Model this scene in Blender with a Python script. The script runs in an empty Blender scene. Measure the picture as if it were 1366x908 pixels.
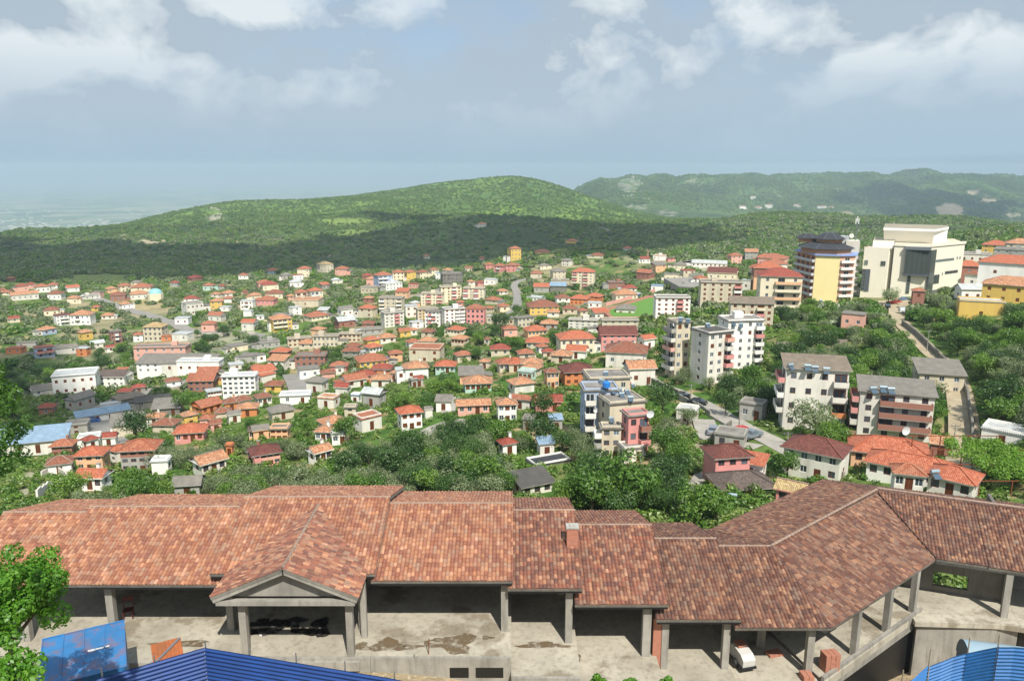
import bpy, bmesh, math, random
import numpy as np
from mathutils import Vector, Matrix
from mathutils.bvhtree import BVHTree
R = random.Random(11)
PI = math.pi
S = bpy.context.scene
COL = S.collection
F = 1042.0; CX = 683.0; CY = 454.0; PITCH = math.radians(12.55)
cp, sp = math.cos(PITCH), math.sin(PITCH)

# ------------------------------------------------------------------ helpers
def ang(py): return PITCH + math.atan((py - CY) / F)
def zpy(py, Y): return -Y * math.tan(ang(py))
def upx(px, Y, z): return (px - CX) / F * (Y * cp - z * sp)          # world x of a column at depth Y, height z
def WY(px, py, Y):
    z = zpy(py, Y); return Vector((upx(px, Y, z), Y, z))
def WZ(px, py, z):
    Y = -z / math.tan(ang(py)); return Vector((upx(px, Y, z), Y, z))
def proj(v):
    zc = v[1] * cp - v[2] * sp; yc = -v[1] * sp - v[2] * cp
    return CX + F * v[0] / zc, CY + F * yc / zc

def lin(h):
    h = h.lstrip('#'); o = []
    for i in (0, 2, 4):
        c = int(h[i:i+2], 16) / 255
        o.append(c / 12.92 if c <= .04045 else ((c + .055) / 1.055) ** 2.4)
    return tuple(o)

class MB:
    def __init__(s): s.v = []; s.f = []; s.m = []; s.uv = []
    def face(s, pts, m=0, uv=None):
        n = len(s.v); s.v += [tuple(p) for p in pts]; s.f.append(tuple(range(n, n + len(pts)))); s.m.append(m)
        s.uv += (uv if uv else [(0, 0)] * len(pts))
    def box(s, x0, x1, y0, y1, z0, z1, m=0, T=None, skip=''):
        c = [Vector((x, y, z)) for z in (z0, z1) for y in (y0, y1) for x in (x0, x1)]
        if T is not None: c = [T @ p for p in c]
        for k, q in (('b', (0, 2, 3, 1)), ('t', (4, 5, 7, 6)), ('f', (0, 1, 5, 4)), ('k', (3, 2, 6, 7)), ('l', (2, 0, 4, 6)), ('r', (1, 3, 7, 5))):
            if k in skip: continue
            w = abs(x1 - x0) if k in 'btfk' else abs(y1 - y0); h = abs(z1 - z0) if k not in 'bt' else abs(y1 - y0)
            s.face([c[i] for i in q], m, [(0, 0), (w, 0), (w, h), (0, h)])
    def tube(s, p, q, r, r2=None, n=8, m=0, cap=True):
        p = Vector(p); q = Vector(q); r2 = r if r2 is None else r2
        d = (q - p).normalized(); a = d.orthogonal().normalized(); b = d.cross(a)
        A = [p + (a * math.cos(t) + b * math.sin(t)) * r for t in [2 * PI * i / n for i in range(n)]]
        B = [q + (a * math.cos(t) + b * math.sin(t)) * r2 for t in [2 * PI * i / n for i in range(n)]]
        for i in range(n):
            j = (i + 1) % n; s.face([A[i], A[j], B[j], B[i]], m)
        if cap: s.face(list(reversed(A)), m); s.face(B, m)
    def bar(s, p, q, w, h, m=0):
        """rectangular beam between two points"""
        p = Vector(p); q = Vector(q); d = (q - p).normalized()
        a = Vector((d.y, -d.x, 0)); a = a.normalized() if a.length > 1e-4 else Vector((1, 0, 0))
        b = a.cross(d).normalized()
        if b.z < 0: b = -b
        c = [o + a * (i * w / 2) + b * (j * h / 2) for o in (p, q) for i, j in ((-1, -1), (1, -1), (1, 1), (-1, 1))]
        for f in ((0, 1, 2, 3), (7, 6, 5, 4), (0, 4, 5, 1), (1, 5, 6, 2), (2, 6, 7, 3), (3, 7, 4, 0)): s.face([c[i] for i in f], m)
    def blob(s, c, r, m=0, n=10, k=6, rng=R, j=.12):
        c = Vector(c); rr = r if isinstance(r, tuple) else (r, r, r); P = []
        for a in range(k + 1):
            th = PI * a / k; P.append([])
            for b in range(n):
                f = 1 + rng.uniform(-j, j) if 0 < a < k else 1; ph = 2 * PI * b / n
                P[-1].append(c + Vector((rr[0] * math.sin(th) * math.cos(ph) * f, rr[1] * math.sin(th) * math.sin(ph) * f, rr[2] * math.cos(th) * f)))
        for a in range(k):
            for b in range(n): s.face([P[a][b], P[a+1][b], P[a+1][(b+1) % n], P[a][(b+1) % n]], m)
    def mesh(s, name, mats, smooth=False):
        me = bpy.data.meshes.new(name); me.from_pydata(s.v, [], s.f)
        for mt in (mats if isinstance(mats, (list, tuple)) else [mats]): me.materials.append(mt)
        me.polygons.foreach_set('material_index', s.m)
        ul = me.uv_layers.new(name='UVMap'); ul.data.foreach_set('uv', [c for t in s.uv for c in t])
        if smooth:
            bm = bmesh.new(); bm.from_mesh(me); bmesh.ops.remove_doubles(bm, verts=bm.verts, dist=1e-4); bm.to_mesh(me); bm.free()
            me.polygons.foreach_set('use_smooth', [True] * len(me.polygons))
        me.update(); return me
    def build(s, name, mats, parent=None, smooth=False, loc=None, rz=0):
        return link(name, s.mesh(name, mats, smooth), parent, loc, rz)

def link(name, data, parent=None, loc=None, rz=0):
    o = bpy.data.objects.new(name, data); COL.objects.link(o)
    if parent is not None: o.parent = parent
    if loc is not None: o.location = loc
    if rz: o.rotation_euler[2] = rz
    return o
def tag(o, label=None, cat=None, group=None, kind=None):
    if label: o['label'] = label
    if cat: o['category'] = cat
    if group: o['group'] = group
    if kind: o['kind'] = kind
    return o
def thing(name, label, cat, loc=(0, 0, 0), rz=0, group=None):
    o = link(name, None, None, loc, rz); o.empty_display_size = .2
    return tag(o, label, cat, group)
def dup(o, loc=None, rz=None, label=None, group=None, scale=None, parent=None):
    c = o.copy(); COL.objects.link(c)
    if parent is not None: c.parent = parent
    if loc is not None: c.location = loc
    if rz is not None: c.rotation_euler[2] = rz
    if scale is not None: c.scale = (scale,) * 3 if not isinstance(scale, tuple) else scale
    if label: c['label'] = label
    if group: c['group'] = group
    for ch in o.children: dup(ch, parent=c)
    return c

# ------------------------------------------------------------------ materials
MATS = {}
def nmat(name):
    m = bpy.data.materials.new(name); m.use_nodes = True; nt = m.node_tree
    b = nt.nodes['Principled BSDF']; return m, nt, b
def N(nt, t, **k):
    n = nt.nodes.new(t)
    for a, v in k.items():
        if a.startswith('i_'):
            key = a[2:]; key = int(key) if key.isdigit() else key.replace('_', ' ')
            n.inputs[key].default_value = v
        else: setattr(n, a, v)
    return n
def L(nt, a, b): nt.links.new(a, b)
def mixc(nt, fac, a, b, mode='MIX'):
    n = nt.nodes.new('ShaderNodeMix'); n.data_type = 'RGBA'; n.blend_type = mode
    for i, v in ((0, fac), (6, a), (7, b)):
        if isinstance(v, (int, float)): n.inputs[i].default_value = v
        elif isinstance(v, tuple): n.inputs[i].default_value = (*v[:3], 1)
        else: nt.links.new(v, n.inputs[i])
    return n.outputs[2]
def maths(nt, op, a, b=None, clamp=False):
    n = nt.nodes.new('ShaderNodeMath'); n.operation = op; n.use_clamp = clamp
    for i, v in enumerate((a, b)):
        if v is None: continue
        if isinstance(v, (int, float)): n.inputs[i].default_value = v
        else: nt.links.new(v, n.inputs[i])
    return n.outputs[0]
def ramp(nt, fac, stops, interp='LINEAR'):
    n = nt.nodes.new('ShaderNodeValToRGB'); n.color_ramp.interpolation = interp
    e = n.color_ramp.elements
    while len(e) < len(stops): e.new(.5)
    for i, (p, c) in enumerate(stops):
        e[i].position = p; e[i].color = (*c, 1) if isinstance(c, tuple) else (c, c, c, 1)
    if fac is not None: nt.links.new(fac, n.inputs[0])
    return n.outputs[0]
def noise(nt, scale, detail=4, rough=.55, vec=None, dim='3D'):
    n = nt.nodes.new('ShaderNodeTexNoise'); n.noise_dimensions = dim; n.inputs['Scale'].default_value = scale
    n.inputs['Detail'].default_value = detail; n.inputs['Roughness'].default_value = rough
    if vec is not None: nt.links.new(vec, n.inputs['Vector'])
    return n.outputs['Fac']
def geopos(nt): return nt.nodes.new('ShaderNodeNewGeometry').outputs['Position']
def mul(c, k): return tuple(min(1, x * k) for x in c)

def plaster(hexc, dirt=.35, rough=.9, bump=.15):
    key = ('pl', hexc, dirt)
    if key in MATS: return MATS[key]
    c = lin(hexc); m, nt, b = nmat('plaster'); pos = geopos(nt)
    st = N(nt, 'ShaderNodeMapping'); st.inputs['Scale'].default_value = (1, 1, .22); L(nt, pos, st.inputs[0])
    n1 = noise(nt, .55, 6, .65, st.outputs[0]); n2 = noise(nt, 3.5, 4, .6, pos)
    f = ramp(nt, n1, [(.42, 0.), (.72, 1.)]); grey = tuple(.55 * x + .45 * y for x, y in zip(mul(c, .55), (.2, .19, .17)))
    col = mixc(nt, maths(nt, 'MULTIPLY', f, dirt), c, grey)
    col = mixc(nt, maths(nt, 'MULTIPLY', n2, .25), col, mul(c, .78))
    L(nt, col, b.inputs['Base Color']); b.inputs['Roughness'].default_value = rough
    bp = N(nt, 'ShaderNodeBump'); bp.inputs['Strength'].default_value = bump; bp.inputs['Distance'].default_value = .03
    L(nt, noise(nt, 9, 3, .6, pos), bp.inputs['Height']); L(nt, bp.outputs[0], b.inputs['Normal'])
    MATS[key] = m; return m
def plain(name, hexc, rough=.6, metal=0., var=.15, scale=4.):
    key = ('p', name, hexc)
    if key in MATS: return MATS[key]
    c = lin(hexc); m, nt, b = nmat(name)
    L(nt, mixc(nt, maths(nt, 'MULTIPLY', noise(nt, scale, 5, .6, geopos(nt)), var * 2), c, mul(c, .55)), b.inputs['Base Color'])
    b.inputs['Roughness'].default_value = rough; b.inputs['Metallic'].default_value = metal
    MATS[key] = m; return m
def tiles(name, stops, tw=.23, th=.34, bump=True, dirt=.3):
    """clay tiles: UV in metres, one random colour per tile"""
    if name in MATS: return MATS[name]
    m, nt, b = nmat(name); uv = N(nt, 'ShaderNodeUVMap').outputs[0]
    sx = N(nt, 'ShaderNodeSeparateXYZ'); L(nt, uv, sx.inputs[0])
    uu = maths(nt, 'DIVIDE', sx.outputs[0], tw); vv = maths(nt, 'DIVIDE', sx.outputs[1], th)
    cb = N(nt, 'ShaderNodeCombineXYZ'); L(nt, maths(nt, 'FLOOR', uu), cb.inputs[0]); L(nt, maths(nt, 'FLOOR', vv), cb.inputs[1])
    oi = N(nt, 'ShaderNodeObjectInfo'); L(nt, oi.outputs['Random'], cb.inputs[2])
    wn = N(nt, 'ShaderNodeTexWhiteNoise', noise_dimensions='3D'); L(nt, cb.outputs[0], wn.inputs[0])
    col = ramp(nt, maths(nt, 'ADD', maths(nt, 'MULTIPLY', wn.outputs[0], .8), maths(nt, 'MULTIPLY', noise(nt, 1.2, 4, .7, geopos(nt)), .24)), stops)
    pos = geopos(nt); n1 = noise(nt, .5, 5, .65, pos)
    n2 = noise(nt, 2.2, 5, .7, pos)
    fine = noise(nt, 26, 3, .6, pos); col = mixc(nt, 1., col, ramp(nt, fine, [(.25, (.72, .72, .74)), (.75, (1.18, 1.16, 1.12))]), 'MULTIPLY')
    col = mixc(nt, maths(nt, 'MULTIPLY', ramp(nt, n1, [(.45, 0.), (.7, 1.)]), dirt), col, (.16, .09, .065))
    col = mixc(nt, maths(nt, 'MULTIPLY', ramp(nt, n2, [(.5, 0.), (.75, 1.)]), dirt * .8), col, (.35, .22, .16))
    L(nt, col, b.inputs['Base Color']); b.inputs['Roughness'].default_value = .85
    if bump:
        h = maths(nt, 'ABSOLUTE', maths(nt, 'SINE', maths(nt, 'MULTIPLY', uu, PI)))
        h = maths(nt, 'ADD', h, maths(nt, 'MULTIPLY', maths(nt, 'FRACT', vv), -.5))
        bp = N(nt, 'ShaderNodeBump'); bp.inputs['Strength'].default_value = .8; bp.inputs['Distance'].default_value = .06
        L(nt, h, bp.inputs['Height']); L(nt, bp.outputs[0], b.inputs['Normal'])
    MATS[name] = m; return m
def corr(name, hexc, per=.18, rough=.75, metal=0., rust=.0, axis=0, dirt=.45):
    """corrugated sheet, UV in metres"""
    key = ('c', name)
    if key in MATS: return MATS[key]
    c = lin(hexc); m, nt, b = nmat(name); uv = N(nt, 'ShaderNodeUVMap').outputs[0]
    sx = N(nt, 'ShaderNodeSeparateXYZ'); L(nt, uv, sx.inputs[0]); pos = geopos(nt)
    cb = N(nt, 'ShaderNodeCombineXYZ'); L(nt, maths(nt, 'FLOOR', maths(nt, 'DIVIDE', sx.outputs[0], .9)), cb.inputs[0]); L(nt, maths(nt, 'FLOOR', maths(nt, 'DIVIDE', sx.outputs[1], 1.8)), cb.inputs[1])
    wn = N(nt, 'ShaderNodeTexWhiteNoise', noise_dimensions='3D'); L(nt, cb.outputs[0], wn.inputs[0])
    col = mixc(nt, maths(nt, 'MULTIPLY', wn.outputs[0], .5), c, mul(c, .68))
    col = mixc(nt, maths(nt, 'MULTIPLY', ramp(nt, noise(nt, .8, 6, .7, pos), [(.4, 0.), (.65, 1.)]), dirt), col, mul(c, .45))
    if rust: col = mixc(nt, maths(nt, 'MULTIPLY', ramp(nt, noise(nt, 1.1, 6, .75, pos), [(.5, 0.), (.58, 1.)]), rust), col, (.26, .1, .04))
    L(nt, col, b.inputs['Base Color']); b.inputs['Roughness'].default_value = rough; b.inputs['Metallic'].default_value = metal
    if per:
        bp = N(nt, 'ShaderNodeBump'); bp.inputs['Strength'].default_value = .7; bp.inputs['Distance'].default_value = .04
        L(nt, maths(nt, 'SINE', maths(nt, 'MULTIPLY', sx.outputs[axis], 2 * PI / per)), bp.inputs['Height']); L(nt, bp.outputs[0], b.inputs['Normal'])
    MATS[key] = m; return m
def concrete(name='concrete', c1='#a8a49a', c2='#7f7c74', stain=None, scale=.35):
    if name in MATS: return MATS[name]
    m, nt, b = nmat(name); pos = geopos(nt)
    n1 = noise(nt, scale, 7, .65, pos); n2 = noise(nt, 6, 4, .6, pos)
    col = mixc(nt, ramp(nt, n1, [(.35, 0.), (.68, 1.)]), lin(c1), lin(c2))
    sm = N(nt, 'ShaderNodeMapping'); sm.inputs['Scale'].default_value = (1, 1, .12); L(nt, pos, sm.inputs[0]); stk = noise(nt, 2.6, 5, .7, sm.outputs[0])
    col = mixc(nt, maths(nt, 'MULTIPLY', ramp(nt, stk, [(.48, 0.), (.66, 1.)]), .5), col, mul(lin(c2), .55))
    col = mixc(nt, maths(nt, 'MULTIPLY', n2, .3), col, lin(c2))
    if stain:
        s = ramp(nt, noise(nt, .22, 5, .6, pos), [(.58, 0.), (.63, 1.)])
        col = mixc(nt, maths(nt, 'MULTIPLY', s, .5), col, lin(stain))
    L(nt, col, b.inputs['Base Color']); b.inputs['Roughness'].default_value = .88
    bp = N(nt, 'ShaderNodeBump'); bp.inputs['Strength'].default_value = .2; bp.inputs['Distance'].default_value = .03
    L(nt, n2, bp.inputs['Height']); L(nt, bp.outputs[0], b.inputs['Normal'])
    MATS[name] = m; return m
def bricks(name='brick', c1='#a5573b', c2='#8a4630', sc=4.):
    if name in MATS: return MATS[name]
    m, nt, b = nmat(name); uv = N(nt, 'ShaderNodeUVMap').outputs[0]
    t = N(nt, 'ShaderNodeTexBrick'); L(nt, uv, t.inputs[0]); t.inputs['Scale'].default_value = sc
    t.inputs['Color1'].default_value = (*lin(c1), 1); t.inputs['Color2'].default_value = (*lin(c2), 1); t.inputs['Mortar'].default_value = (.3, .27, .24, 1)
    t.inputs['Mortar Size'].default_value = .025
    col = mixc(nt, maths(nt, 'MULTIPLY', noise(nt, 1.2, 4, .6, geopos(nt)), .4), t.outputs[0], (.3, .2, .15))
    L(nt, col, b.inputs['Base Color']); b.inputs['Roughness'].default_value = .9
    MATS[name] = m; return m
def glassy(name='window_glass', c=(.03, .04, .05)):
    if name in MATS: return MATS[name]
    m, nt, b = nmat(name); oi = N(nt, 'ShaderNodeObjectInfo')
    col = ramp(nt, oi.outputs['Random'], [(0, c), (.6, mul(c, 1.8)), (1, mul(c, 4.5))])
    L(nt, col, b.inputs['Base Color']); b.inputs['Roughness'].default_value = .12
    MATS[name] = m; return m
def leaf(name, stops, trans=.3, obj=.35):
    """foliage: clump-to-clump and tree-to-tree colour changes"""
    m = bpy.data.materials.new(name); m.use_nodes = True; nt = m.node_tree; nt.nodes.remove(nt.nodes['Principled BSDF'])
    out = nt.nodes['Material Output']; g = N(nt, 'ShaderNodeNewGeometry'); oi = N(nt, 'ShaderNodeObjectInfo')
    tc = N(nt, 'ShaderNodeTexCoord')
    r = maths(nt, 'ADD', maths(nt, 'MULTIPLY', g.outputs['Random Per Island'], .35), maths(nt, 'MULTIPLY', oi.outputs['Random'], obj))
    r = maths(nt, 'ADD', r, maths(nt, 'MULTIPLY', noise(nt, .9, 3, .6, tc.outputs['Object']), .65 - obj))
    col = ramp(nt, r, stops)
    d = N(nt, 'ShaderNodeBsdfDiffuse'); t = N(nt, 'ShaderNodeBsdfTranslucent'); gl = N(nt, 'ShaderNodeBsdfGlossy'); gl.inputs['Roughness'].default_value = .45; gl.inputs[0].default_value = (.6, .6, .6, 1)
    L(nt, col, d.inputs[0]); L(nt, mixc(nt, 1., col, (1., 1.15, .5), 'MULTIPLY'), t.inputs[0])
    mx = N(nt, 'ShaderNodeMixShader'); mx.inputs[0].default_value = trans; L(nt, d.outputs[0], mx.inputs[1]); L(nt, t.outputs[0], mx.inputs[2])
    m2 = N(nt, 'ShaderNodeMixShader'); m2.inputs[0].default_value = .05; L(nt, mx.outputs[0], m2.inputs[1]); L(nt, gl.outputs[0], m2.inputs[2])
    L(nt, m2.outputs[0], out.inputs[0]); return m

# ------------------------------------------------------------------ terrain
ROWS = {   # depth : {picture column : height (negative) or picture row (positive)}
 8: {0: -9, 1366: -9}, 20: {0: -19.5, 1366: -21}, 27: {0: -23, 700: -23, 1366: -25}, 33: {0: -26, 300: -24.9, 700: -26.5, 1366: -26.5}, 38: {0: -28.9, 80: -28.7, 300: -28.1, 520: -28.2, 600: -28.6, 700: -30, 1000: -32, 1180: -32, 1240: -28.6, 1366: -28.4},
 40: {0: -28.9, 80: -28.7, 300: -28.15, 520: -28.25, 600: -28.7, 700: -30, 1000: -32.4, 1180: -33, 1240: -29.6, 1366: -29.4}, 43: {0: -29.5, 700: -30, 1000: -33, 1150: -35, 1230: -31.8, 1366: -31.8}, 48: {0: -29.8, 700: -30.2, 1000: -33, 1200: -35, 1366: -34}, 60: {0: -31, 700: -31.5, 1000: -34, 1130: -36, 1200: -39, 1366: -39},
 72: {0: -37, 700: -37, 1100: -38.5, 1200: -40.5, 1366: -40, 1700: -35}, 90: {0: -46, 600: -46, 1000: -44, 1200: -43.5, 1366: -43, 1700: -30},
 120: {-300: -52, 0: -54, 300: -53, 600: -52, 800: -50, 1000: -47.5, 1200: -47, 1310: -46.5, 1366: -44, 1700: -27},
 150: {-300: -58, 0: -61, 300: -58, 600: -54, 800: -52, 1000: -49, 1200: -48, 1290: -48, 1330: -45, 1366: -42.5, 1700: -24},
 200: {-300: -68, 0: -71, 150: -72, 300: -67, 450: -63, 600: -58, 700: -56, 800: -54, 900: -53.5, 1000: -51, 1100: -50, 1200: -49.3, 1270: -48.7, 1310: -45, 1366: -42.5, 1700: -24},
 250: {-300: -76, 0: -80, 150: -79, 300: -73, 450: -69, 600: -64, 700: -61, 800: -58, 900: -55, 1000: -52, 1100: -50, 1200: -48.5, 1240: -47, 1300: -45, 1366: -43, 1700: -26},
 300: {-300: -82, 0: -86, 150: -85.5, 300: -79, 450: -74, 600: -68, 700: -65, 800: -62, 900: -58, 1000: -54, 1100: -51, 1200: -49, 1300: -46, 1400: -43, 1700: -28},
 400: {-300: -86, 0: -89, 150: -90, 300: -86, 450: -81, 600: -75, 700: -72, 800: -72, 900: -66, 1000: -60, 1100: -56, 1200: -52, 1300: -46, 1400: -42, 1700: -30},
 500: {-300: -88, 0: -90, 150: -93, 300: -92, 450: -88, 600: -84, 700: -82, 800: -80, 900: -70, 1000: -63, 1100: -58, 1200: -55, 1300: -48, 1400: -43, 1700: -32},
 620: {-300: -90, 0: -92, 150: -94, 300: -95, 450: -92, 600: -91, 700: -82, 800: -76, 900: -74, 1000: -69, 1100: -66, 1200: -60, 1300: -52, 1400: -46, 1700: -35},
 700: {-300: -96, 0: -98, 150: -99, 300: -99, 450: -92, 560: -94, 640: -86, 700: -75, 800: -68, 900: -78, 1000: -75, 1100: -72, 1200: -68, 1300: -58, 1400: -50, 1700: -40},
 850: {-300: -104, 0: -106, 300: -110, 450: -115, 600: -118, 700: -110, 800: -100, 900: -88, 1000: -80, 1100: -78, 1200: -78, 1300: -75, 1700: -60},
 1050: {-300: -110, 0: -112, 150: -115, 300: -104, 380: -108, 450: -120, 600: -120, 700: -118, 800: -112, 900: -96, 1000: -86, 1100: -82, 1200: -82, 1300: -84, 1700: -80},
 1300: {-300: -118, 0: -116, 150: -112, 300: 316, 380: 312, 450: 308, 560: 296, 700: 300, 800: 300, 900: 297, 1000: 290, 1100: 288, 1200: 292, 1300: 300, 1700: 300},
 1650: {-300: 322, 0: 312, 60: 311, 150: 305, 220: 297, 300: 292, 450: 286, 600: 291, 700: 289, 800: 294, 900: 298, 1000: 296, 1100: 300, 1300: 306, 1700: 310},
 2050: {-300: 335, 0: 318, 150: 305, 200: 293, 245: 280, 300: 271, 450: 268, 600: 264, 700: 262, 800: 275, 860: 285, 900: 294, 1000: 303, 1300: 312, 1700: 312},
 2500: {-300: 350, 0: 340, 150: 322, 245: 290, 300: 267, 340: 266, 400: 265, 450: 259, 520: 250, 580: 237, 640: 230, 690: 227.5, 715: 231, 740: 239, 780: 257, 820: 274, 860: 288, 900: 296, 1000: 300, 1700: 314},
 3100: {-300: 390, 0: 370, 300: 330, 450: 300, 600: 290, 700: 290, 760: 288, 820: 280, 900: 287, 1000: 290, 1100: 292, 1200: 298, 1300: 307, 1366: 310, 1700: 312},
 3900: {-300: -550, 0: -550, 300: -545, 600: -430, 700: -350, 760: 262, 820: 253, 900: 262, 1000: 266, 1100: 268, 1200: 275, 1300: 288, 1366: 292, 1700: 295},
 4700: {-300: -550, 600: -550, 700: -480, 750: 256, 775: 239, 820: 231, 900: 231, 950: 232, 1000: 231, 1060: 228, 1120: 228, 1180: 235, 1250: 240, 1366: 244, 1700: 240},
 5600: {-300: -550, 600: -550, 760: -500, 850: 242, 1000: 240, 1130: 236, 1200: 235, 1280: 232, 1366: 231, 1450: 224, 1700: 228},
 7500: {-300: -550, 700: -550, 1000: -500, 1700: -420}, 10000: {-300: -550, 1700: -550}, 30000: {-300: -550, 1700: -550}, 36000: {-300: 224, 200: 226, 400: 223, 700: 227, 900: 224, 1300: 226, 1700: 224}, 42000: {-300: 223, 1700: 224}}
YS = sorted(ROWS)
NY, NU = 620, 460
yg = np.exp(np.linspace(math.log(8), math.log(42000), NY)); ug = np.linspace(-1.0, 1.0, NU)
ctl = []
for Y in YS:
    r = ROWS[Y]; us = []; zs = []
    for px in sorted(r):
        v = r[px]; z = v if v < 0 else zpy(v, Y); us.append(upx(px, Y, z) / Y); zs.append(z)
    ctl.append(np.interp(ug, us, zs))
ctl = np.array(ctl); H = np.zeros((NY, NU))
for j in range(NU): H[:, j] = np.interp(yg, YS, ctl[:, j])
def blur(a, s, ax):
    k = np.exp(-.5 * (np.arange(-3 * s, 3 * s + 1) / s) ** 2); k /= k.sum()
    p = [(0, 0), (0, 0)]; p[ax] = (3 * s, 3 * s); b = np.pad(a, p, mode='edge')
    return np.apply_along_axis(lambda v: np.convolve(v, k, mode='valid'), ax, b)
H = blur(blur(H, 3, 0), 4, 1)
# value-noise relief
def vnoise(x, y, seed):
    xi = np.floor(x).astype(np.int64); yi = np.floor(y).astype(np.int64); fx = x - xi; fy = y - yi
    fx = fx * fx * (3 - 2 * fx); fy = fy * fy * (3 - 2 * fy)
    def h(a, b):
        n = (a * 374761393 + b * 668265263 + seed * 1442695041) & 0x7fffffff
        n = ((n ^ (n >> 13)) * 1274126177) & 0x7fffffff
        return ((n ^ (n >> 16)) & 0xffff) / 65535.
    return (h(xi, yi) * (1-fx) + h(xi+1, yi) * fx) * (1-fy) + (h(xi, yi+1) * (1-fx) + h(xi+1, yi+1) * fx) * fy
def fbm(x, y, seed, o=5):
    s = 0; a = 1; t = 0
    for i in range(o): s = s + a * vnoise(x, y, seed + i); t += a; a *= .5; x = x * 2.03; y = y * 2.03
    return s / t
YY, UU = np.meshgrid(yg, ug, indexing='ij'); XX = YY * UU
def sstep(a, b, x): t = np.clip((x - a) / (b - a), 0, 1); return t * t * (3 - 2 * t)
far = sstep(900, 1500, YY) * (H > -520)
H += (fbm(XX / 150, YY / 260, 13, 4) - .5) * 34 * sstep(850, 1000, YY) * (1 - sstep(1500, 1800, YY))
H += (fbm(XX / 260, YY / 260, 3) - .5) * 26 * far * (1 - .5 * sstep(2200, 2600, YY) * (1 - sstep(3000, 3400, YY)))
H += ((1 - abs(2 * fbm(XX / 300, YY / 900, 9, 5) - 1)) - .8) * -75 * sstep(3000, 3600, YY) * (H > -500)
H += (fbm(XX / 14, YY / 14, 5) - .5) * 1.2 * sstep(90, 130, YY) * (1 - sstep(900, 1200, YY))
PXg = CX + F * XX / (YY * cp - H * sp)
PYg = CY + F * (-YY * sp - H * cp) / (YY * cp - H * sp)
tv = np.stack([XX, YY, H], -1).reshape(-1, 3)
idx = np.arange(NY * NU).reshape(NY, NU)
q = np.stack([idx[:-1, :-1], idx[:-1, 1:], idx[1:, 1:], idx[1:, :-1]], -1).reshape(-1, 4)
tme = bpy.data.meshes.new('ground'); tme.from_pydata(tv.tolist(), [], q.tolist()); tme.polygons.foreach_set('use_smooth', [True] * len(q))
BVH = BVHTree.FromPolygons([Vector(v) for v in tv.tolist()], q.tolist(), all_triangles=False)
def G(px, py, maxd=60000):
    d = Vector(((px - CX) / F, cp + (CY - py) / F * sp, -sp + (CY - py) / F * cp)).normalized()
    h = BVH.ray_cast(Vector((0, 0, 0)), d, maxd); return h[0]
def GZ(x, y):
    h = BVH.ray_cast(Vector((x, y, 3000)), Vector((0, 0, -1))); return h[0].z if h[0] else -550.

# ground colour: albedo painted by what grows or lies there
def near(px, py, rx, ry, w=.35, seed=1):
    d = ((PXg - px) / rx) ** 2 + ((PYg - py) / ry) ** 2 + (fbm(XX / 40, YY / 40, seed) - .5) * 1.6
    return 1 - sstep(1 - w, 1 + w, d)
gc = np.zeros((NY, NU, 3)); n1 = fbm(XX / 18, YY / 18, 21); n2 = fbm(XX / 5, YY / 5, 31); n3 = fbm(XX / 120, YY / 160, 41)
def C(h): return np.array(lin(h))
grass = C('#5c7238'); lush = C('#48682c'); dirt = C('#a08d6c'); scrub = C('#54683a'); dscrub = C('#3b4d2c'); rock = C('#a9a294'); gravel = C('#b3a184')
w = sstep(.52, .62, n1)[..., None]; gc[:] = grass * (1 - w) + lush * w
w = (sstep(.56, .66, n2) * sstep(.42, .55, n1))[..., None]; gc[:] = gc * (1 - w) + dirt * w
w = (sstep(.5, .62, fbm(XX / 30, YY / 30, 77)) * sstep(260, 330, YY) * (1 - sstep(620, 700, YY)) * .7)[..., None]; gc[:] = gc * (1 - w) + C('#a3957c') * w
w = sstep(680, 800, YY)[..., None]; t = sstep(.4, .6, n3)[..., None]; gc[:] = gc * (1 - w) + (scrub * (1 - t) + dscrub * t) * w
hillA = sstep(1500, 1750, YY) * (1 - sstep(2700, 3000, YY)); t = sstep(.35, .65, fbm(XX / 70, YY / 90, 55))
w = hillA[..., None]; gc[:] = gc * (1 - w) + (C('#6f8a3c') * t[..., None] + C('#567036') * (1 - t[..., None])) * w
w = sstep(3000, 3400, YY)[..., None]; t = sstep(.4, .62, fbm(XX / 160, YY / 220, 65))[..., None]; gc[:] = gc * (1 - w) + (C('#2f4427') * t + C('#526a34') * (1 - t)) * w
w = (1 - sstep(66, 76, YY))[..., None]; gc[:] = gc * (1 - w) + (gravel * (.75 + .5 * n2[..., None])) * w
farb = (YY > 2800); 
def paint(px, py, rx, ry, c, amt=1., seed=1, mask=1., w=.35):
    k = (near(px, py, rx, ry, w, seed) * amt * mask)[..., None]; gc[:] = gc * (1 - k) + C(c) * k
spk = sstep(.5, .6, fbm(XX / 28, YY / 45, 88))
paint(835, 245, 22, 14, '#a09b8c', .7, 3, farb * spk); paint(850, 262, 16, 20, '#a09b8c', .7, 4, farb * spk); paint(890, 285, 12, 8, '#a09b8c', .6, 5, farb * spk)
paint(1267, 281, 20, 10, '#c0ad92', 1., 6, farb); paint(1300, 258, 13, 3, '#b5a68e', .9, 7, farb); paint(1318, 268, 12, 2.5, '#b5a68e', .9, 8, farb); paint(1352, 287, 12, 2.5, '#b0a48e', .8, 9, farb)
paint(1050, 262, 22, 8, '#9a957c', .35, 10, farb * spk); paint(1130, 285, 8, 4, '#b09c80', .6, 11, farb); paint(1100, 252, 25, 6, '#8f9078', .35, 12, farb * spk); paint(935, 244, 30, 4, '#a8a48c', .5, 13, farb * spk)
hb = (YY > 900) & (YY < 2900)
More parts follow.
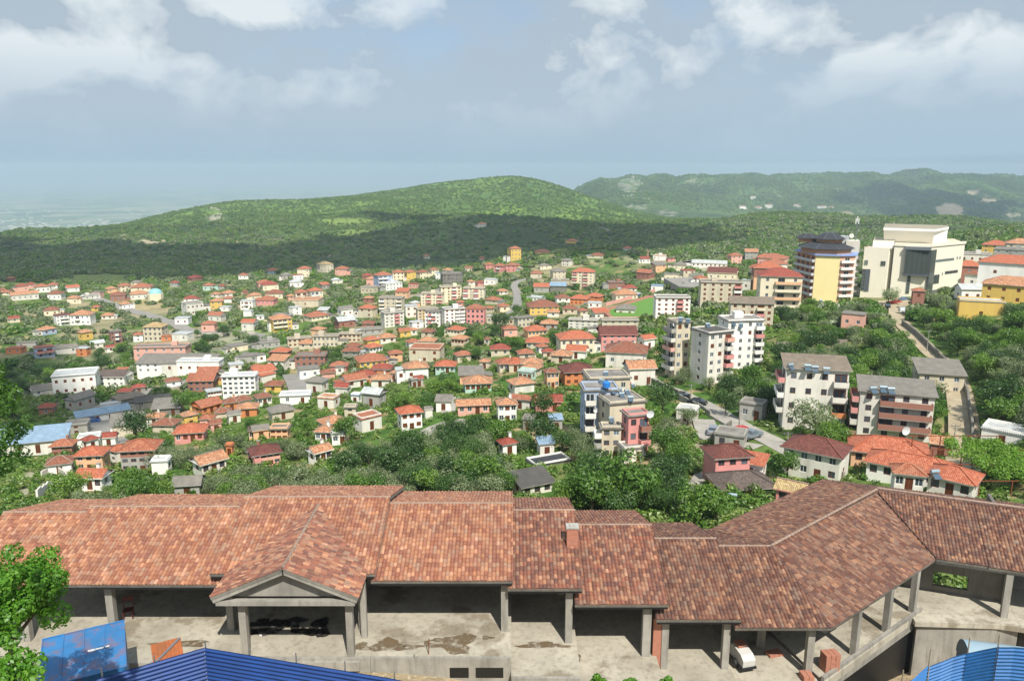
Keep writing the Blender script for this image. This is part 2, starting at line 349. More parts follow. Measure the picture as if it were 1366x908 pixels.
paint(285, 287, 14, 12, '#aca696', .7, 14, hb * spk); paint(210, 322, 26, 5, '#b0a48a', .8, 15, hb); paint(165, 316, 8, 3, '#c4b294', .8, 15, hb); paint(265, 310, 5, 3, '#caa884', .8, 15, hb)
paint(250, 333, 40, 7, '#9c9a92', .7, 16, hb * spk); paint(300, 326, 30, 5, '#b4a78c', .8, 17, hb); paint(370, 328, 30, 10, '#a39a78', .75, 18, hb); paint(480, 312, 30, 7, '#7e9247', .7, 19, hb); paint(465, 295, 40, 5, '#8ea353', .6, 29, hb)
paint(805, 308, 10, 9, '#9b978a', .6, 20, hb * spk); paint(960, 310, 60, 6, '#8b8a42', .35, 21, hb); paint(130, 372, 50, 6, '#7d8a4e', .8, 22, (YY > 600) & (YY < 1300)); paint(430, 340, 40, 2, '#a5987c', .6, 23, hb)
lo = (YY < 900) * (YY > 64)
paint(740, 590, 30, 22, '#b8a482', .9, 24, lo); paint(905, 590, 40, 30, '#aa9f8a', .75, 25, lo); paint(1075, 515, 18, 20, '#b39a70', .6, 26, lo); paint(1110, 450, 60, 12, '#9c9468', .6, 27, lo); paint(205, 405, 40, 10, '#a99a76', .7, 28, lo)
paint(225, 525, 30, 12, '#a8967a', .85, 30, lo); paint(160, 545, 80, 25, '#8b887c', .7, 31, lo); paint(130, 480, 60, 12, '#8d8874', .6, 32, lo); paint(330, 440, 60, 10, '#77904a', .6, 33, lo); paint(70, 650, 40, 30, '#b4aa96', .7, 34, lo)
paint(50, 500, 60, 14, '#3f5a33', .8, 35, lo); paint(285, 455, 120, 16, '#a3a092', .5, 36, lo); paint(1010, 365, 110, 8, '#b0aa9a', .7, 37, lo); paint(870, 345, 40, 6, '#a9a584', .6, 38, lo); paint(1190, 435, 15, 12, '#c2b496', .9, 39, lo)
# the plain: fields
pl = sstep(-500, -530, H) if False else (H < -520) * 1.
ca = tme.color_attributes.new('tint', 'FLOAT_COLOR', 'POINT')
rgba = np.concatenate([gc, pl[..., None]], -1).astype(np.float32); ca.data.foreach_set('color', rgba.reshape(-1))
m, nt, b = nmat('ground'); at = N(nt, 'ShaderNodeAttribute', attribute_name='tint'); pos = geopos(nt)
na = noise(nt, 1.3, 6, .65, pos); nb = noise(nt, .09, 7, .68, pos); nc = noise(nt, .012, 6, .65, pos)
k = maths(nt, 'ADD', maths(nt, 'MULTIPLY', ramp(nt, na, [(.3, .0), (.7, 1.)]), .35), maths(nt, 'MULTIPLY', ramp(nt, nb, [(.35, 0.), (.65, 1.)]), .65))
col = mixc(nt, 1., at.outputs[0], ramp(nt, k, [(0, (.5, .55, .5)), (1, (1.45, 1.4, 1.35))]), 'MULTIPLY')
vo = N(nt, 'ShaderNodeTexVoronoi', voronoi_dimensions='2D'); vo.inputs['Scale'].default_value = .0032; L(nt, pos, vo.inputs['Vector'])
bw = N(nt, 'ShaderNodeSeparateColor'); L(nt, vo.outputs['Color'], bw.inputs[0])
fld = ramp(nt, bw.outputs[0], [(0, (.05, .1, .03)), (.3, (.14, .22, .07)), (.6, (.42, .4, .24)), (1, (.07, .13, .05))])
col = mixc(nt, at.outputs['Alpha'], col, mixc(nt, .2, fld, (.15, .18, .1)))
L(nt, col, b.inputs['Base Color']); b.inputs['Roughness'].default_value = .95; b.inputs['Specular IOR Level'].default_value = .15
bp = N(nt, 'ShaderNodeBump'); bp.inputs['Strength'].default_value = .6; bp.inputs['Distance'].default_value = 2.5; L(nt, nb, bp.inputs['Height'])
b2 = N(nt, 'ShaderNodeBump'); b2.inputs['Strength'].default_value = .5; b2.inputs['Distance'].default_value = .15; L(nt, na, b2.inputs['Height']); L(nt, bp.outputs[0], b2.inputs['Normal']); L(nt, b2.outputs[0], b.inputs['Normal'])
tme.materials.append(m); GROUND = link('ground', tme); tag(GROUND, kind='structure')
# ------------------------------------------------------------------ shared materials
T_ORANGE = [(0, lin('#6e4638')), (.14, lin('#9b644b')), (.28, lin('#8a5a4a')), (.42, lin('#b07a59')), (.55, lin('#9c6a58')), (.68, lin('#b68462')), (.78, lin('#a1806c')), (.88, lin('#c08a68')), (1, lin('#cfae98'))]
T_MIX = [(0, lin('#463029')), (.16, lin('#79503f')), (.3, lin('#684741')), (.44, lin('#996049')), (.56, lin('#825648')), (.68, lin('#a47255')), (.8, lin('#8e7262')), (.9, lin('#b58262')), (1, lin('#c9a892'))]
T_BROWN = [(0, lin('#372824')), (.16, lin('#6a4233')), (.3, lin('#57403a')), (.44, lin('#825845')), (.56, lin('#6d4d42')), (.68, lin('#91674d')), (.8, lin('#7c6659')), (.9, lin('#a3785c')), (1, lin('#b8977f'))]
m_t1 = tiles('terracotta_tiles', T_ORANGE, bump=False, dirt=.35)
m_t2 = tiles('mixed_clay_tiles', T_MIX, bump=False, dirt=.4)
m_t3 = tiles('weathered_clay_tiles', T_BROWN, bump=False, dirt=.5)
RT = {  # roof tile colours of the houses
 'o': tiles('orange_roof', [(0, lin('#8c4e38')), (.5, lin('#a66347')), (1, lin('#ba8062'))], dirt=.35),
 'O': tiles('bright_orange_roof', [(0, lin('#9c5136')), (.5, lin('#b46447')), (1, lin('#c47f60'))], dirt=.2),
 'r': tiles('red_roof', [(0, lin('#7d362a')), (.5, lin('#964838')), (1, lin('#a85c48'))], dirt=.2),
 't': tiles('tan_roof', [(0, lin('#8a5a40')), (.3, lin('#b07855')), (.7, lin('#c4906a')), (1, lin('#d2aa88'))], dirt=.35),
 'b': tiles('brown_roof', [(0, lin('#6c4030')), (.5, lin('#8c5540')), (1, lin('#a36c52'))], dirt=.35),
 'm': tiles('maroon_roof', [(0, lin('#57302a')), (.5, lin('#6b3b33')), (1, lin('#7d4a3f'))], dirt=.2),
 'd': tiles('dark_roof', [(0, lin('#4d4440')), (.5, lin('#5e534d')), (1, lin('#70655e'))], dirt=.2),
 'k': tiles('slate_black_roof', [(0, lin('#2c3036')), (1, lin('#3d434a'))], dirt=.1),
 's': tiles('old_straw_tiles', [(0, lin('#8f7850')), (.5, lin('#b59c6c')), (1, lin('#cdb98c'))], dirt=.4),
}
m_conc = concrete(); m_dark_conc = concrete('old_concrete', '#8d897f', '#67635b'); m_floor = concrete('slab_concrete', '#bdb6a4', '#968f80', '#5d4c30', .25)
m_brick = bricks(); m_brick2 = bricks('orange_brick', '#c06a45', '#a85535', 3.)
m_cgrey = corr('asbestos_sheet', '#8b857b'); m_cbrown = corr('weathered_sheet', '#8d8170', rust=.2); m_cblue = corr('blue_sheet', '#8fa9bf', .25); m_cwhite = corr('pale_sheet', '#c3c6c4', .3)
m_cdark = corr('dark_sheet', '#5b5853', .25); m_cap = concrete('ridge_mortar', '#a8917f', '#857062')
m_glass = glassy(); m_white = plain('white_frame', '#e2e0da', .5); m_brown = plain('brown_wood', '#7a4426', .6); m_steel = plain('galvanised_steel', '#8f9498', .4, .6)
m_black = plain('black_sheet', '#17181a', .5); m_flatroof = concrete('flat_roof_felt', '#97928a', '#6d6862'); m_lightroof = concrete('light_roof', '#c4c2bc', '#a09d96')
m_fenceb = corr('deep_blue_sheet', '#0a3f86', .2, .6, 0., 0, 1, .4); m_fenceb2 = corr('bright_blue_sheet', '#2a6fb0', .2, .6, 0., 0, 1, .5)
m_cont = corr('rusty_blue_paint', '#3579b0', 0, .6, .0, .45, 0, .3); m_rust = corr('rusty_sheet', '#b5673a', .2, .8, .1, .7)

# ------------------------------------------------------------------ tiled roof patches (each tile modelled)
def clip(poly, ax, val, keep_gt):
    out = []
    for i in range(len(poly)):
        a = poly[i]; b = poly[(i + 1) % len(poly)]; ia = (a[ax] > val) == keep_gt; ib = (b[ax] > val) == keep_gt
        if ia: out.append(a)
        if ia != ib:
            t = (val - a[ax]) / (b[ax] - a[ax]); out.append((a[0] + t * (b[0] - a[0]), a[1] + t * (b[1] - a[1])))
    return out
def tile_patch(name, P, u, mat, parent, o=None, tw=.23, th=.36, thick=.16, u0=None, u1=None, dz=0):
    """P: 3D convex polygon of the slope, u: unit vector along the eave; returns the roof object (tiles) with its deck as a child"""
    P = [Vector(p) + Vector((0, 0, dz)) for p in P]; u = Vector(u).normalized(); o = P[0] if o is None else Vector(o)
    n = (P[1] - P[0]).cross(P[2] - P[0]).normalized()
    if n.z < 0: n = -n
    v = n.cross(u).normalized()
    if v.z < 0: v = -v
    uv = [((p - o).dot(u), (p - o).dot(v)) for p in P]
    if u0 is not None: uv = clip(uv, 0, u0, True)
    if u1 is not None: uv = clip(uv, 0, u1, False)
    mb = MB(); ua = min(a for a, b in uv); ub = max(a for a, b in uv); NS = 5
    i0 = math.floor(ua / tw); i1 = math.ceil(ub / tw)
    for i in range(i0, i1):
        us = [max(ua, min(ub, (i + k / NS) * tw)) for k in range(NS + 1)]
        if us[-1] - us[0] < 1e-3: continue
        lim = []
        for x in us:
            x2 = min(max(x, ua + 1e-4), ub - 1e-4); vs = []
            for k in range(len(uv)):
                a = uv[k]; b = uv[(k + 1) % len(uv)]
                if (a[0] - x2) * (b[0] - x2) <= 0 and abs(a[0] - b[0]) > 1e-9: vs.append(a[1] + (x2 - a[0]) / (b[0] - a[0]) * (b[1] - a[1]))
            lim.append((min(vs), max(vs)) if vs else None)
        if any(l is None for l in lim): continue
        lo = min(l[0] for l in lim); hi = max(l[1] for l in lim)
        hs = [.085 * math.sin(PI * k / NS) ** .8 if 0 < k < NS else 0. for k in range(NS + 1)]
        so = R.uniform(-.07, .07); j = math.floor(lo / th) - 1; jit = R.uniform(-.012, .012)
        while j * th + so < hi:
            va, vb = j * th + so, (j + 1) * th + .02 + so; tl = R.uniform(.02, .045); tt = R.uniform(-.004, .006)
            for k in range(NS):
                q = []
                for kk, vv in ((k, va), (k + 1, va), (k + 1, vb), (k, vb)):
                    c = min(max(vv, lim[kk][0]), lim[kk][1]); top = vv == vb
                    q.append(o + u * us[kk] + v * c + n * (hs[kk] + (tt if top else tl) + jit * .3))
                if vb < lo: continue
                if (q[0] - q[3]).length < .01 and (q[1] - q[2]).length < .01: continue
                cu = ((i + .5) * tw, (j + .5) * th); mb.face(q, 0, [cu] * 4)
                if k in (1, 2, 3) or True:
                    a, b_ = q[0], q[1]; mb.face([a - n * .03, b_ - n * .03, b_, a], 0, [cu] * 4)
            j += 1
    ob = mb.build(name, mat, parent)
    dk = MB(); top = [o + u * a + v * b - n * .01 for a, b in uv]; bot = [p - n * thick for p in top]
    dk.face(top); dk.face(list(reversed(bot)))
    for k in range(len(top)): dk.face([bot[k], bot[(k+1) % len(top)], top[(k+1) % len(top)], top[k]])
    dk.build('roof_deck', m_dark_conc, ob); return ob
def ridge_caps(a, b, parent, r=.10, mat=None):
    a = Vector(a); b = Vector(b); n = max(1, int((b - a).length / .38)); mb = MB(); d = (b - a) / n
    s = Vector((d.y, -d.x, 0)).normalized(); up = Vector((0, 0, 1))
    for i in range(n):
        p = a + d * i; q = p + d * 1.06; r1 = r * R.uniform(.95, 1.1); r2 = r * .85
        A = [p + s * (r1 * math.cos(t)) + up * (r1 * math.sin(t) * .8) for t in [PI * k / 5 for k in range(6)]]
        B = [q + s * (r2 * math.cos(t)) + up * (r2 * math.sin(t) * .8) for t in [PI * k / 5 for k in range(6)]]
        for k in range(5): mb.face([A[k], A[k+1], B[k+1], B[k]])
    return mb.build('ridge_tiles', mat or m_cap, parent)

# ------------------------------------------------------------------ the long arcaded building in front
ARC = thing('arcade_building', 'long unfinished concrete arcade building with stepped clay tile roofs in the foreground', 'building', (0, 48, -28))
ARC_M = Matrix.Translation(Vector((0, -48, 28)))
class Shift:  # parts are written in world coordinates and parented with the inverse
    pass
def arc_fix():
    for o in ARC.children:
        o.matrix_parent_inverse = Matrix.Translation(Vector((0, -48, 28)))
SEC = [(-34, -28.05, -24.6, -28.3, m_t1), (-28.2, -17.3, -24.2, -27.9, m_t1), (-17.85, -8.1, -23.5, -27.6, m_t1), (-8.35, .05, -23.95, -27.6, m_t1),
       (-.25, 4.2, -24.45, -28.4, m_t2), (3.75, 9.35, -25.5, -29.3, m_t2), (8.65, 13.75, -26.5, -30.2, m_t3)]
EY, RY, BY, SL = 42., 48.5, 55., .31
for i, (xa, xb, z, fz, mt) in enumerate(SEC):
    zr = z + SL * 6.5
    tile_patch('front_roof', [(xa, EY, z), (xb, EY, z), (xb, RY, zr), (xa, RY, zr)], (1, 0, 0), mt, ARC)
    tile_patch('back_roof', [(xa, BY, z), (xb, BY, z), (xb, RY, zr), (xa, RY, zr)], (1, 0, 0), mt, ARC)
    ridge_caps((xa, RY, zr + .04), (xb, RY, zr + .04), ARC)
    mb = MB(); mb.box(xa + .05, xb - .05, EY - .02, EY + .06, z - .24, z - .165); mb.build('eave_board', m_black, ARC)
    mb = MB(); mb.box(xa + .3, xb - .3, EY + .62, EY + .98, z - .62, z - .02 + SL * .6 - .17); mb.build('eave_beam', m_conc, ARC)
    nxt = SEC[i + 1][0] + .2 if i < len(SEC) - 1 else 13.5
    x0 = xa + .2
    mb = MB(); mb.box(x0, nxt, 40.1 if i < 4 else (39.4 if i == 4 else 38.2), 54.9, fz - .45, fz); mb.build('floor_slab', m_floor, ARC)
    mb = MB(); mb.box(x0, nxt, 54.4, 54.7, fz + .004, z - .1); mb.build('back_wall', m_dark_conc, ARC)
    mb = MB(); mb.box(x0 + .01, nxt - .01, (39.9, 39.9, 39.9, 39.9, 39.2, 38., 38.)[i], (40.098, 40.098, 40.098, 40.098, 39.398, 38.198, 38.198)[i], -35, fz - .002); mb.build('basement_wall', m_conc, ARC)
    if i < 6:   # gable ends where the roof steps
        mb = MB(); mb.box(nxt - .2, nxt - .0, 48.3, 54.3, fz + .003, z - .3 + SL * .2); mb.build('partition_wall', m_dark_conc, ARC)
xh, zh, fh = 13.4, -27.05, -30.75
Z = lambda x, y, z: Vector((x, y, z))
d2 = Vector((.783, .622, 0)); n2_ = Vector((-.622, .783, 0)); d3 = Vector((.94, -.34, 0)); n3_ = Vector((.34, .94, 0))
C0 = Z(19.2, 42, zh); R0 = Z(17.5, 48.5, zh + 2.02); B0 = Z(15.1, 55, zh)
C1 = Z(29.9, 50.3, zh); R1 = Z(28.7, 57.4, zh + 2.02); B1 = Z(27.5, 64.8, zh)
tile_patch('front_roof', [(xh, EY, zh), C0, R0, (xh, RY, zh + 2.02)], (1, 0, 0), m_t3, ARC)
tile_patch('back_roof', [(xh, BY, zh), B0, R0, (xh, RY, zh + 2.02)], (1, 0, 0), m_t3, ARC)
for k, (a, b) in enumerate(((-9, 4.9), (4.9, 9.3), (9.3, 22))):
    tile_patch('front_roof', [C0, C1, R1, R0], d2, m_t3, ARC, o=C0, u0=a, u1=b, dz=k * .13)
for k, (a, b) in enumerate(((-9, 7.5), (7.5, 24))):
    tile_patch('back_roof', [B0, B1, R1, R0], d2, m_t3, ARC, o=B0, u0=a, u1=b, dz=k * .25)
dz3 = .35; E3 = C1 + d3 * 16; Q3 = R1 + d3 * 16; K3 = B1 + d3 * 19
for k, (a, b) in enumerate(((-9, 3.2), (3.2, 22))):
    off = .1 - .1 * k
    tile_patch('front_roof', [C1, E3, Q3, R1], d3, m_t3, ARC, o=C1, u0=a, u1=b, dz=dz3 - .22 * k)
tile_patch('back_roof', [B1, K3, Q3, R1], d3, m_t3, ARC, o=B1, dz=dz3 - .2)
ridge_caps(Z(xh, RY, zh + 2.06), R0 + Z(0, 0, .04), ARC); ridge_caps(R0 + Z(0, 0, .06), R1 + Z(0, 0, .3), ARC, .12)
ridge_caps(C0 + Z(0, 0, .03), R0 + Z(0, 0, .03), ARC, .09, m_t3); ridge_caps(R1 + Z(0, 0, .4), Q3 + Z(0, 0, .2), ARC, .10)
def slab(poly, z, t, name, mat):
    mb = MB(); top = [Z(p[0], p[1], z) for p in poly]; bot = [Z(p[0], p[1], z - t) for p in poly]; k = len(poly)
    mb.face(top, 0, [(p[0], p[1]) for p in poly]); mb.face(list(reversed(bot)))
    for i in range(k): mb.face([bot[i], bot[(i+1) % k], top[(i+1) % k], top[i]])
    return mb.build(name, mat, ARC)
c0i = C0 + n2_ * .2; c1i = C1 + n2_ * .2 + d2 * .2
slab([(xh + .1, 38.2), (18.6, 38.2), (18.75, 42.4), (15.1, 54.9), (xh + .1, 54.9)], fh, .45, 'floor_slab', m_floor)
slab([(19.1, 42.0), (c1i.x, c1i.y), (30.0, 54), (27.6, 64.3), (15.4, 54.9)], fh + .02, .5, 'floor_slab', m_floor)
f3 = fh + .03
e3a = C1 + n3_ * .3 - d3 * .8; e3b = e3a + d3 * 17
g3 = lambda s, t: (C1.x + d3.x * s + n3_.x * t, C1.y + d3.y * s + n3_.y * t)
slab([(27.9, 48.5), g3(4.0, -.8), g3(5.4, -.7), g3(5.4, 2.6), g3(-2.2, 2.6)], f3, .35, 'floor_slab', m_floor)
slab([g3(5.41, -.7), g3(18, -.5), g3(18, 12.3), g3(5.41, 12.3)], f3, .35, 'floor_slab', m_floor)
def wall(a, b, z0, z1, name, mat, t=.25, hole=None, parent=ARC):
    a = Vector((a[0], a[1], 0)); b = Vector((b[0], b[1], 0)); d = (b - a); ln = d.length; d.normalize(); nn = Vector((-d.y, d.x, 0))
    T = Matrix((( d.x, nn.x, 0, a.x), (d.y, nn.y, 0, a.y), (0, 0, 1, 0), (0, 0, 0, 1))); mb = MB()
    if hole:
        s0, s1, h0, h1 = hole
        mb.box(0, s0, 0, t, z0, z1, T=T); mb.box(s1, ln, 0, t, z0, z1, T=T); mb.box(s0, s1, 0, t, z0, h0, T=T); mb.box(s0, s1, 0, t, h1, z1, T=T)
    else: mb.box(0, ln, 0, t, z0, z1, T=T)
    return mb.build(name, mat, parent)
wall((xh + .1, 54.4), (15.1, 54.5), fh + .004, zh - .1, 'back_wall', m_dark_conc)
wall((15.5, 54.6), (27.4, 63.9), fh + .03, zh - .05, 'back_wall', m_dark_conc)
b3 = B1 - n3_ * .7
wall(g3(5.6, 11.9), g3(18, 11.9), f3 + .004, zh + .2, 'back_wall', m_dark_conc)
wall(g3(-2.2, 2.6), g3(5.4, 2.6), f3 - .35, zh + .5, 'back_wall', m_dark_conc, hole=(2.6, 4.9, f3 + .45, f3 + 1.55))
wall(g3(5.5, 2.7), g3(5.5, 11.8), f3 + .004, zh + 1., 'partition_wall', m_dark_conc)
# columns
def column(x, y, z0, z1, w=.38, rz=0, mat=None):
    mb = MB(); h = w / 2
    mb.box(-h, h, -h, h, z0, z1); return mb.build('column', mat or m_conc, ARC, loc=(x, y, 0), rz=rz)
cols = [(-24.3, 42.75, 1), (-29.6, 42.75, 0), (-17.1, 42.8, 2), (-9.1, 42.8, 2), (-.45, 42.75, 3), (3.45, 42.75, 4), (8.2, 42.75, 5), (9.35, 42.75, 6), (13.1, 42.75, 6)]
for x, y, s in cols:
    z, fz = SEC[s][2], SEC[s][3]; column(x, y, fz + .003, z - .1, .42 if x != 8.2 else .5)
for x, s in ((-31, 0), (-26.5, 1), (-21, 1), (-14, 2), (-9.6, 2), (-4.5, 3), (-.6, 3), (3.3, 4), (8.2, 5), (12.8, 6)):
    column(x, 48.2, SEC[s][3] + .003, SEC[s][2] + 1.6, .4)
column(18.35, 42.9, fh + .003, zh - .1, .42); column(16.3, 45.9, fh + .003, zh + 1, .55)
for s in (4.0, 8.2, 12.0):
    p = C0 + n2_ * .45 + d2 * s; column(p.x, p.y, fh + .023, zh + .05, .4, math.atan2(.622, .783))
for s in (3.5, 8., 12.5):
    p = C0 + n2_ * 6.4 + d2 * s; column(p.x, p.y, fh + .023, zh + 1.5, .4, math.atan2(.622, .783))
for s in (4.6, 10.4):
    p = C1 + n3_ * .45 + d3 * s; column(p.x, p.y, f3 + .003, zh - .05, .42, math.atan2(-.34, .94))
    p = C1 + n3_ * 2.2 + d3 * (s + .5); column(p.x, p.y, f3 + .003, zh + .5, .42, math.atan2(-.34, .94))
wall((13.6, 42.62), (18.2, 42.62), zh - .55, zh - .1, 'eave_beam', m_conc, .3)
p = C0 + n2_ * .38; q_ = C1 + n2_ * .38; wall((p.x, p.y), (q_.x, q_.y), zh - .5, zh - .02, 'eave_beam', m_conc, .3)
p = C1 + n3_ * .35; q_ = E3 + n3_ * .35; wall((p.x, p.y), (q_.x, q_.y), zh - .4, zh - .1, 'eave_beam', m_conc, .3)
p = C0 + n2_ * .18; q_ = C1 + n2_ * .18 - d2 * .9; wall((p.x, p.y), (q_.x, q_.y), fh - 1.0, fh + .28, 'parapet', m_conc, .18)
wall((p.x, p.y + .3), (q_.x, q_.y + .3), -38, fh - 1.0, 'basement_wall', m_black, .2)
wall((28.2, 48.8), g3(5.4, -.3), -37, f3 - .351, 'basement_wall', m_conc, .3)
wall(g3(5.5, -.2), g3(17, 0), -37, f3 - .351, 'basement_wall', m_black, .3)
wall((18.5, 38.3), (18.7, 42.3), -37, fh - .4, 'basement_wall', m_conc, .2)
mb = MB(); mb.box(8.62, 9.12, 42.6, 42.9, -30.19, -26.8); mb.build('brick_pier', m_brick2, ARC)
for x0, x1 in ((-2.1, -.5), (-3.6, -2.5)):
    mb = MB(); mb.box(x0, x1, 39.88, 40.0, -28.85, -28.2); mb.build('opening_shade_panel', m_black, ARC)  # black boxes on the wall face; the openings' shade is painted, not cut
# porch
AX = -12.7; xl, xr, ze, za, fy = -16.85, -8.55, -23.46, -21.7, 39.4
PO = link('porch', None, ARC); PO.empty_display_size = .2
tile_patch('porch_roof', [(xl, fy, ze), (AX, fy, za), (AX, 47.8, za), (xl, 42.1, ze)], (0, 1, 0), m_t2, PO)
tile_patch('porch_roof', [(xr, fy, ze), (AX, fy, za), (AX, 47.8, za), (xr, 42.1, ze)], (0, 1, 0), m_t2, PO)
ridge_caps((AX, fy, za + .04), (AX, 47.8, za + .04), PO)
mb = MB()
for xe in (xl, xr):
    mb.bar((xe + (.1 if xe < AX else -.1), fy + .18, ze - .22), (AX, fy + .18, za - .2), .3, .3)
mb.build('gable_beam', m_conc, PO)
mb = MB(); mb.box(xl + .25, xr - .25, fy + .08, fy + .42, ze - .55, ze - .27); mb.build('tie_beam', m_conc, PO)
mb = MB(); mb.face([(xl + 1.0, fy + .6, ze - .25), (xr - 1.0, fy + .6, ze - .25), (AX + 1.1, fy + .6, za - .72), (AX - 1.1, fy + .6, za - .72)])
mb.face([(xl + 1.0, fy + .8, ze - .25), (AX - 1.1, fy + .8, za - .72), (AX + 1.1, fy + .8, za - .72), (xr - 1.0, fy + .8, ze - .25)])
mb.face([(AX - 1.1, fy + .6, za - .72), (AX + 1.1, fy + .6, za - .72), (AX + 1.1, fy + .8, za - .72), (AX - 1.1, fy + .8, za - .72)]); mb.build('gable_panel', m_conc, PO)
for x in (xl + 1.45, xr - .75):
    mb = MB(); mb.box(-.2, .2, -.2, .2, -28.6, ze - .54); mb.build('column', m_conc, PO, loc=(x, fy + .85, 0))
for x in (xl + .9, xr - .3):
    mb = MB(); mb.box(-.17, .17, -.17, .17, -27.597, ze - .3); mb.build('column', m_conc, PO, loc=(x, 42.0, 0))
mb = MB(); mb.box(xl + .8, xr - .2, fy + .3, 40.09, -28.3, -27.75); mb.build('porch_step', m_conc, PO)
# chimney
CHI = link('chimney', None, ARC)
mb = MB(); mb.box(3.45, 4.15, 45.2, 45.8, -24.7, -22.15); mb.build('stack', m_brick2, CHI)
mb = MB(); mb.box(3.4, 4.2, 45.15, 45.85, -22.147, -22.05); mb.box(3.62, 3.98, 45.35, 45.65, -22.05, -21.98); mb.build('chimney_cap', m_lightroof, CHI)
bpy.context.view_layer.update(); arc_fix()
# dark wet stains on the slab, thin irregular films
def stain(px, py, z, rx, ry, mat, label, seed):
    rr = random.Random(seed); c = WZ(px, py, z); mb = MB(); pts = []
    for k in range(26):
        t = 2 * PI * k / 26; f = 1 + .3 * math.sin(3 * t + seed) + rr.uniform(-.15, .15)
        pts.append((c.x + 1.25 * rx * f * math.cos(t), c.y + 1.25 * ry * f * math.sin(t), z + .006))
    mb.face(pts); o = mb.build('wet_stain', mat); return tag(o, label, 'stain', 'wet brown stains on the concrete slab')
m_wet = plain('wet_mud', '#75634a', .7, 0, .3, 2.); _nt = m_wet.node_tree; L(_nt, maths(_nt, 'MULTIPLY', ramp(_nt, noise(_nt, 1.6, 5, .7, geopos(_nt)), [(.36, 0.), (.56, 1.)]), .9), _nt.nodes['Principled BSDF'].inputs['Alpha']); m_oil = plain('black_sludge', '#2a2723', .35, 0, .2, 2.)
for a in ((518, 860, -27.6, .8, .5, m_wet, 'round brown wet stain on the slab right of the porch', 3), (603, 858, -27.6, 1.1, .7, m_wet, 'large brown wet stain spreading to the slab edge behind the black opening', 5),
          (550, 862, -27.6, .5, .2, m_wet, 'small faint brown stain between two big wet stains', 7), (650, 850, -27.6, .3, .15, m_wet, 'small brown spot beside the concrete column', 8),
          (725, 860, -28.4, 1.3, .25, m_wet, 'long narrow brown stain on the narrow bay floor under the chimney', 9), (480, 862, -27.6, .5, .3, m_wet, 'brown stain at the foot of the right porch column', 10),
          (245, 858, -27.9, 1.3, .25, m_wet, 'flat brown stain left of the porch', 11), (768, 880, -29.3, .25, .6, m_wet, 'brown streak against the edge of the lower bay', 12)):
    stain(*a)
rr = random.Random(4); mb = MB()
for k in range(26):
    p = WZ(rr.uniform(325, 435), rr.uniform(826, 846), -27.6); mb.blob((p.x, p.y, -27.6), (rr.uniform(.3, .6), rr.uniform(.25, .45), rr.uniform(.08, .22)), 0, 9, 5, rr, .3)
tag(mb.build('rubble_pile', m_oil), 'low heap of black waste lying under the gabled porch', 'rubble pile')

# ------------------------------------------------------------------ site fences, hut, machines
def sheet_fence(pts, h, mat, label, name='sheet_fence', over=.35, posts=True, amp=.035, wob=0., pm=None):
    root = thing(name, label, 'fence', pts[0]); W = Matrix.Translation(-Vector(pts[0])); rr = random.Random(len(pts))
    for i in range(len(pts) - 1):
        a = Vector(pts[i]); b = Vector(pts[i + 1]); mb = MB(); d = (b - a); nn = Vector((d.y, -d.x, 0)).normalized(); nz = int(h / .07)
        nx = max(1, int(d.length / .6))
        for j in range(nx):
            for k in range(nz):
                q = []
                for s, t in ((j, k), (j + 1, k), (j + 1, k + 1), (j, k + 1)):
                    f = s / nx; w_ = wob * math.sin(s * 1.7 + i) ; q.append(W @ (a + d * f + Vector((0, 0, h * t / nz)) + nn * (amp * (1 if t % 3 == 0 else (-1 if t % 3 == 1 else 0)) + w_)))
                mb.face(q, 0, [(j * .6, k * .07)] * 4)
        mb.build('sheet', mat, root)
    if posts:
        for i in range(len(pts) - 1):
            a = Vector(pts[i]); b = Vector(pts[i + 1]); k = max(1, round((b - a).length / 2.2))
            for j in range(k + (i == len(pts) - 2)):
                p = W @ (a + (b - a) * j / k); nn = Vector(((b - a).y, -(b - a).x, 0)).normalized()
                mb = MB(); o_ = p - nn * .1; mb.tube(o_ + Vector((0, 0, -1)), o_ + Vector((rr.uniform(-.04, .04), 0, h + over * rr.uniform(.6, 1.3))), .035, n=6); mb.build('post', pm or m_steel, root)
    return root
sheet_fence([(-24, 27.6, -24.4), (-14.6, 33, -24.3), (-5.3, 30.7, -24.3), (1.5, 28.9, -24.6)], 2.05, m_fenceb, 'deep blue corrugated sheet fence peaking in front of the porch at the lower left')
# right: bright blue sheets on timber posts
pr = [WY(1205, 912, 36.5), WY(1240, 886, 37.5), WY(1290, 870, 37.5), WY(1333, 862, 36.5), WY(1420, 866, 35.5)]
sheet_fence([(p.x, p.y, p.z - 2.1) for p in pr], 2.1, m_fenceb2, 'bright blue wavy sheet fence on timber posts at the lower right corner', over=.7, wob=.06, pm=plain('weathered_timber', '#8d8270', .8))
HUT = thing('site_hut', 'faded blue rusty metal site hut beside the bright green tree', 'hut', (-22.3, 36.2, -27))
T = Matrix.Translation(Vector((0, 0, 0))) @ Matrix.Rotation(math.atan2(1.8, 3.5), 4, 'Z')
mb = MB(); mb.box(-1.95, 1.95, -2.6, 2.0, 0, 2.45, T=T)
hb_ = mb.build('hut_body', m_cont, HUT)
mb = MB()
for k in range(5): mb.box(-1.98 + k * .97, -1.92 + k * .97, -2.62, 2.02, 2.452, 2.50, T=T)
mb.box(-1.98, 1.98, -2.62, -2.56, 2.455, 2.52, T=T); mb.box(-1.98, 1.98, 1.96, 2.02, 2.455, 2.52, T=T); mb.build('roof_rib', m_cont, HUT)
mb = MB(); mb.box(.2, 1.2, -.3, -.16, 2.455, 2.47, T=T); mb.build('patch', m_white, HUT)
KI = thing('kiosk', 'small grey kiosk with rusty orange lid between the blue hut and fence', 'kiosk', (-18.5, 37.3, -27.3), .5)
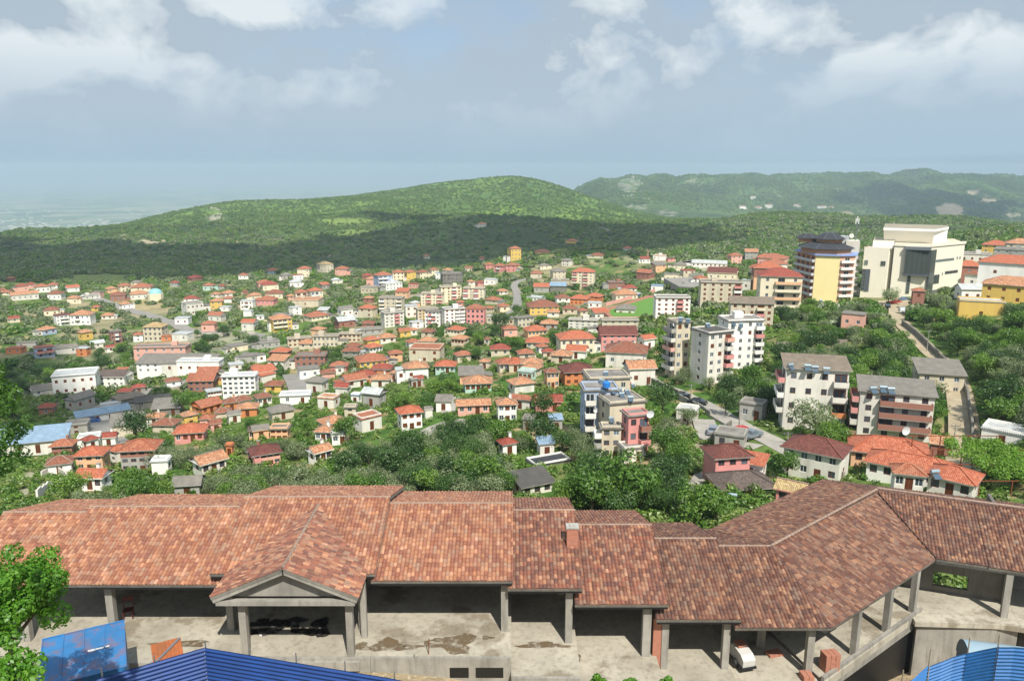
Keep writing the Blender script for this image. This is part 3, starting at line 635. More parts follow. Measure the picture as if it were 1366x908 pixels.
mb = MB(); mb.box(-.6, .6, -.5, .5, 0, 1.7); mb.build('cabin', plain('grey_paint', '#6f7a80', .5), KI)
mb = MB(); mb.face([(-.75, -.65, 1.72), (.75, -.65, 1.72), (.75, .7, 2.15), (-.75, .7, 2.15)], 0, [(0, 0), (1.5, 0), (1.5, 1.4), (0, 1.4)]); mb.face([(-.75, -.65, 1.70), (-.75, .7, 2.1), (.75, .7, 2.1), (.75, -.65, 1.70)]); mb.bar((-.7, -.6, 1.78), (.7, .6, 2.16), .12, .05, 1); mb.build('lid', [m_rust, m_steel], KI)
# compressor / cement mixer style trailer under the eave
p = WZ(988, 886, fh); MA = thing('compressor_trailer', 'dusty white engine trailer parked under the eave near the corner column', 'machine', (p.x, p.y, fh + .003), .25)
mb = MB(); 
prof = [(-.9, .45), (-.95, .9), (-.6, 1.15), (.4, 1.3), (.95, 1.0), (1.0, .45)]
for s in (-.42, .42): mb.face([(s, a, b) for a, b in (prof if s > 0 else prof[::-1])])
for k in range(len(prof)):
    a = prof[k]; b_ = prof[(k+1) % len(prof)]; mb.face([(-.42, *a), (-.42, *b_), (.42, *b_), (.42, *a)])
mb.build('engine_hood', plain('dusty_white', '#c9c8c2', .6), MA)
mb = MB(); mb.box(-.3, .3, -.1, .5, 1.3, 1.42); mb.build('crate_lid', m_brick2, MA)
mb = MB(); mb.box(-.5, .5, -1.0, 1.1, .32, .44); mb.bar((0, 1.1, .38), (0, 1.9, .2), .08, .08); mb.build('chassis', m_black, MA)
for s in (-.55, .55):
    mb = MB(); mb.tube((s - .08, -.1, .3), (s + .08, -.1, .3), .3, n=16); mb.build('wheel', m_black, MA)
# brick stacks
def brick_stack(px, py, z, w, d, h, label, rz=0):
    p = WZ(px, py, z); mb = MB(); rr = random.Random(int(px))
    k = int(h / .2)
    for a in range(k):
        for i in range(int(w / .33)):
            x0 = -w / 2 + i * .33; j = rr.uniform(-.015, .015); mb.box(x0 + .01, x0 + .32, -d / 2 + j, d / 2 + j, a * .2 + .002, a * .2 + .19)
    o = mb.build('brick_stack', m_brick2, loc=(p.x, p.y, z + .003), rz=rz); tag(o, label, 'bricks', 'stacks of hollow bricks on the arcade floor')
brick_stack(1106, 892, fh, 1., .7, 1.4, 'taller stack of orange hollow bricks on the slab edge', .2)
brick_stack(1078, 905, fh, .9, .7, .6, 'low stack of orange bricks left of the taller brick stack', .1)
brick_stack(1035, 872, fh, 1.3, .6, .2, 'flat layer of red bricks lying beside the thick inner column', .3)
# red chair, stored against the rear column
p = WZ(172, 823, -27.9); CH = thing('chair', 'dark red wooden chair standing in the shade of the arcade at left', 'chair', (p.x, p.y, -27.896), .3)
mb = MB(); mb.box(-.3, .3, -.28, .28, .5, .56); mb.build('seat', plain('dark_red_wood', '#5a221c', .6), CH)
mb = MB(); mb.bar((-.27, .26, .56), (-.27, .36, 1.3), .05, .05); mb.bar((.27, .26, .56), (.27, .36, 1.3), .05, .05); mb.box(-.3, .3, .3, .34, 1.0, 1.28); mb.build('backrest', plain('dark_red_wood', '#5a221c', .6), CH)
for a in (-.26, .26):
    for b_ in (-.24, .24): mb = MB(); mb.box(a - .03, a + .03, b_ - .03, b_ + .03, 0, .5); mb.build('leg', plain('dark_red_wood', '#5a221c', .6), CH)
# tunnel shaped shelter behind the right fence
p = WY(1338, 852, 40.5); SH = thing('tunnel_shelter', 'pale blue-grey tunnel shaped shelter behind the bright blue fence', 'shelter', (p.x, p.y, -29.5), -.25)
mb = MB(); k = 12; r_ = 1.4; hh = 28.0 - 26.2
A = [(r_ * math.cos(PI * i / k), r_ * 1.0 * math.sin(PI * i / k) + .8) for i in range(k + 1)]
for i in range(k): mb.face([(-1.9, A[i][0], A[i][1]), (3, A[i][0], A[i][1]), (3, A[i+1][0], A[i+1][1]), (-1.9, A[i+1][0], A[i+1][1])])
mb.build('canopy', plain('pale_blue_sheet', '#93a9b5', .45), SH, smooth=True)
mb = MB(); mb.face([(-1.88, a, b_) for a, b_ in A]); mb.face([(2.98, a, b_) for a, b_ in A[::-1]]); mb.box(-1.85, 2.95, -1.38, 1.38, 0, .8); mb.build('end_panel', plain('dark_grey_sheet', '#5c6668', .6), SH)
# debris rocks between the fence and the wing
rr = random.Random(8); mb = MB()
for k in range(160):
    px = rr.uniform(1215, 1330); py = rr.uniform(845, 900); g = G(px, py)
    if g is None or g.y > 46: continue
    s = rr.uniform(.06, .28); mb.blob((g.x, g.y, g.z + s * .2), (s, s * .9, s * .6), 0, 7, 4, rr, .3)
tag(mb.build('rubble', concrete('rubble_stone', '#b8ae9c', '#8f8676')), 'pale stone rubble on the bank below the corner of the wing', 'rubble', None, 'stuff')
mb = MB(); rr = random.Random(9)
for k in range(400):
    g = G(rr.uniform(455, 690), rr.uniform(868, 905))
    if g is None or g.y > 40: continue
    s = rr.uniform(.03, .1); mb.blob((g.x, g.y, g.z), (s, s, s * .7), 0, 6, 3, rr, .3)
if mb.v: tag(mb.build('gravel', concrete('gravel_stone', '#c0b298', '#998b74')), 'loose gravel beside the deep blue fence', 'gravel', None, 'stuff')
# rebar stakes
for i, (px, py, h, lb) in enumerate(((571, 872, 1.0, 'thin rusty stake standing on the slab edge between two wet stains'), (552, 905, 1.6, 'bent steel stake on the gravel in front of the black opening'))):
    z = -27.6 if i == 0 else -29.; p = WZ(px, py, z); mb = MB(); mb.tube((0, 0, -.6), (.08, 0, h), .03, n=6); tag(mb.build('stake', m_steel if i else m_brown, loc=(p.x, p.y, z)), lb, 'stake')
# ------------------------------------------------------------------ houses
PAL = dict(W='#f1eee6', C='#e6dabd', Y='#dcb860', P='#d9938c', K='#e0aa98', E='#e5b58c', O='#cf8352', B='#aab9cf', G='#a9a79f', M='#b5d2c4', T='#cfc4ab', L='#dfdbcf', D='#8f8a7e')
WNAME = dict(W='white', C='cream', Y='yellow', P='pink', K='pale pink', E='peach', O='orange', B='pale blue', G='grey', M='mint', T='sand coloured', L='off-white', D='dark grey', R='bare brick', U='bare concrete')
RNAME = dict(o='orange tile', O='bright orange tile', r='red tile', t='tan tile', b='brown tile', m='maroon tile', d='dark grey tile', k='black tile', s='straw coloured old tile', g='grey sheet', u='blue sheet', w='pale sheet', F='flat', x='black sheet', a='weathered sheet')
RM = dict(RT); RM.update(g=m_cgrey, u=m_cblue, w=m_cwhite, F=m_flatroof, x=m_cdark, a=m_cbrown)
def wm(c):
    if c == 'R': return m_brick
    if c == 'U': return m_dark_conc
    return plaster(PAL[c], .55 if c in 'TLDG' else .3)
_win = {}
def win_mesh(kind):
    if kind in _win: return _win[kind]
    mb = MB(); fr = {'white': m_white, 'brown': m_brown, 'bare': m_dark_conc, 'dark': m_steel}[kind]; t = .07
    for x0, x1, z0, z1 in ((-.5, .5, 0, t), (-.5, .5, 1 - t, 1), (-.5, -.5 + t, t, 1 - t), (.5 - t, .5, t, 1 - t), (-.03, .03, t, 1 - t)): mb.box(x0, x1, .06, .12, z0, z1, 0)
    if kind == 'brown': 
        for k in range(6): mb.box(-.43, .43, .05, .075, .1 + k * .14, .2 + k * .14, 0)
    mb.box(-.5 + t, .5 - t, .10, .11, t, 1 - t, 1)
    me = mb.mesh('window', [fr, m_glass]); 
    f2 = MB()
    for x0, x1, z0, z1 in ((-.5, .5, 0, t), (-.5, .5, 1 - t, 1), (-.5, -.5 + t, t, 1 - t), (.5 - t, .5, t, 1 - t), (-.03, .03, t, 1 - t)): f2.box(x0, x1, .06, .12, z0, z1, 0)
    p2 = MB(); p2.box(-.5 + t, .5 - t, .10, .11, t, 1 - t, 0)
    _win[kind] = (me, f2.mesh('window', fr), p2.mesh('pane', m_glass)); return _win[kind]
def facade(mb, W, H, z0, holes, T, m=0):
    """wall W wide from z0 to H with openings [(x,z,w,h)], 0.14 m reveals"""
    xs = sorted({0., W} | {round(h[0], 3) for h in holes} | {round(h[0] + h[2], 3) for h in holes}); zs = sorted({z0, H} | {round(h[1], 3) for h in holes} | {round(h[1] + h[3], 3) for h in holes})
    def inh(x, z): return any(h[0] < x < h[0] + h[2] and h[1] < z < h[1] + h[3] for h in holes)
    for j in range(len(zs) - 1):
        run = None
        for i in range(len(xs) - 1):
            a, b, c, d = xs[i], xs[i+1], zs[j], zs[j+1]; hol = inh((a + b) / 2, (c + d) / 2)
            if not hol: run = (a if run is None else run[0], b)
            if (hol or i == len(xs) - 2) and run:
                a, b = run; mb.face([T @ Vector(p) for p in ((a, 0, c), (b, 0, c), (b, 0, d), (a, 0, d))], m, [(a, c), (b, c), (b, d), (a, d)]); run = None
    for x, z, w, h in holes:
        for q in (((x, 0, z), (x + w, 0, z), (x + w, .14, z), (x, .14, z)), ((x, 0, z + h), (x, .14, z + h), (x + w, .14, z + h), (x + w, 0, z + h)),
                  ((x, 0, z), (x, .14, z), (x, .14, z + h), (x, 0, z + h)), ((x + w, 0, z), (x + w, 0, z + h), (x + w, .14, z + h), (x + w, .14, z))):
            mb.face([T @ Vector(p) for p in q], m)
        mb.face([T @ Vector(p) for p in ((x, .14, z), (x + w, .14, z), (x + w, .14, z + h), (x, .14, z + h))], m)
HOUSES = []; FOOT = []
def quad_roof(mb, pts, m, uv0=None):
    a = Vector(pts[0]); u = (Vector(pts[1]) - a).normalized(); n = u.cross(Vector(pts[2]) - a).normalized(); v = n.cross(u)
    mb.face(pts, m, [((Vector(p) - a).dot(u), (Vector(p) - a).dot(v)) for p in pts])
def house(x0, x1, pe, pb, roof='h', wall='W', rc='o', rot=None, ratio=.8, fl=None, bays=None, win=None, Y=None, balc=(), name=None, cat=None, desc=None, over=.5, rise=None, upper=None, wwin=(1.0, 1.15), skipw=(), group=None, base=None, sink=4, fh_=None, shutters=False):
    cx = (x0 + x1) / 2; g = G(cx, pb) if Y is None else WY(cx, pb, Y)
    Y = g.y; zc = g.y * cp - g.z * sp; kv = F * Y / zc ** 2; Wt = (x1 - x0) * zc / F; Hh = max(2.4, zpy(pe, Y) - g.z)
    rr = random.Random(int(x0 * 7 + pb * 13)); rot = math.radians(rr.uniform(-32, 32) if rot is None else rot)
    if fl is None: fl = max(1, round(Hh / 3.0))
    over = min(over, Wt * .08) if roof != 'F' else .15
    w = (Wt - 2 * over) / (math.cos(rot) + ratio * abs(math.sin(rot))); d = w * ratio
    az = math.atan2(g.x, g.y); a = rot - az
    push = (w * abs(math.sin(rot)) + d * math.cos(rot)) / 2
    c = g + Vector((math.sin(az) * push, math.cos(az) * push, 0))
    gz = g.z
    for k in HOUSES:      # keep clear of houses already standing
        pass
    FOOT.append((c.x, c.y, max(w, d) * .5 + .3, w, d, a))
    near_ = Y < 235; top = 4
    nm = name or ('apartment_block' if fl >= 4 else ('shed' if w < 5 and fl == 1 else 'house'))
    root = thing(nm, None, cat or {'apartment_block': 'apartment block', 'shed': 'shed', 'house': 'house'}.get(nm, 'building'), (c.x, c.y, gz), a)
    if group: root['group'] = group
    fh = (fh_ or Hh / fl)
    faces = [(w, Matrix.Translation((-w/2, -d/2, 0))), (d, Matrix.Translation((w/2, -d/2, 0)) @ Matrix.Rotation(PI/2, 4, 'Z')), (w, Matrix.Translation((w/2, d/2, 0)) @ Matrix.Rotation(PI, 4, 'Z')), (d, Matrix.Translation((-w/2, d/2, 0)) @ Matrix.Rotation(-PI/2, 4, 'Z'))]
    mb = MB(); ub = MB(); wins = []
    for fi, (fw, T) in enumerate(faces):
        holes = []; uholes = []
        if fi == 2 or fi in skipw: nb = 0
        elif fi == 0: nb = bays if bays is not None else max(1, int(fw / 3.0))
        else: nb = max(1, int(fw / 3.6)) if ratio > .25 and Y < 480 else (1 if Y < 600 else 0)
        if fi == 1 and rot > .35: pass
        for f in range(fl):
            for k in range(nb):
                ww, wh = wwin; ww = min(ww, fw / (nb + .6)); wh = min(wh, fh * .5)
                if rr.random() < (.12 if bays is None else .0): continue
                x = fw * (k + .5) / nb - ww / 2; z = f * fh + fh * .33
                dl = f == 0 and fi == 0 and k == nb // 2 and fl <= 3 and near_
                if dl: z = .05; wh = min(2.1, fh * .75)
                if z + wh > Hh - .15: continue
                hb2 = next((q for q in balc if q[0] == fi and q[1] == k and f >= q[3]), None)
                if hb2: z = f * fh + .1; wh = fh * .74; ww = min(fw / nb * .8, 2.4); x = fw * (k + .5) / nb - ww / 2
                (uholes if (upper and f == fl - 1) else holes).append((x, z, ww, wh))
                wins.append((fi, T, x + ww / 2, z, ww, wh, hb2 is not None or (upper and f == fl - 1), dl))
        if upper:
            zt = (fl - 1) * fh; facade(mb, fw, zt, -sink, holes, T); facade(ub, fw, Hh, zt, uholes, T)
        else: facade(mb, fw, Hh, -sink, holes, T)
    mb.face([(-w/2, -d/2, Hh), (w/2, -d/2, Hh), (w/2, d/2, Hh), (-w/2, d/2, Hh)])
    mb.build('wall', wm(wall), root)
    if upper: ub.build('upper_wall', wm(upper), root)
    kind0 = win or ('white' if rr.random() < .6 else 'brown')
    for fi, T, x, z, ww, wh, open_, dl in wins:
        p = T @ Vector((x, 0, z)); rz = (0, PI/2, PI, -PI/2)[fi]
        if near_:
            if dl:
                o = link('door', _doormesh(), root, p, rz); o.scale = (ww, 1, wh); continue
            kk = kind0 if rr.random() < .8 else 'brown'
            o = link('window', win_mesh(kk)[0] if Y > 160 else win_mesh(kk)[1], root, p, rz); o.scale = (ww, 1, wh)
            if Y <= 160: link('pane', win_mesh(kk)[2], o)
        elif (x1 - x0) > 9: o = link('window', win_mesh(kind0)[0], root, p, rz); o.scale = (ww, 1, wh)
        else: o = link('window', win_mesh('bare')[0], root, p, rz); o.scale = (ww, 1, wh)
    for q in balc:       # (face, bay, colour, first floor[, nbays])
        fi, k, colr, f0 = q[:4]; nbq = q[4] if len(q) > 4 else None
        fw, T = faces[fi]; nb = (bays if (fi == 0 and bays is not None) else max(1, int(fw / (3.0 if fi == 0 else 3.6)))); bw = fw / nb * (nbq or 1) * .94; xc = fw * (k + .5 * (nbq or 1)) / nb
        for f in range(f0, fl):
            z = f * fh; bm_ = MB(); T2 = T @ Matrix.Translation((xc - bw/2, -1.25, z))
            bm_.box(0, bw, 0, 1.24, -.14, 0, 0, T2)
            cc = colr[(f + k) % len(colr)]; hgt = .95
            for s in ((0, bw, 0, .1), (0, .1, .1, 1.24), (bw - .1, bw, .1, 1.24)): bm_.box(s[0], s[1], s[2], s[3], .002, hgt, 1, T2)
            bm_.build('balcony', [m_conc, wm(cc)], root)
    if not desc and upper is None and fl <= 3 and w > 6 and rr.random() < .5:      # lean-to annex
        sd = rr.choice((-1, 1)); aw = w * rr.uniform(.25, .45); ad = d * rr.uniform(.45, .8); ah = min(Hh * .8, fh * rr.choice((.85, 1., 1.25))); yo = rr.uniform(-.5, .2) * (d - ad) - (d * .12 if rr.random() < .4 else 0); xa = sd * (w/2 + aw/2)
        am = MB(); am.box(xa - aw/2 + (.01 if sd > 0 else 0), xa + aw/2 - (.01 if sd < 0 else 0), yo - ad/2, yo + ad/2, -sink, ah); am.build('annex', wm(rr.choice((wall, wall, 'L', 'G'))), root)
        am = MB(); ov = .25; x1_, x2_ = xa - aw/2 - (ov if sd < 0 else 0), xa + aw/2 + (ov if sd > 0 else 0); za, zb_ = ah + .03, ah + .03 + aw * .18 * rr.choice((0, 1)); zl, zr_ = (zb_, za) if sd > 0 else (za, zb_)
        quad_roof(am, [(x1_, yo - ad/2 - ov, zl + .1), (x2_, yo - ad/2 - ov, zr_ + .1), (x2_, yo + ad/2 + ov, zr_ + .1), (x1_, yo + ad/2 + ov, zl + .1)], 0)
        am.face([(x1_, yo - ad/2 - ov, zl), (x1_, yo + ad/2 + ov, zl), (x2_, yo + ad/2 + ov, zr_), (x2_, yo - ad/2 - ov, zr_)], 0); am.face([(x1_, yo - ad/2 - ov, zl), (x2_, yo - ad/2 - ov, zr_), (x2_, yo - ad/2 - ov, zr_ + .1), (x1_, yo - ad/2 - ov, zl + .1)], 0)
        am.face([(x1_, yo + ad/2, zl), (x2_, yo + ad/2, zr_), (x2_, yo + ad/2, ah - .1), (x1_, yo + ad/2, ah - .1)], 0)
        am.build('annex_roof', RM[rr.choice((rc, 'g', 'g', 'F', 'w'))], root)
        if Y < 500: wi = link('window', win_mesh(kind0)[0], root, (xa, yo - ad/2 - .11, ah * .35)); wi.scale = (min(1., aw * .4), 1, ah * .38)
    # roof
    o = over; rise = rise if rise is not None else min(.22 * min(w, d) + .3, 2.6); rb = MB(); t = .16; caps = []
    if roof in 'hg':
        X, D_ = w/2 + o, d/2 + o; zb = Hh + .01; long_x = w >= d; e = (min(X, D_) if roof == 'h' else 0)
        if long_x: r1, r2 = Vector((-X + e, 0, zb + rise)), Vector((X - e, 0, zb + rise))
        else: r1, r2 = Vector((0, -D_ + e, zb + rise)), Vector((0, D_ - e, zb + rise))
        c4 = [Vector((-X, -D_, zb)), Vector((X, -D_, zb)), Vector((X, D_, zb)), Vector((-X, D_, zb))]
        if long_x: fs = [(c4[0], c4[1], r2, r1), (c4[2], c4[3], r1, r2), (c4[1], c4[2], r2), (c4[3], c4[0], r1)]
        else: fs = [(c4[1], c4[2], r2, r1), (c4[3], c4[0], r1, r2), (c4[0], c4[1], r1), (c4[2], c4[3], r2)]
        for k, f_ in enumerate(fs):
            if roof == 'g' and len(f_) == 3:
                tri = [Vector((p.x * (X - o) / X, p.y * (D_ - o) / D_, p.z if p.z > zb + .1 else zb)) for p in f_]; rb.face(tri, 1)
            else: quad_roof(rb, list(f_), 0)
        lo = [p - Vector((0, 0, t)) for p in c4]; rb.face(lo[::-1], 1)
        for k in range(4): rb.face([lo[k], lo[(k+1) % 4], c4[(k+1) % 4], c4[k]], 1)
        ro = rb.build('roof', [RM[rc], wm(wall) if roof == 'g' else m_conc], root)
        if near_ and rc in 'oOrtbmds':
            cbm = MB(); hips = [(r1, r2)] + ([(c4[0], r1), (c4[3] if long_x else c4[1], r1), (c4[1] if long_x else c4[3], r2), (c4[2], r2)] if roof == 'h' else [])
            if roof == 'h' and not long_x: hips = [(r1, r2), (c4[0], r1), (c4[1], r1), (c4[2], r2), (c4[3], r2)]
            for a_, b_ in hips:
                if (a_ - b_).length > .3: cbm.bar(a_ + Vector((0, 0, .05)), b_ + Vector((0, 0, .05)), .22, .12)
            cbm.build('ridge_tiles', m_cap if rc in 'tbs' else RM[rc], ro)
            if rr.random() < .35 and desc is None: 
                ch = MB(); ch.box(-.25, .25, -.25, .25, 0, 1.3); ch.box(-.32, .32, -.32, .32, 1.3, 1.38, 1); ch.build('chimney', [wm(wall), m_conc], ro, loc=(w * .2, d * .1, Hh + rise * .5))
    elif roof == 's':    # single slope
        X, D_ = w/2 + o, d/2 + o; pts = [(-X, -D_, Hh + .1), (X, -D_, Hh + .1), (X, D_, Hh + rise), (-X, D_, Hh + rise)]
        quad_roof(rb, pts, 0); lo = [(p[0], p[1], p[2] - .12) for p in pts]; rb.face(lo[::-1], 1)
        for k in range(4): rb.face([lo[k], lo[(k+1) % 4], pts[(k+1) % 4], pts[k]], 1)
        rb.box(-w/2, w/2, d/2 - .1, d/2 - .002, Hh, Hh + rise - .3, 1); rb.build('roof', [RM[rc], m_conc], root)
    elif roof in 'Ff':
        q_ = .35 if roof == 'f' else .2; rb.box(-w/2 - q_, w/2 + q_, -d/2 - q_, d/2 + q_, Hh + .003, Hh + .25, 0)
        ro = rb.build('roof', [RM[rc] if rc != 'F' else m_flatroof], root)
        if near_ or w > 9:
            pb_ = MB(); hh = Hh + .25
            for s in ((-w/2, w/2, -d/2, -d/2 + .18), (-w/2, w/2, d/2 - .18, d/2), (-w/2, -w/2 + .18, -d/2 + .18, d/2 - .18), (w/2 - .18, w/2, -d/2 + .18, d/2 - .18)): pb_.box(*s, hh, hh + .3)
            pb_.build('parapet', wm(wall), ro)
            hb3 = MB(); hb3.box(-1.2, 1.2, -1, 1, hh, hh + 1.6); 
            if w > 9 and rr.random() < .6: hb3.build('stair_hut', wm(wall), ro, loc=(w * rr.uniform(-.25, .25), d * .15, 0))
    HOUSES.append(dict(o=root, wall=wall, rc=rc if roof not in 'F' else 'F', fl=fl, px=cx, py=(pe + pb) / 2, desc=desc, Y=Y, w=w, d=d, H=Hh, a=a, c=c, roof=roof, pw=x1 - x0, near=near_, upper=upper, nm=nm))
    return HOUSES[-1]
_dm = []
def _doormesh():
    if not _dm:
        mb = MB(); mb.box(-.5, .5, .06, .12, 0, 1, 0); mb.box(-.44, -.05, .05, .062, .1, .9, 1); mb.box(.05, .44, .05, .062, .1, .9, 1); _dm.append(mb.mesh('door', [m_brown, plain('door_panel', '#5b3019', .5)]))
    return _dm[0]
def table(ox, oy, txt, sc=3.903):
    for ln in txt.strip().splitlines():
        t = ln.split()
        if not t: continue
        a, b, pe, pb = (float(v) for v in t[:4]); k = dict(p.split('=') for p in t[5:]) if len(t) > 5 else {}
        code = t[4]; kw = {}
        if 'rot' in k: kw['rot'] = float(k['rot'])
        if 'q' in k: kw['ratio'] = float(k['q'])
        if 'f' in k: kw['fl'] = int(k['f'])
        if 'b' in k: kw['bays'] = int(k['b'])
        if 'u' in k: kw['upper'] = k['u']
        if 'w' in k: kw['win'] = {'b': 'brown', 'w': 'white', 'o': 'bare', 'd': 'dark'}[k['w']]
        if 'bal' in k: kw['balc'] = [(0, int(c), k.get('bc', 'W'), 1) for c in k['bal']]
        if 'n' in k: kw['name'] = k['n']; kw['cat'] = k['n'].replace('_', ' ')
        if 'd' in k: kw['desc'] = k['d'].replace('_', ' ')
        house(ox + a / sc, ox + b / sc, oy + pe / sc, oy + pb / sc, code[0], code[1], code[2], **kw)
table(0, 300, '''
0 32 336 352 hKo
0 66 352 368 hCo
85 150 318 348 hKr rot=10
140 188 308 330 hKr
182 262 322 352 hWo rot=12
250 310 312 330 hWo
62 198 362 392 gLt rot=8 q=.4
252 342 360 392 hWb
352 425 382 412 hCt rot=-25
476 534 430 448 hYo
528 600 474 492 hLt
288 375 472 524 FWm f=3 rot=12 bal=12 b=4
372 500 470 522 hWt f=2 rot=-20 bal=1 b=4
198 296 546 574 hBt
410 488 560 600 hYt
574 638 556 618 FRg f=3 w=o bal=1 b=3
694 756 572 608 hWo f=2 rot=-10
752 882 534 608 hTs f=3 rot=-25 w=o b=4
842 900 584 606 FOo f=1
900 1012 572 606 FLw f=1
616 690 318 352 hCo rot=15
686 802 326 364 hCo rot=-12
576 660 366 396 hRb f=2
680 772 360 388 hLt
480 542 352 378 FKg f=1
976 1060 276 292 hRr
1056 1124 316 342 hMo
1240 1300 262 284 hWo
1338 1372 306 320 hWo
956 1034 384 402 hWr
950 1062 412 472 FLg f=2 rot=20 b=4
914 1000 488 520 FWw f=1
1094 1172 398 440 hYt f=2 rot=-15
1160 1222 384 406 hWo
1146 1208 430 450 FWw f=1
1254 1332 398 440 FWw f=2 bal=1 b=3
1268 1322 450 476 FWw f=1
1290 1366 368 394 hCt
1264 1292 347 362 hRr
1098 1158 362 378 hLt
1152 1232 356 376 hLt
1328 1370 386 408 hKo
94 192 620 640 FGg f=1 q=.35
40 136 646 672 FOo f=1
186 282 640 692 FBo f=2 rot=8 bal=01 bc=P b=2
280 402 638 672 gLg rot=5 q=.4
402 474 646 684 FOw f=2
470 546 616 642 gLw rot=10
546 602 638 664 gWr rot=20
710 1000 648 728 fKg f=3 rot=-20 q=.35 b=6 n=factory d=pale_pink_three-storey_factory_hall_with_dark_flat_roof
724 1150 738 786 sWg f=2 rot=-24 q=.28 b=10 n=factory d=long_white_factory_hall_with_dark_roof_in_front_of_the_pink_hall
930 1168 722 776 FWw f=1 rot=-22 q=.35 b=5
1176 1292 640 662 FCg f=1
1250 1366 690 716 FGg f=1
1190 1272 738 760 FLw f=1
1306 1376 742 772 hKo
1030 1156 772 800 gKo rot=-15
430 520 372 388 FLg f=1
''')
table(0, 480, '''
290 526 84 182 fWw f=2 rot=-10 b=5 q=.7 n=factory d=white_two-storey_factory_with_two_bands_of_windows_and_a_pale_roof
524 702 92 142 gWd f=2 rot=-28 b=4 n=factory d=white_factory_shed_with_dark_roof_right_of_the_banded_white_factory
164 286 160 188 gLg rot=10
204 302 248 292 hRr rot=-20
346 500 204 262 gGg f=1 rot=-52 q=1.6 n=storage_shed d=grey_gabled_storage_shed_running_away_below_the_banded_factory
612 700 168 200 hDr
690 762 150 176 hDr
980 1152 112 170 gRo f=2 rot=-18 b=4 w=d q=.9 n=house d=big_bare_brick_house_with_orange_gable_roof_beside_the_white_four-storey_block
1108 1180 104 142 FYo f=2
1158 1356 92 188 fWw f=4 rot=-14 b=6 w=d q=.45 n=apartment_block d=white_four-storey_block_with_small_dark_windows_in_the_left_part_of_town
1070 1162 166 206 fWw f=2 rot=10 b=5
590 760 222 244 FUa f=1 w=o
710 900 228 250 sDx f=1 q=.3
796 960 254 294 sUg f=1 rot=-10
406 676 290 324 sWu f=1 q=.25 rot=8 n=shed d=long_pale_blue_roofed_shed_below_the_grey_storage_shed
530 630 254 268 FWw f=1 q=.4
346 474 344 386 FGg f=2
-20 372 440 500 sLu f=1 rot=-14 q=.45 n=warehouse d=very_long_blue_roofed_warehouse_behind_the_left_tree
412 536 432 462 FWw f=1 rot=-10
430 520 448 470 hWr
530 622 418 452 gWr rot=-15 f=1
272 410 468 502 hRo rot=-20 f=2 b=3
400 586 500 578 hEO f=2 rot=-22 b=3 q=.8 n=house d=peach_two-storey_house_with_bright_orange_hip_roof_left_of_the_brick-topped_house
572 682 474 530 hLO f=2
634 862 474 584 hGo f=3 u=R rot=-18 b=4 n=house d=grey_house_with_bare_brick_top_storey_and_orange_hip_roof_at_lower_left
404 592 634 684 gWO f=1 rot=-32 b=3 q=.7
250 396 572 602 hWb rot=-10 f=1
700 800 250 262 FUx f=1
794 950 346 388 hTb f=2
942 1036 302 334 hYt f=2
1040 1130 308 360 hKo f=3 rot=-15 b=2 w=d
1088 1160 334 378 gKb f=1 rot=10
908 1092 396 432 hPO f=1 rot=-12 b=4
756 872 326 344 hLt f=1
1000 1162 252 286 gOo f=1 b=3
1164 1252 236 264 hOb f=1
1212 1320 224 254 hLb f=1
1120 1212 302 318 hTb f=1
1234 1356 274 296 hOt f=1
1180 1260 290 330 gLg f=1
1294 1380 384 416 hEd f=1 b=3
1286 1390 488 540 hRd f=2 b=3 w=o
1000 1192 556 602 gLt f=1 rot=24 b=3
1178 1226 480 506 FOo f=1
794 900 560 596 FWw f=1
905 1076 686 724 gGg f=1 rot=-14 b=1 n=garage d=grey_gabled_garage_just_behind_the_long_tiled_roof
''')
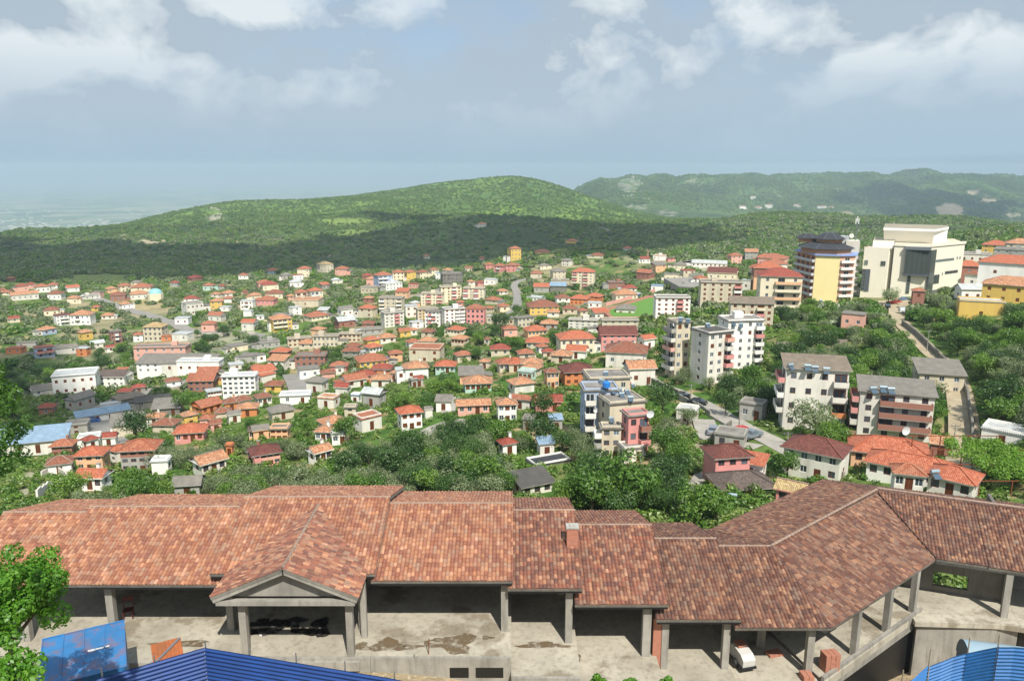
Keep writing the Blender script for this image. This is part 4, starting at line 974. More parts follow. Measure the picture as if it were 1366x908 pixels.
table(340, 300, '''
56 138 240 254 hBo
220 300 230 272 hCo f=2 rot=-15
194 252 262 288 FWo f=1
320 412 206 248 hTs f=2 w=o
416 498 230 264 hKo rot=-20
8 90 302 334 hKo rot=12
28 126 312 342 hCr
-8 34 362 384 hCt
54 158 358 386 hCb
8 124 392 418 hPo b=4
164 212 370 392 hKt
206 280 352 398 hCo f=2 bal=01 b=2
272 360 344 396 hCO f=2 bal=01 b=3
196 362 396 428 FTt f=1 b=1 sink=3 n=terrace_house d=cream_terraced_house_base_under_two_orange_roofs
94 182 470 502 FWg f=1
178 246 432 472 FWw f=2
74 200 492 556 hYt f=3 rot=15 bal=012 bc=C b=4
66 110 510 556 FWg f=2
252 392 486 502 hCo f=1 b=4
4 50 480 496 FWw
558 614 264 282 hRr
578 648 282 318 hKt f=2
616 722 264 340 hBo f=4 rot=24 bal=01 bc=W b=3 d=tall_pale_blue_and_white_balcony_house_with_orange_roof_at_the_edge_of_the_wooded_valley
648 770 308 342 FWw f=2 b=5
714 782 248 296 hCo f=3
776 842 246 290 hYo f=3
834 912 248 284 hCb f=2
906 962 234 268 hCo f=2
940 968 250 290 FWu f=2
974 1036 236 252 hLt
964 1086 258 310 fUg f=3 w=o rot=8 b=5
552 642 328 356 FTg f=1
644 786 384 460 fTg f=4 rot=-14 bal=03 bc=CW b=4 q=.5
652 784 462 532 fLg f=4 rot=18 bal=2 bc=P b=4 q=.6
860 992 362 420 fCg f=4 rot=-12 bal=13 bc=PC b=4 q=.5
956 1082 326 402 fCg f=5 rot=10 bal=2 bc=WP b=4 q=.5
1080 1206 334 400 fCg f=5 rot=-10 bal=02 bc=PW b=4 q=.5
834 962 442 502 fTg f=4 rot=10 b=4 bal=1 bc=Y q=.5
880 984 454 532 fWg f=4 rot=-20 bal=12 bc=PW b=4 q=.6
968 1100 442 530 fWg f=5 rot=14 bal=23 bc=W b=4 q=.6
1100 1206 440 518 FPo f=3 rot=-8 b=4 q=.8 w=d
1112 1186 434 452 hPo f=1
778 850 424 480 FLw f=2 rot=8
800 880 510 540 FWw f=2
1188 1250 208 230 hPo f=2
1240 1312 214 248 hPo f=2 bal=1 b=3
1306 1372 210 246 hPo f=2
1312 1380 124 166 hYo f=2 rot=-20
1292 1334 166 186 FWw f=1
1192 1266 286 312 FWw f=1
1144 1202 304 318 hPr
1100 1150 300 312 hLt
1256 1322 350 364 hLt
1194 1292 396 414 hTo f=1
1254 1332 424 454 hCo f=1
1190 1252 434 458 hTo f=1
1046 1096 410 424 hPo f=1
1204 1246 476 516 FTw f=1
1246 1352 492 524 FTg f=1 b=3
1278 1372 542 584 hKo f=1
736 818 554 586 gYo f=1 rot=20
806 852 554 574 hLt
860 946 560 586 hTb f=1
996 1106 556 578 hCO f=1 b=4
1016 1122 614 628 hTt f=1 b=4
780 866 618 642 hWo f=1
850 954 622 638 hTt f=1
560 656 600 636 hYO f=2
562 672 640 670 hWO f=1 b=4
470 562 644 662 hTb f=1
690 776 670 716 hEo f=2 rot=10
518 700 716 746 hYo f=1 b=5
608 726 748 800 hOr f=2 rot=-14 bal=1 bc=O b=3
640 740 600 616 hLt f=1
166 300 594 634 fTg f=2 b=5 q=.4 rot=4
300 450 584 640 fTg f=2 b=6 q=.45 rot=-10
434 566 572 612 fTg f=2 b=5 q=.4 rot=-12
546 674 550 574 fGg f=1 q=.5
14 132 622 642 FGg f=1 rot=8
84 200 664 692 hRO f=1
206 388 688 742 fRg f=2 b=5 q=.6 w=o rot=-10
220 342 756 800 FWg f=1 rot=10
388 496 742 770 hPo f=1
-40 118 770 820 gTO f=1 rot=-60 q=1.2
1030 1136 700 716 hTo f=1
1222 1334 658 682 hTr f=1
1164 1232 738 752 hTt f=1
1190 1232 610 628 hTb f=1
1250 1374 740 764 hTo f=1 b=4
450 562 664 690 hDb f=1
226 330 630 646 hTt f=1
0 60 680 716 FWg f=1
700 760 790 812 hLt f=1
420 470 760 778 FLg f=1
''')
table(340, 480, '''
-40 18 70 122 fWd f=3 rot=-14 w=d
-4 96 216 238 hLb f=1 b=3
48 162 152 172 hYb f=1
126 306 206 232 fWw f=1 rot=-8 q=.5
64 214 286 316 hTg f=1 rot=14
414 508 144 190 gLr f=1 rot=-24
440 592 130 148 gLo f=1
514 642 84 128 hOr f=2 rot=14 bal=0 bc=O b=3
600 728 52 98 hOr f=2 rot=-12 bal=1 bc=O b=3
338 424 76 104 hKb f=1
598 720 128 144 hLt f=1
820 882 112 142 gGr f=1 rot=20
324 490 334 388 hCt f=2 rot=24 b=3 q=.8
308 432 380 432 hWt f=1 rot=-20 b=3
400 484 394 442 FWw f=1 b=2
462 540 260 300 fTg f=2 rot=-10 w=o
-20 82 386 418 gEg f=1 rot=8
74 198 366 418 fEg f=2 rot=-14 b=3
-30 146 498 552 hKm f=2 rot=8 b=4 w=o bal=0 bc=P d=pink_brick_two-storey_house_with_dark_hip_roof_behind_the_long_tiled_roof
270 412 518 545 gWt f=1 rot=28 b=3
732 884 278 366 hWO f=2 rot=14 b=3 skip=1 d=bright_white_two-storey_house_with_orange_hip_roof_standing_alone_in_the_groves
876 930 266 310 gLg f=1 rot=14
932 1058 38 72 hMO f=1 b=4
1074 1242 124 170 hMt f=1 rot=6 b=5 d=pale_mint_bungalow_with_tan_hip_roof_and_a_columned_porch
1042 1232 242 286 gKt f=1 rot=4 q=.4 b=4
1250 1372 232 328 hWt f=2 rot=6 b=3
936 1036 228 268 sWg f=1 rot=-8
1258 1372 474 504 hWr f=1 rot=24
500 560 212 232 FWu f=1
800 850 116 150 FGg f=1
''')
table(680, 300, '''
-6 62 124 186 hYo f=3 rot=12 b=3
124 214 140 152 hYo f=1
286 362 84 98 hYo f=1
-6 60 212 240 hYo f=2
420 492 162 174 hCo f=1
584 642 122 132 hLo f=1
318 448 246 334 hCO f=6 rot=-8 bal=02 bc=CP b=4 q=.6 d=slim_six-storey_cream_and_pink_tower_with_orange_roof_above_the_football_pitch
578 666 334 350 hWr f=1
524 670 364 394 hCt f=1 b=4
214 312 292 312 FTg f=1
206 300 318 350 gUu f=1
230 318 380 404 hWb f=1
308 420 386 416 hOO f=2 b=4
392 492 374 406 hOO f=2
404 480 410 432 FWw f=1
78 262 428 468 hYb f=2 b=5 rot=10
86 188 382 402 FWw f=1 b=4
270 352 436 464 hTb f=1
344 412 452 474 hTo f=1
500 602 302 332 fRg f=1 b=3
14 132 488 538 fTg f=2 b=4 q=.5
-6 44 548 576 hWO f=1
64 200 552 584 hEO f=1 b=5
80 206 612 646 hTO f=1 b=4
230 448 596 684 hCO f=2 b=5 rot=12 q=.7
288 412 656 700 gWO f=1 rot=-10
446 666 572 656 gPm f=3 rot=10 b=5 q=.7 d=pink_three-storey_house_with_maroon_gable_roof_above_the_olive_trees
656 762 596 652 gWO f=1 rot=40
298 468 500 544 fLg f=3 b=5 q=.35 rot=-6
464 676 502 560 fTg f=3 b=5 q=.35 rot=8
206 336 690 722 hTt f=1
56 176 758 792 hTt f=1 b=4
-10 72 742 766 hTO f=1
30 132 688 708 hTo f=1
128 206 640 672 hWo f=1
160 236 672 700 hTr f=1
738 942 384 478 fWg f=4 rot=10 bal=3 bc=P b=5 q=.5 w=b d=four-storey_white_and_grey_block_right_of_the_football_pitch
972 1206 304 426 fTg f=5 rot=8 bal=4 bc=PW b=5 q=.5 w=b
1128 1370 412 540 sTa f=4 rot=8 bal=3 bc=CP b=5 q=.4 w=b d=beige_four-storey_block_with_weathered_sheet_roof_behind_the_tall_white_block
1026 1188 250 288 gCm f=1 rot=-4 b=4
944 1132 200 222 gWw f=1 b=8 q=.3
1242 1366 228 270 hCO f=3 rot=14 b=3 bal=1 bc=O
1206 1260 290 340 FLw f=1
1286 1372 168 196 hRO f=2 
812 860 180 192 FPm f=1
734 800 318 346 FWu f=1
836 870 320 336 FLw f=1
190 262 462 480 hLt f=1
''')
table(680, 480, '''
-16 72 28 52 hLO f=1
40 140 72 112 FMw f=1 b=3
170 262 66 152 hEb f=2 b=3
246 452 66 136 hOm f=2 b=4 rot=14 q=.8 d=peach_house_with_big_maroon_hip_roof_behind_the_cluttered_grey_rooftops
50 175 38 62 hTt f=1
-10 124 232 262 sLo f=1 q=.3
116 278 218 270 gPr f=1 rot=6 b=2 q=.6
196 280 318 372 sGu f=1 rot=10
62 138 330 370 sDg f=1
132 240 480 505 sLu f=1 rot=16
''')
# near and special buildings ------------------------------------------------
house(769, 826, 522, 590, 'f', 'B', 'F', rot=10, fl=4, bays=3, ratio=.8, balc=[(0, 0, 'WL', 1)], desc='pale blue grey-roofed block at the back left of the cluttered apartment cluster')
house(772, 842, 507, 560, 'f', 'T', 'F', rot=14, fl=3, bays=3, desc='flat grey-roofed apartment building at the very back of the cluttered cluster')
house(790, 862, 540, 598, 'f', 'T', 'F', rot=24, fl=4, bays=3, ratio=.9, balc=[(1, 1, 'WR', 1)], skipw=(0,), desc='tall windowless-fronted beige block in the middle of the cluttered cluster')
house(797, 830, 572, 612, 'f', 'T', 'F', rot=8, fl=3, bays=2, ratio=.7, balc=[(3, 0, 'WG', 0)], desc='narrow beige stair block with open roof terrace left of the bright pink building')
house(824, 867, 556, 612, 'f', 'P', 'F', rot=24, fl=3, bays=2, ratio=.8, balc=[(0, 1, 'PR', 1)], win='brown', desc='bright pink three-storey building with brown balconies in the cluttered cluster', name='house')
house(822, 860, 602, 618, 'F', 'L', 'F', rot=24, fl=1, bays=2, desc='off-white ground-floor annex in front of the bright pink building')
# tall white block group
A1 = house(884, 920, 431, 506, 'f', 'T', 'F', rot=32, fl=6, bays=2, ratio=1.1, balc=[(3, 0, 'KLG', 1)], win='white', desc='grey-beige left wing of the tall six-storey block group')
A2 = house(916, 975, 446, 514, 'f', 'L', 'x', rot=38, fl=6, bays=3, ratio=1.0, balc=[(0, 2, 'PLKLP', 1)], win='white', desc='off-white dark-roofed front wing of the tall six-storey block group')
A3 = house(952, 1016, 430, 494, 'f', 'W', 'F', rot=24, fl=6, bays=4, ratio=.7, balc=[(0, 3, 'WWPWW', 1)], win='white', desc='bright white right wing of the tall six-storey block group', wwin=(.8, 1.1))
B1_ = house(1034, 1126, 494, 574, 's', 'L', 'a', rot=9, fl=4, bays=4, ratio=.6, win='brown', balc=[(0, 3, 'OLLW', 1), (3, 0, 'PLWP', 1)], rise=1.3, desc='cream four-storey block with weathered sheet roof and red side balconies beside the road')
B2_ = house(1136, 1238, 526, 588, 's', 'L', 'g', rot=7, fl=4, bays=4, ratio=.55, win='brown', balc=[(0, 1, 'R', 1, 3), (3, 0, 'PLP', 0)], rise=1.3, desc='cream four-storey block with long red brick balconies and grey roof')
house(1213, 1282, 500, 528, 's', 'T', 'g', rot=14, fl=2, bays=3, ratio=.8, desc='grey-roofed beige two-storey building beside the steep lane')
house(1040, 1132, 606, 641, 'h', 'L', 'm', rot=-14, fl=2, bays=4, ratio=.7, desc='off-white house with maroon roof in front of the cream block with weathered roof')
house(1128, 1236, 609, 626, 'h', 'E', 'O', rot=6, fl=1, bays=5, ratio=.6, desc='long low peach house with bright orange hip roof in front of the brick-balcony block')
house(1154, 1272, 628, 648, 'h', 'W', 'O', rot=-6, fl=1, bays=6, ratio=.45, Y=106, desc='white bungalow with wide bright orange roof carrying a water tank')
house(1234, 1304, 650, 664, 'h', 'L', 'O', rot=-10, fl=1, bays=3, ratio=.8, Y=97, desc='bright orange pyramid roof just behind the ridge of the right-hand wing')
house(1185, 1232, 645, 655, 'h', 'L', 'o', rot=10, fl=1, bays=3, Y=98, desc='small tan-orange roofed house squeezed behind the ridge of the right-hand wing')
house(1237, 1268, 596, 612, 's', 'R', 't', rot=6, fl=1, desc='small brick shed with tan lean-to roof beside the lane')
house(1031, 1078, 660, 678, 'g', 'P', 's', rot=-12, fl=1, bays=2, Y=98, desc='small pink house with straw coloured old tile roof')
house(932, 1002, 612, 645, 'h', 'P', 'm', rot=26, fl=2, bays=3, ratio=.8, skipw=(3,), desc='dusty pink two-storey house with maroon pyramid roof by the parked red van')
house(937, 1034, 655, 690, 'h', 'Y', 'd', rot=24, fl=2, bays=4, ratio=.7, Y=104, desc='yellow two-storey house with dark brown hip roof near the arcade corner')
house(980, 1024, 628, 640, 's', 'W', 'O', rot=-12, fl=1, desc='low white outbuilding with bright orange roof between the pink and yellow houses')
house(985, 1022, 541, 562, 'F', 'G', 'g', rot=-14, fl=1, bays=2, desc='small grey garage beside the road left of the cream block')
house(901, 932, 550, 563, 'F', 'L', 'w', rot=-12, fl=1, bays=1, desc='tiny off-white shed below the two parked black cars')
house(952, 996, 592, 600, 'F', 'G', 'F', rot=-8, fl=1, bays=2, desc='low grey flat roofed garage beside the red van')
SOL = house(678, 741, 650, 680, 's', 'L', 'x', rot=28, fl=2, bays=3, ratio=.7, Y=112, rise=1.2, desc='off-white house with black solar panelled roof just behind the arcade ridge')
house(700, 762, 628, 640, 'F', 'W', 'k', rot=28, fl=1, bays=2, Y=128, ratio=.5, desc='white flat roofed annex behind the house with the black solar roof')
# hilltop on the right
house(1005, 1067, 369, 420, 'h', 'C', 'r', rot=8, fl=5, bays=3, ratio=.8, balc=[(0, 1, 'CE', 1, 2)], win='bare', desc='cream and orange five-storey unfinished house with red hip roof')
house(1000, 1044, 358, 384, 'h', 'E', 'O', rot=8, fl=2, bays=2, upper='R', desc='brick-topped house with bright orange roof behind the cream five-storey house')
house(1010, 1052, 345, 356, 'h', 'K', 'o', rot=-14, fl=1, desc='low house with orange roofs left of the octagonal-roofed tower, furthest back')
house(1016, 1050, 352, 364, 'h', 'L', 'o', rot=10, fl=1, desc='low off-white house with orange roof left of the octagonal-roofed tower, in front of another orange roof')
house(1270, 1308, 355, 380, 'h', 'R', 'O', rot=8, fl=2, bays=3, desc='brick house with bright orange roof right of the white theatre')
house(1310, 1344, 327, 338, 'h', 'Y', 'O', rot=-6, fl=2, bays=3, desc='yellow house with orange roof on the skyline right of the dark cypress')
house(1340, 1376, 325, 340, 'h', 'T', 't', rot=6, fl=2, bays=3, desc='sand coloured tan-roofed house on the skyline at the right edge')
house(1305, 1390, 352, 395, 'h', 'W', 'O', rot=-4, fl=2, bays=2, ratio=.5, desc='long white two-storey hall with bright orange roof on the hilltop right')
house(1311, 1385, 381, 406, 'h', 'Y', 't', rot=-4, fl=2, bays=4, ratio=.6, desc='mustard yellow villa with tan hip roof on the hilltop right')
house(1276, 1334, 403, 425, 'F', 'Y', 'w', rot=10, fl=1, bays=1, ratio=.5, desc='yellow flat white-roofed hall beside the steep green bank')
house(1272, 1310, 386, 402, 'g', 'W', 'w', rot=24, fl=1, desc='white shed in front of the orange roofs right of the theatre')
house(1285, 1308, 366, 384, 'h', 'W', 'b', rot=-10, fl=1, desc='small white house with brown roof between the brick house and the long white hall')
house(1268, 1296, 370, 380, 'h', 'R', 'r', rot=10, fl=1, desc='low red-roofed building at the right corner of the theatre')
house(1280, 1320, 340, 350, 'F', 'L', 'g', rot=5, fl=1, desc='low grey flat roofed building behind the brick house right of the theatre')
house(1328, 1372, 334, 345, 'F', 'G', 'g', rot=-5, fl=2, desc='grey flat building behind the long white hall')
house(1213, 1232, 388, 412, 'h', 'R', 'o', rot=10, fl=2, desc='small brick gatehouse with orange roof beside the car park')
house(1122, 1154, 420, 438, 'F', 'K', 'g', rot=-8, fl=1, desc='low pinkish shed with grey roof among olive trees below the tower')
house(1310, 1366, 583, 596, 'F', 'W', 'w', rot=-8, fl=1, desc='low white building behind the vine pergola at the right edge')
house(1152, 1178, 332, 342, 'h', 'K', 'O', rot=5, fl=1, desc='orange roof showing just left of the theatre tower')
# villages on the far hills
for i, (a, b, c_, d_) in enumerate([(985, 995, 275, 279), (1005, 1016, 276, 280), (1020, 1030, 273, 279), (1058, 1066, 273, 277), (1090, 1102, 275, 279), (1104, 1112, 276, 279), (1001, 1008, 262, 266), (636, 650, 299, 303)]):
    house(a, b, c_, d_, 'h', 'WL'[i % 2], 'ot'[i % 2], fl=2, group='tiny far houses on the hills')

# octagonal-roofed tower ----------------------------------------------------
def tower():
    g = G(1100, 404); Y = g.y; zc = g.y*cp - g.z*sp; s = zc / F; az = math.atan2(g.x, g.y)
    root = thing('apartment_tower', 'eight-storey yellow and orange apartment tower with black stepped pavilion roof and blue cornice', 'apartment tower', g, -az + math.radians(4))
    kv = F * Y / zc ** 2; H_ = zpy(341, Y) - g.z; w = 32 * s; d = 18; L_ = 9.5; fl = 7; fh = H_ / fl
    # plan: slanted left side with balconies, flat yellow front, long white right flank
    P = [(-w/2, 0), (w/2 - .5, 0), (w/2 + 17*s, 2.6), (w/2 + 26*s, 20), (-w/2 - 4, 22), (-w/2 - 22*s, 14)]
    mt = [plaster('#ecdca0', .1), plaster('#e8b49a', .2), plaster('#ece6da', .3), plaster('#dddddd', .2), plaster('#d9b28f', .2), plaster('#c98c68', .3)]
    for i in range(6):
        a = Vector((*P[i], 0)); b = Vector((*P[(i+1) % 6], 0)); dd = b - a; T = Matrix.Translation(a) @ Matrix.Rotation(math.atan2(dd.y, dd.x), 4, 'Z'); mb = MB(); holes = []
        nb = {0: 0, 1: 1, 2: 6, 5: 4}.get(i, 0)
        for f in range(fl):
            for k in range(nb):
                bal = i in (1, 5); ww = 2.0 if bal else 1.1; x = dd.length * (k + .5) / nb - ww / 2; z = f * fh + (.1 if bal else .33 * fh); wh = fh * (.72 if bal else .45)
                holes.append((x, z, ww, wh)); o = link('window', win_mesh('white' if i != 5 else 'brown')[0], root, T @ Vector((x + ww/2, 0, z)), T.to_euler().z); o.scale = (ww, 1, wh)
        facade(mb, dd.length, H_, -5, holes, T); mb.build('wall', mt[i], root)
        if i in (1, 5, 2):
            for f in range(1, fl):
                bm_ = MB(); x0, x1 = (0.2, dd.length - .2) if i != 2 else (dd.length * .66, dd.length * .8); dp = 1.1; z = f * fh
                bm_.box(x0, x1, -dp, -.01, z - .14, z, 0, T)
                for q in ((x0, x1, -dp, -dp + .08), (x0, x0 + .08, -dp + .08, -.01), (x1 - .08, x1, -dp + .08, -.01)): bm_.box(*q, z + .002, z + .95, 1, T)
                bm_.build('balcony', [m_conc, plaster('#c9c6c8', .3) if i != 1 else plaster('#e9e6e0', .2)], root)
    mb = MB(); ctr = Vector((sum(p[0] for p in P)/6, sum(p[1] for p in P)/6, 0))
    O = [Vector((*p, 0)) + (Vector((*p, 0)) - ctr).normalized() * .8 for p in P]
    for z0, z1, sc in ((H_, H_ + .5, 1.), ):
        top = [p + Vector((0, 0, z1)) for p in O]; bot = [p + Vector((0, 0, z0)) for p in O]; mb.face(top); mb.face(bot[::-1])
        for k in range(6): mb.face([bot[k], bot[(k+1) % 6], top[(k+1) % 6], top[k]])
    mb.build('cornice', plain('blue_cornice', '#8fa6d8', .6), root)
    mk = RT['k']
    def pavilion(cx, cy, r, z, hw, rise, over=1.1, n=8, nm='roof'):
        mb = MB(); P8 = [(cx + r * math.cos(2*PI*(k+.5)/n), cy + r * math.sin(2*PI*(k+.5)/n)) for k in range(n)]
        for k in range(n):
            a, b = P8[k], P8[(k+1) % n]; mb.face([(*a, z), (*b, z), (*b, z + hw), (*a, z + hw)])
        mb.build('pavilion_wall', plaster('#b98a6a', .3), root)
        mb = MB(); E = [Vector((cx + (r + over) * math.cos(2*PI*(k+.5)/n), cy + (r + over) * math.sin(2*PI*(k+.5)/n), z + hw)) for k in range(n)]; top = [Vector((cx + r*.42*math.cos(2*PI*(k+.5)/n), cy + r*.42*math.sin(2*PI*(k+.5)/n), z + hw + rise)) for k in range(n)]
        for k in range(n): quad_roof(mb, [E[k], E[(k+1) % n], top[(k+1) % n], top[k]], 0)
        mb.face(top); mb.face(E[::-1]); ob = mb.build(nm, mk, root)
        for k in range(0, n):
            rb = MB(); rb.bar(E[k] + Vector((0, 0, .05)), top[k] + Vector((0, 0, .05)), .25, .15); rb.build('ridge_tiles', plain('grey_ridge', '#565c64', .5), ob)
    pavilion(ctr.x - 1, 9.2, 9.6, H_ + .5, 1.9, 2.2, 1.4); pavilion(ctr.x, 9.2, 5.0, H_ + 4.4, 1.3, 2.2, 1.2); pavilion(ctr.x - 7.5, 14, 3.8, H_ + 3.9, 1.5, 1.6, 1.)
    mb = MB(); mb.box(w/2 + 2, w/2 + 7, 11, 19, H_ + .5, H_ + 4.8); mb.build('roof_room', plaster('#cfc9bb', .4), root)
    mb = MB(); mb.face([(w/2 - 3, 12, H_ + 6.3), (w/2 + 3, 12, H_ + 6.3), (w/2 + 3, 18, H_ + 6.3), (w/2 - 3, 18, H_ + 6.3)]); mb.box(w/2 - 3, w/2 + 3, 12, 18, H_ + 3, H_ + 6.2); mb.build('roof_canopy', m_cwhite, root)
    x, y = w/2 + 5.6, 14; z = H_ + 4.8
    M_ = thing('antenna_mast', 'lattice antenna mast with white panels and a dish on the octagonal-roofed tower', 'antenna mast', root.matrix_world @ Vector((0, 0, 0)))
    mw = Matrix.Translation(g) @ Matrix.Rotation(-az + math.radians(4), 4, 'Z') @ Matrix.Translation((x, y, z)); M_.matrix_world = mw
    mb = MB(); mb.tube((0, 0, 0), (0, 0, 8.5), .16, .1); [mb.bar((0, 0, 1 + k), (.5 * (-1) ** k, 0, 1.6 + k), .07, .07) for k in range(5)]; mb.build('mast', m_steel, M_)
    for k, (a, h) in enumerate(((-.5, 6.4), (.5, 6.4), (0, 7.2))):
        mb = MB(); mb.box(a - .17, a + .17, -.35, -.15, h, h + 2.2); mb.build('antenna_panel', m_white, M_)
    mb = MB(); mb.tube((-1.6, -.3, 1.8), (-1.6, -.1, 1.8), .9, .7, n=16); mb.bar((-1.6, -.1, 1.8), (0, 0, 1.2), .08, .08); mb.build('dish', m_white, M_)
    FOOT.append((g.x, g.y + 10, 16, 20, 20, 0))
tower()
# white theatre ---------------------------------------------------------------
def theatre():
    g = G(1195, 396); Y = g.y; zc = g.y*cp - g.z*sp; s = zc / F; kv = F * Y / zc ** 2; az = math.atan2(g.x, g.y)
    root = thing('theatre', 'large cream modern theatre with tall white stage tower and dark glass corner', 'theatre', g, -az)
    u = lambda p: (p - 1195) * s
    h = lambda p: zpy(p, Y) - g.z
    cream = plaster('#e6dfcc', .06, bump=.05); white = plaster('#f3f1ea', .04, bump=.05); roofm = concrete('theatre_roof', '#d8ceb4', '#bdb196')
    dark = plain('dark_cladding', '#565b62', .5); gl = glassy('curtain_glass', (.045, .055, .05))
    def mass(name, P, z0, z1, mats, par=root, slope=None):
        mb = MB(); n = len(P); B = [Vector((*p, z0)) for p in P]; Tt = [Vector((*p, z1)) for p in P]
        mb.face(Tt, 1)
        for i in range(n):
            if (P[i], i) : mb.face([B[i], B[(i+1) % n], Tt[(i+1) % n], Tt[i]], 0)
        return mb.build(name, mats, par)
    # left wing
    H1 = h(333); mass('left_wing', [(u(1151), 0), (u(1181), -.5), (u(1187), 3), (u(1187), 26), (u(1160), 26), (u(1154), 6)], -6, H1, [cream, roofm])
    H2 = h(322); ang_ = .55
    xr, yr = u(1228), 2.; 
    # main body: front face, then long right flank going back
    P = [(u(1187), -.8), (u(1229), .2), (u(1272), 21), (u(1262), 40), (u(1187), 32)]
    mass('main_body', P, -6, h(327), [cream, roofm])
    mb = MB(); rr_ = [(u(1186.6), -.95), (u(1229.4), .05), (u(1272.6), 20.9)]
    for i in range(2): mb.bar((*rr_[i], h(327) + .2), (*rr_[i+1], h(327) + .2), .5, .9)
    mb.build('roof_edge', cream, root)
    mb = MB(); mb.bar((u(1151), .2, H1 + .2), (u(1181), -.3, H1 + .2), .4, .6); mb.bar((u(1181), -.3, H1 + .2), (u(1187), 3.1, H1 + .2), .4, .6); mb.build('roof_edge', cream, root)
    mass('upper_block', [(u(1160), 7), (u(1186), 7), (u(1186), 24), (u(1160), 24)], H1, H1 + 2.4, [white, roofm])
    mass('stage_tower', [(u(1173), 12), (u(1232), 12), (u(1250), 24), (u(1250), 32), (u(1173), 32)], h(330), zpy(307, Y + 10) - g.z, [white, roofm])
    zt = zpy(307, Y + 10) - g.z
    mb = MB(); Q = [(u(1171), 8.5), (u(1233.5), 8.5), (u(1251), 24), (u(1251), 34), (u(1171), 34)]
    top = [Vector((*q, zt + .9)) for q in Q]; bot = [Vector((*q, zt)) for q in Q]; mb.face(top, 1); mb.face(bot[::-1])
    for i in range(5): mb.face([bot[i], bot[(i+1) % 5], top[(i+1) % 5], top[i]])
    mb.build('tower_roof', [white, concrete('grey_gravel_roof', '#a8a08c', '#8f8874')], root)
    mb = MB(); v = [Vector((u(1173), 11.99, zt - 5)), Vector((u(1232), 11.99, zt - 5)), Vector((u(1233), 8.6, zt)), Vector((u(1171.5), 8.6, zt))]; mb.face(v); 
    mb.face([v[0], v[3], Vector((u(1173), 11.99, zt))]); mb.face([v[1], Vector((u(1232), 11.99, zt)), v[2]]); mb.build('tower_soffit', white, root)
    # windows
    def pane(x0, x1, y0, y1, z0, z1, nx, nz, nm='window', mt=None, dep=.25):
        a = Vector((x0, y0, 0)); b = Vector((x1, y1, 0)); dd = b - a; T = Matrix.Translation(a) @ Matrix.Rotation(math.atan2(dd.y, dd.x), 4, 'Z'); W_ = dd.length
        mb = MB(); mb.box(0, W_, -dep, .02, z0, z1, 0, T)
        for i in range(nx):
            for j in range(nz):
                mb.box(W_*i/nx + .08, W_*(i+1)/nx - .08, -dep - .02, -dep + .01, z0 + (z1-z0)*j/nz + .08, z0 + (z1-z0)*(j+1)/nz - .08, 1, T)
        mb.build(nm, [mt or m_steel, gl], root)
    pane(u(1201), u(1229.5), -1.5, -.6, h(364), h(332), 5, 1, 'glass_bay', dark, .5)
    pane(u(1229.6), u(1236), -.55, 3.6, h(386), h(332), 2, 1, 'glass_bay', dark, .4)
    pane(u(1200), u(1230), -1.9, -.9, h(332), h(329), 1, 1, 'bay_cap', m_steel, .9) if False else None
    mb = MB(); mb.box(u(1199.5), u(1230), -2.2, -.5, h(332) + .02, h(328)); mb.build('bay_cap', m_steel, root)
    mb = MB(); mb.box(u(1199.5), u(1230), -2.0, -.4, h(366), h(364) - .02); mb.build('bay_sill', dark, root)
    pane(u(1206), u(1210), -.35, -.25, h(390), h(366), 1, 5)
    pane(u(1153), u(1157), -.05, -.1, h(355), h(349), 2, 1); pane(u(1173), u(1178.5), -.4, -.45, h(355), h(349), 2, 1)
    pane(u(1151.2), u(1155.5), .0, -.07, h(390), h(361), 2, 6); mb = MB(); mb.box(u(1155.6), u(1161), -.32, -.12, h(391), h(361)); mb.build('dark_panel', dark, root)
    def flank(t0, t1, z0, z1, n): 
        a = Vector((u(1229), .2)); b = Vector((u(1272), 21)); p = a + (b - a) * t0; q = a + (b - a) * t1; pane(p.x, q.x, p.y, q.y, z0, z1, n, 1, dep=.08)
    flank(.02, .14, h(353), h(349.5), 3); flank(.2, .72, h(352) + .8, h(349) + .9, 12); flank(.8, .83, h(352) + 1, h(349) + 1.2, 1); flank(.88, .91, h(352) + 1, h(349) + 1.2, 1)
    flank(.5, .88, h(367), h(363), 9); flank(.03, .35, h(378), h(366), 5); flank(.42, .44, h(368), h(364), 1); flank(.1, .85, 0.3, h(386) , 8)
    FOOT.append((g.x + 3, g.y + 18, 26, 40, 40, 0))
theatre()
# mosque ----------------------------------------------------------------------
g = G(204, 402); MO = thing('mosque', 'small cream mosque with pale turquoise dome at the far left of town', 'mosque', g)
mb = MB(); P = [(5.2 * math.cos(2*PI*(k+.5)/8), 5.2 * math.sin(2*PI*(k+.5)/8) + 5) for k in range(8)]
for k in range(8): mb.face([(*P[k], -3), (*P[(k+1) % 8], -3), (*P[(k+1) % 8], 5.2), (*P[k], 5.2)])
mb.face([(*p, 5.2) for p in P]); mb.build('wall', wm('C'), MO)
mb = MB(); 
for a in range(6):
    for b in range(16):
        q = []
        for aa, bb in ((a, b), (a, b+1), (a+1, b+1), (a+1, b)):
            th = PI/2 * aa / 6; ph = 2*PI*bb/16; q.append((4.6*math.cos(th)*math.cos(ph), 5 + 4.6*math.cos(th)*math.sin(ph), 5.2 + 3.4*math.sin(th)))
        mb.face(q)
mb.build('dome', plain('turquoise_dome', '#8fc3c6', .4), MO, smooth=True); FOOT.append((g.x, g.y + 5, 6, 10, 10, 0))
for k in range(5):
    o = link('window', win_mesh('dark')[0], MO, (P[5][0] + (P[6][0] - P[5][0]) * (k + .5) / 5, P[5][1] - .02, 1.6)); o.scale = (.7, 1, 2.2)
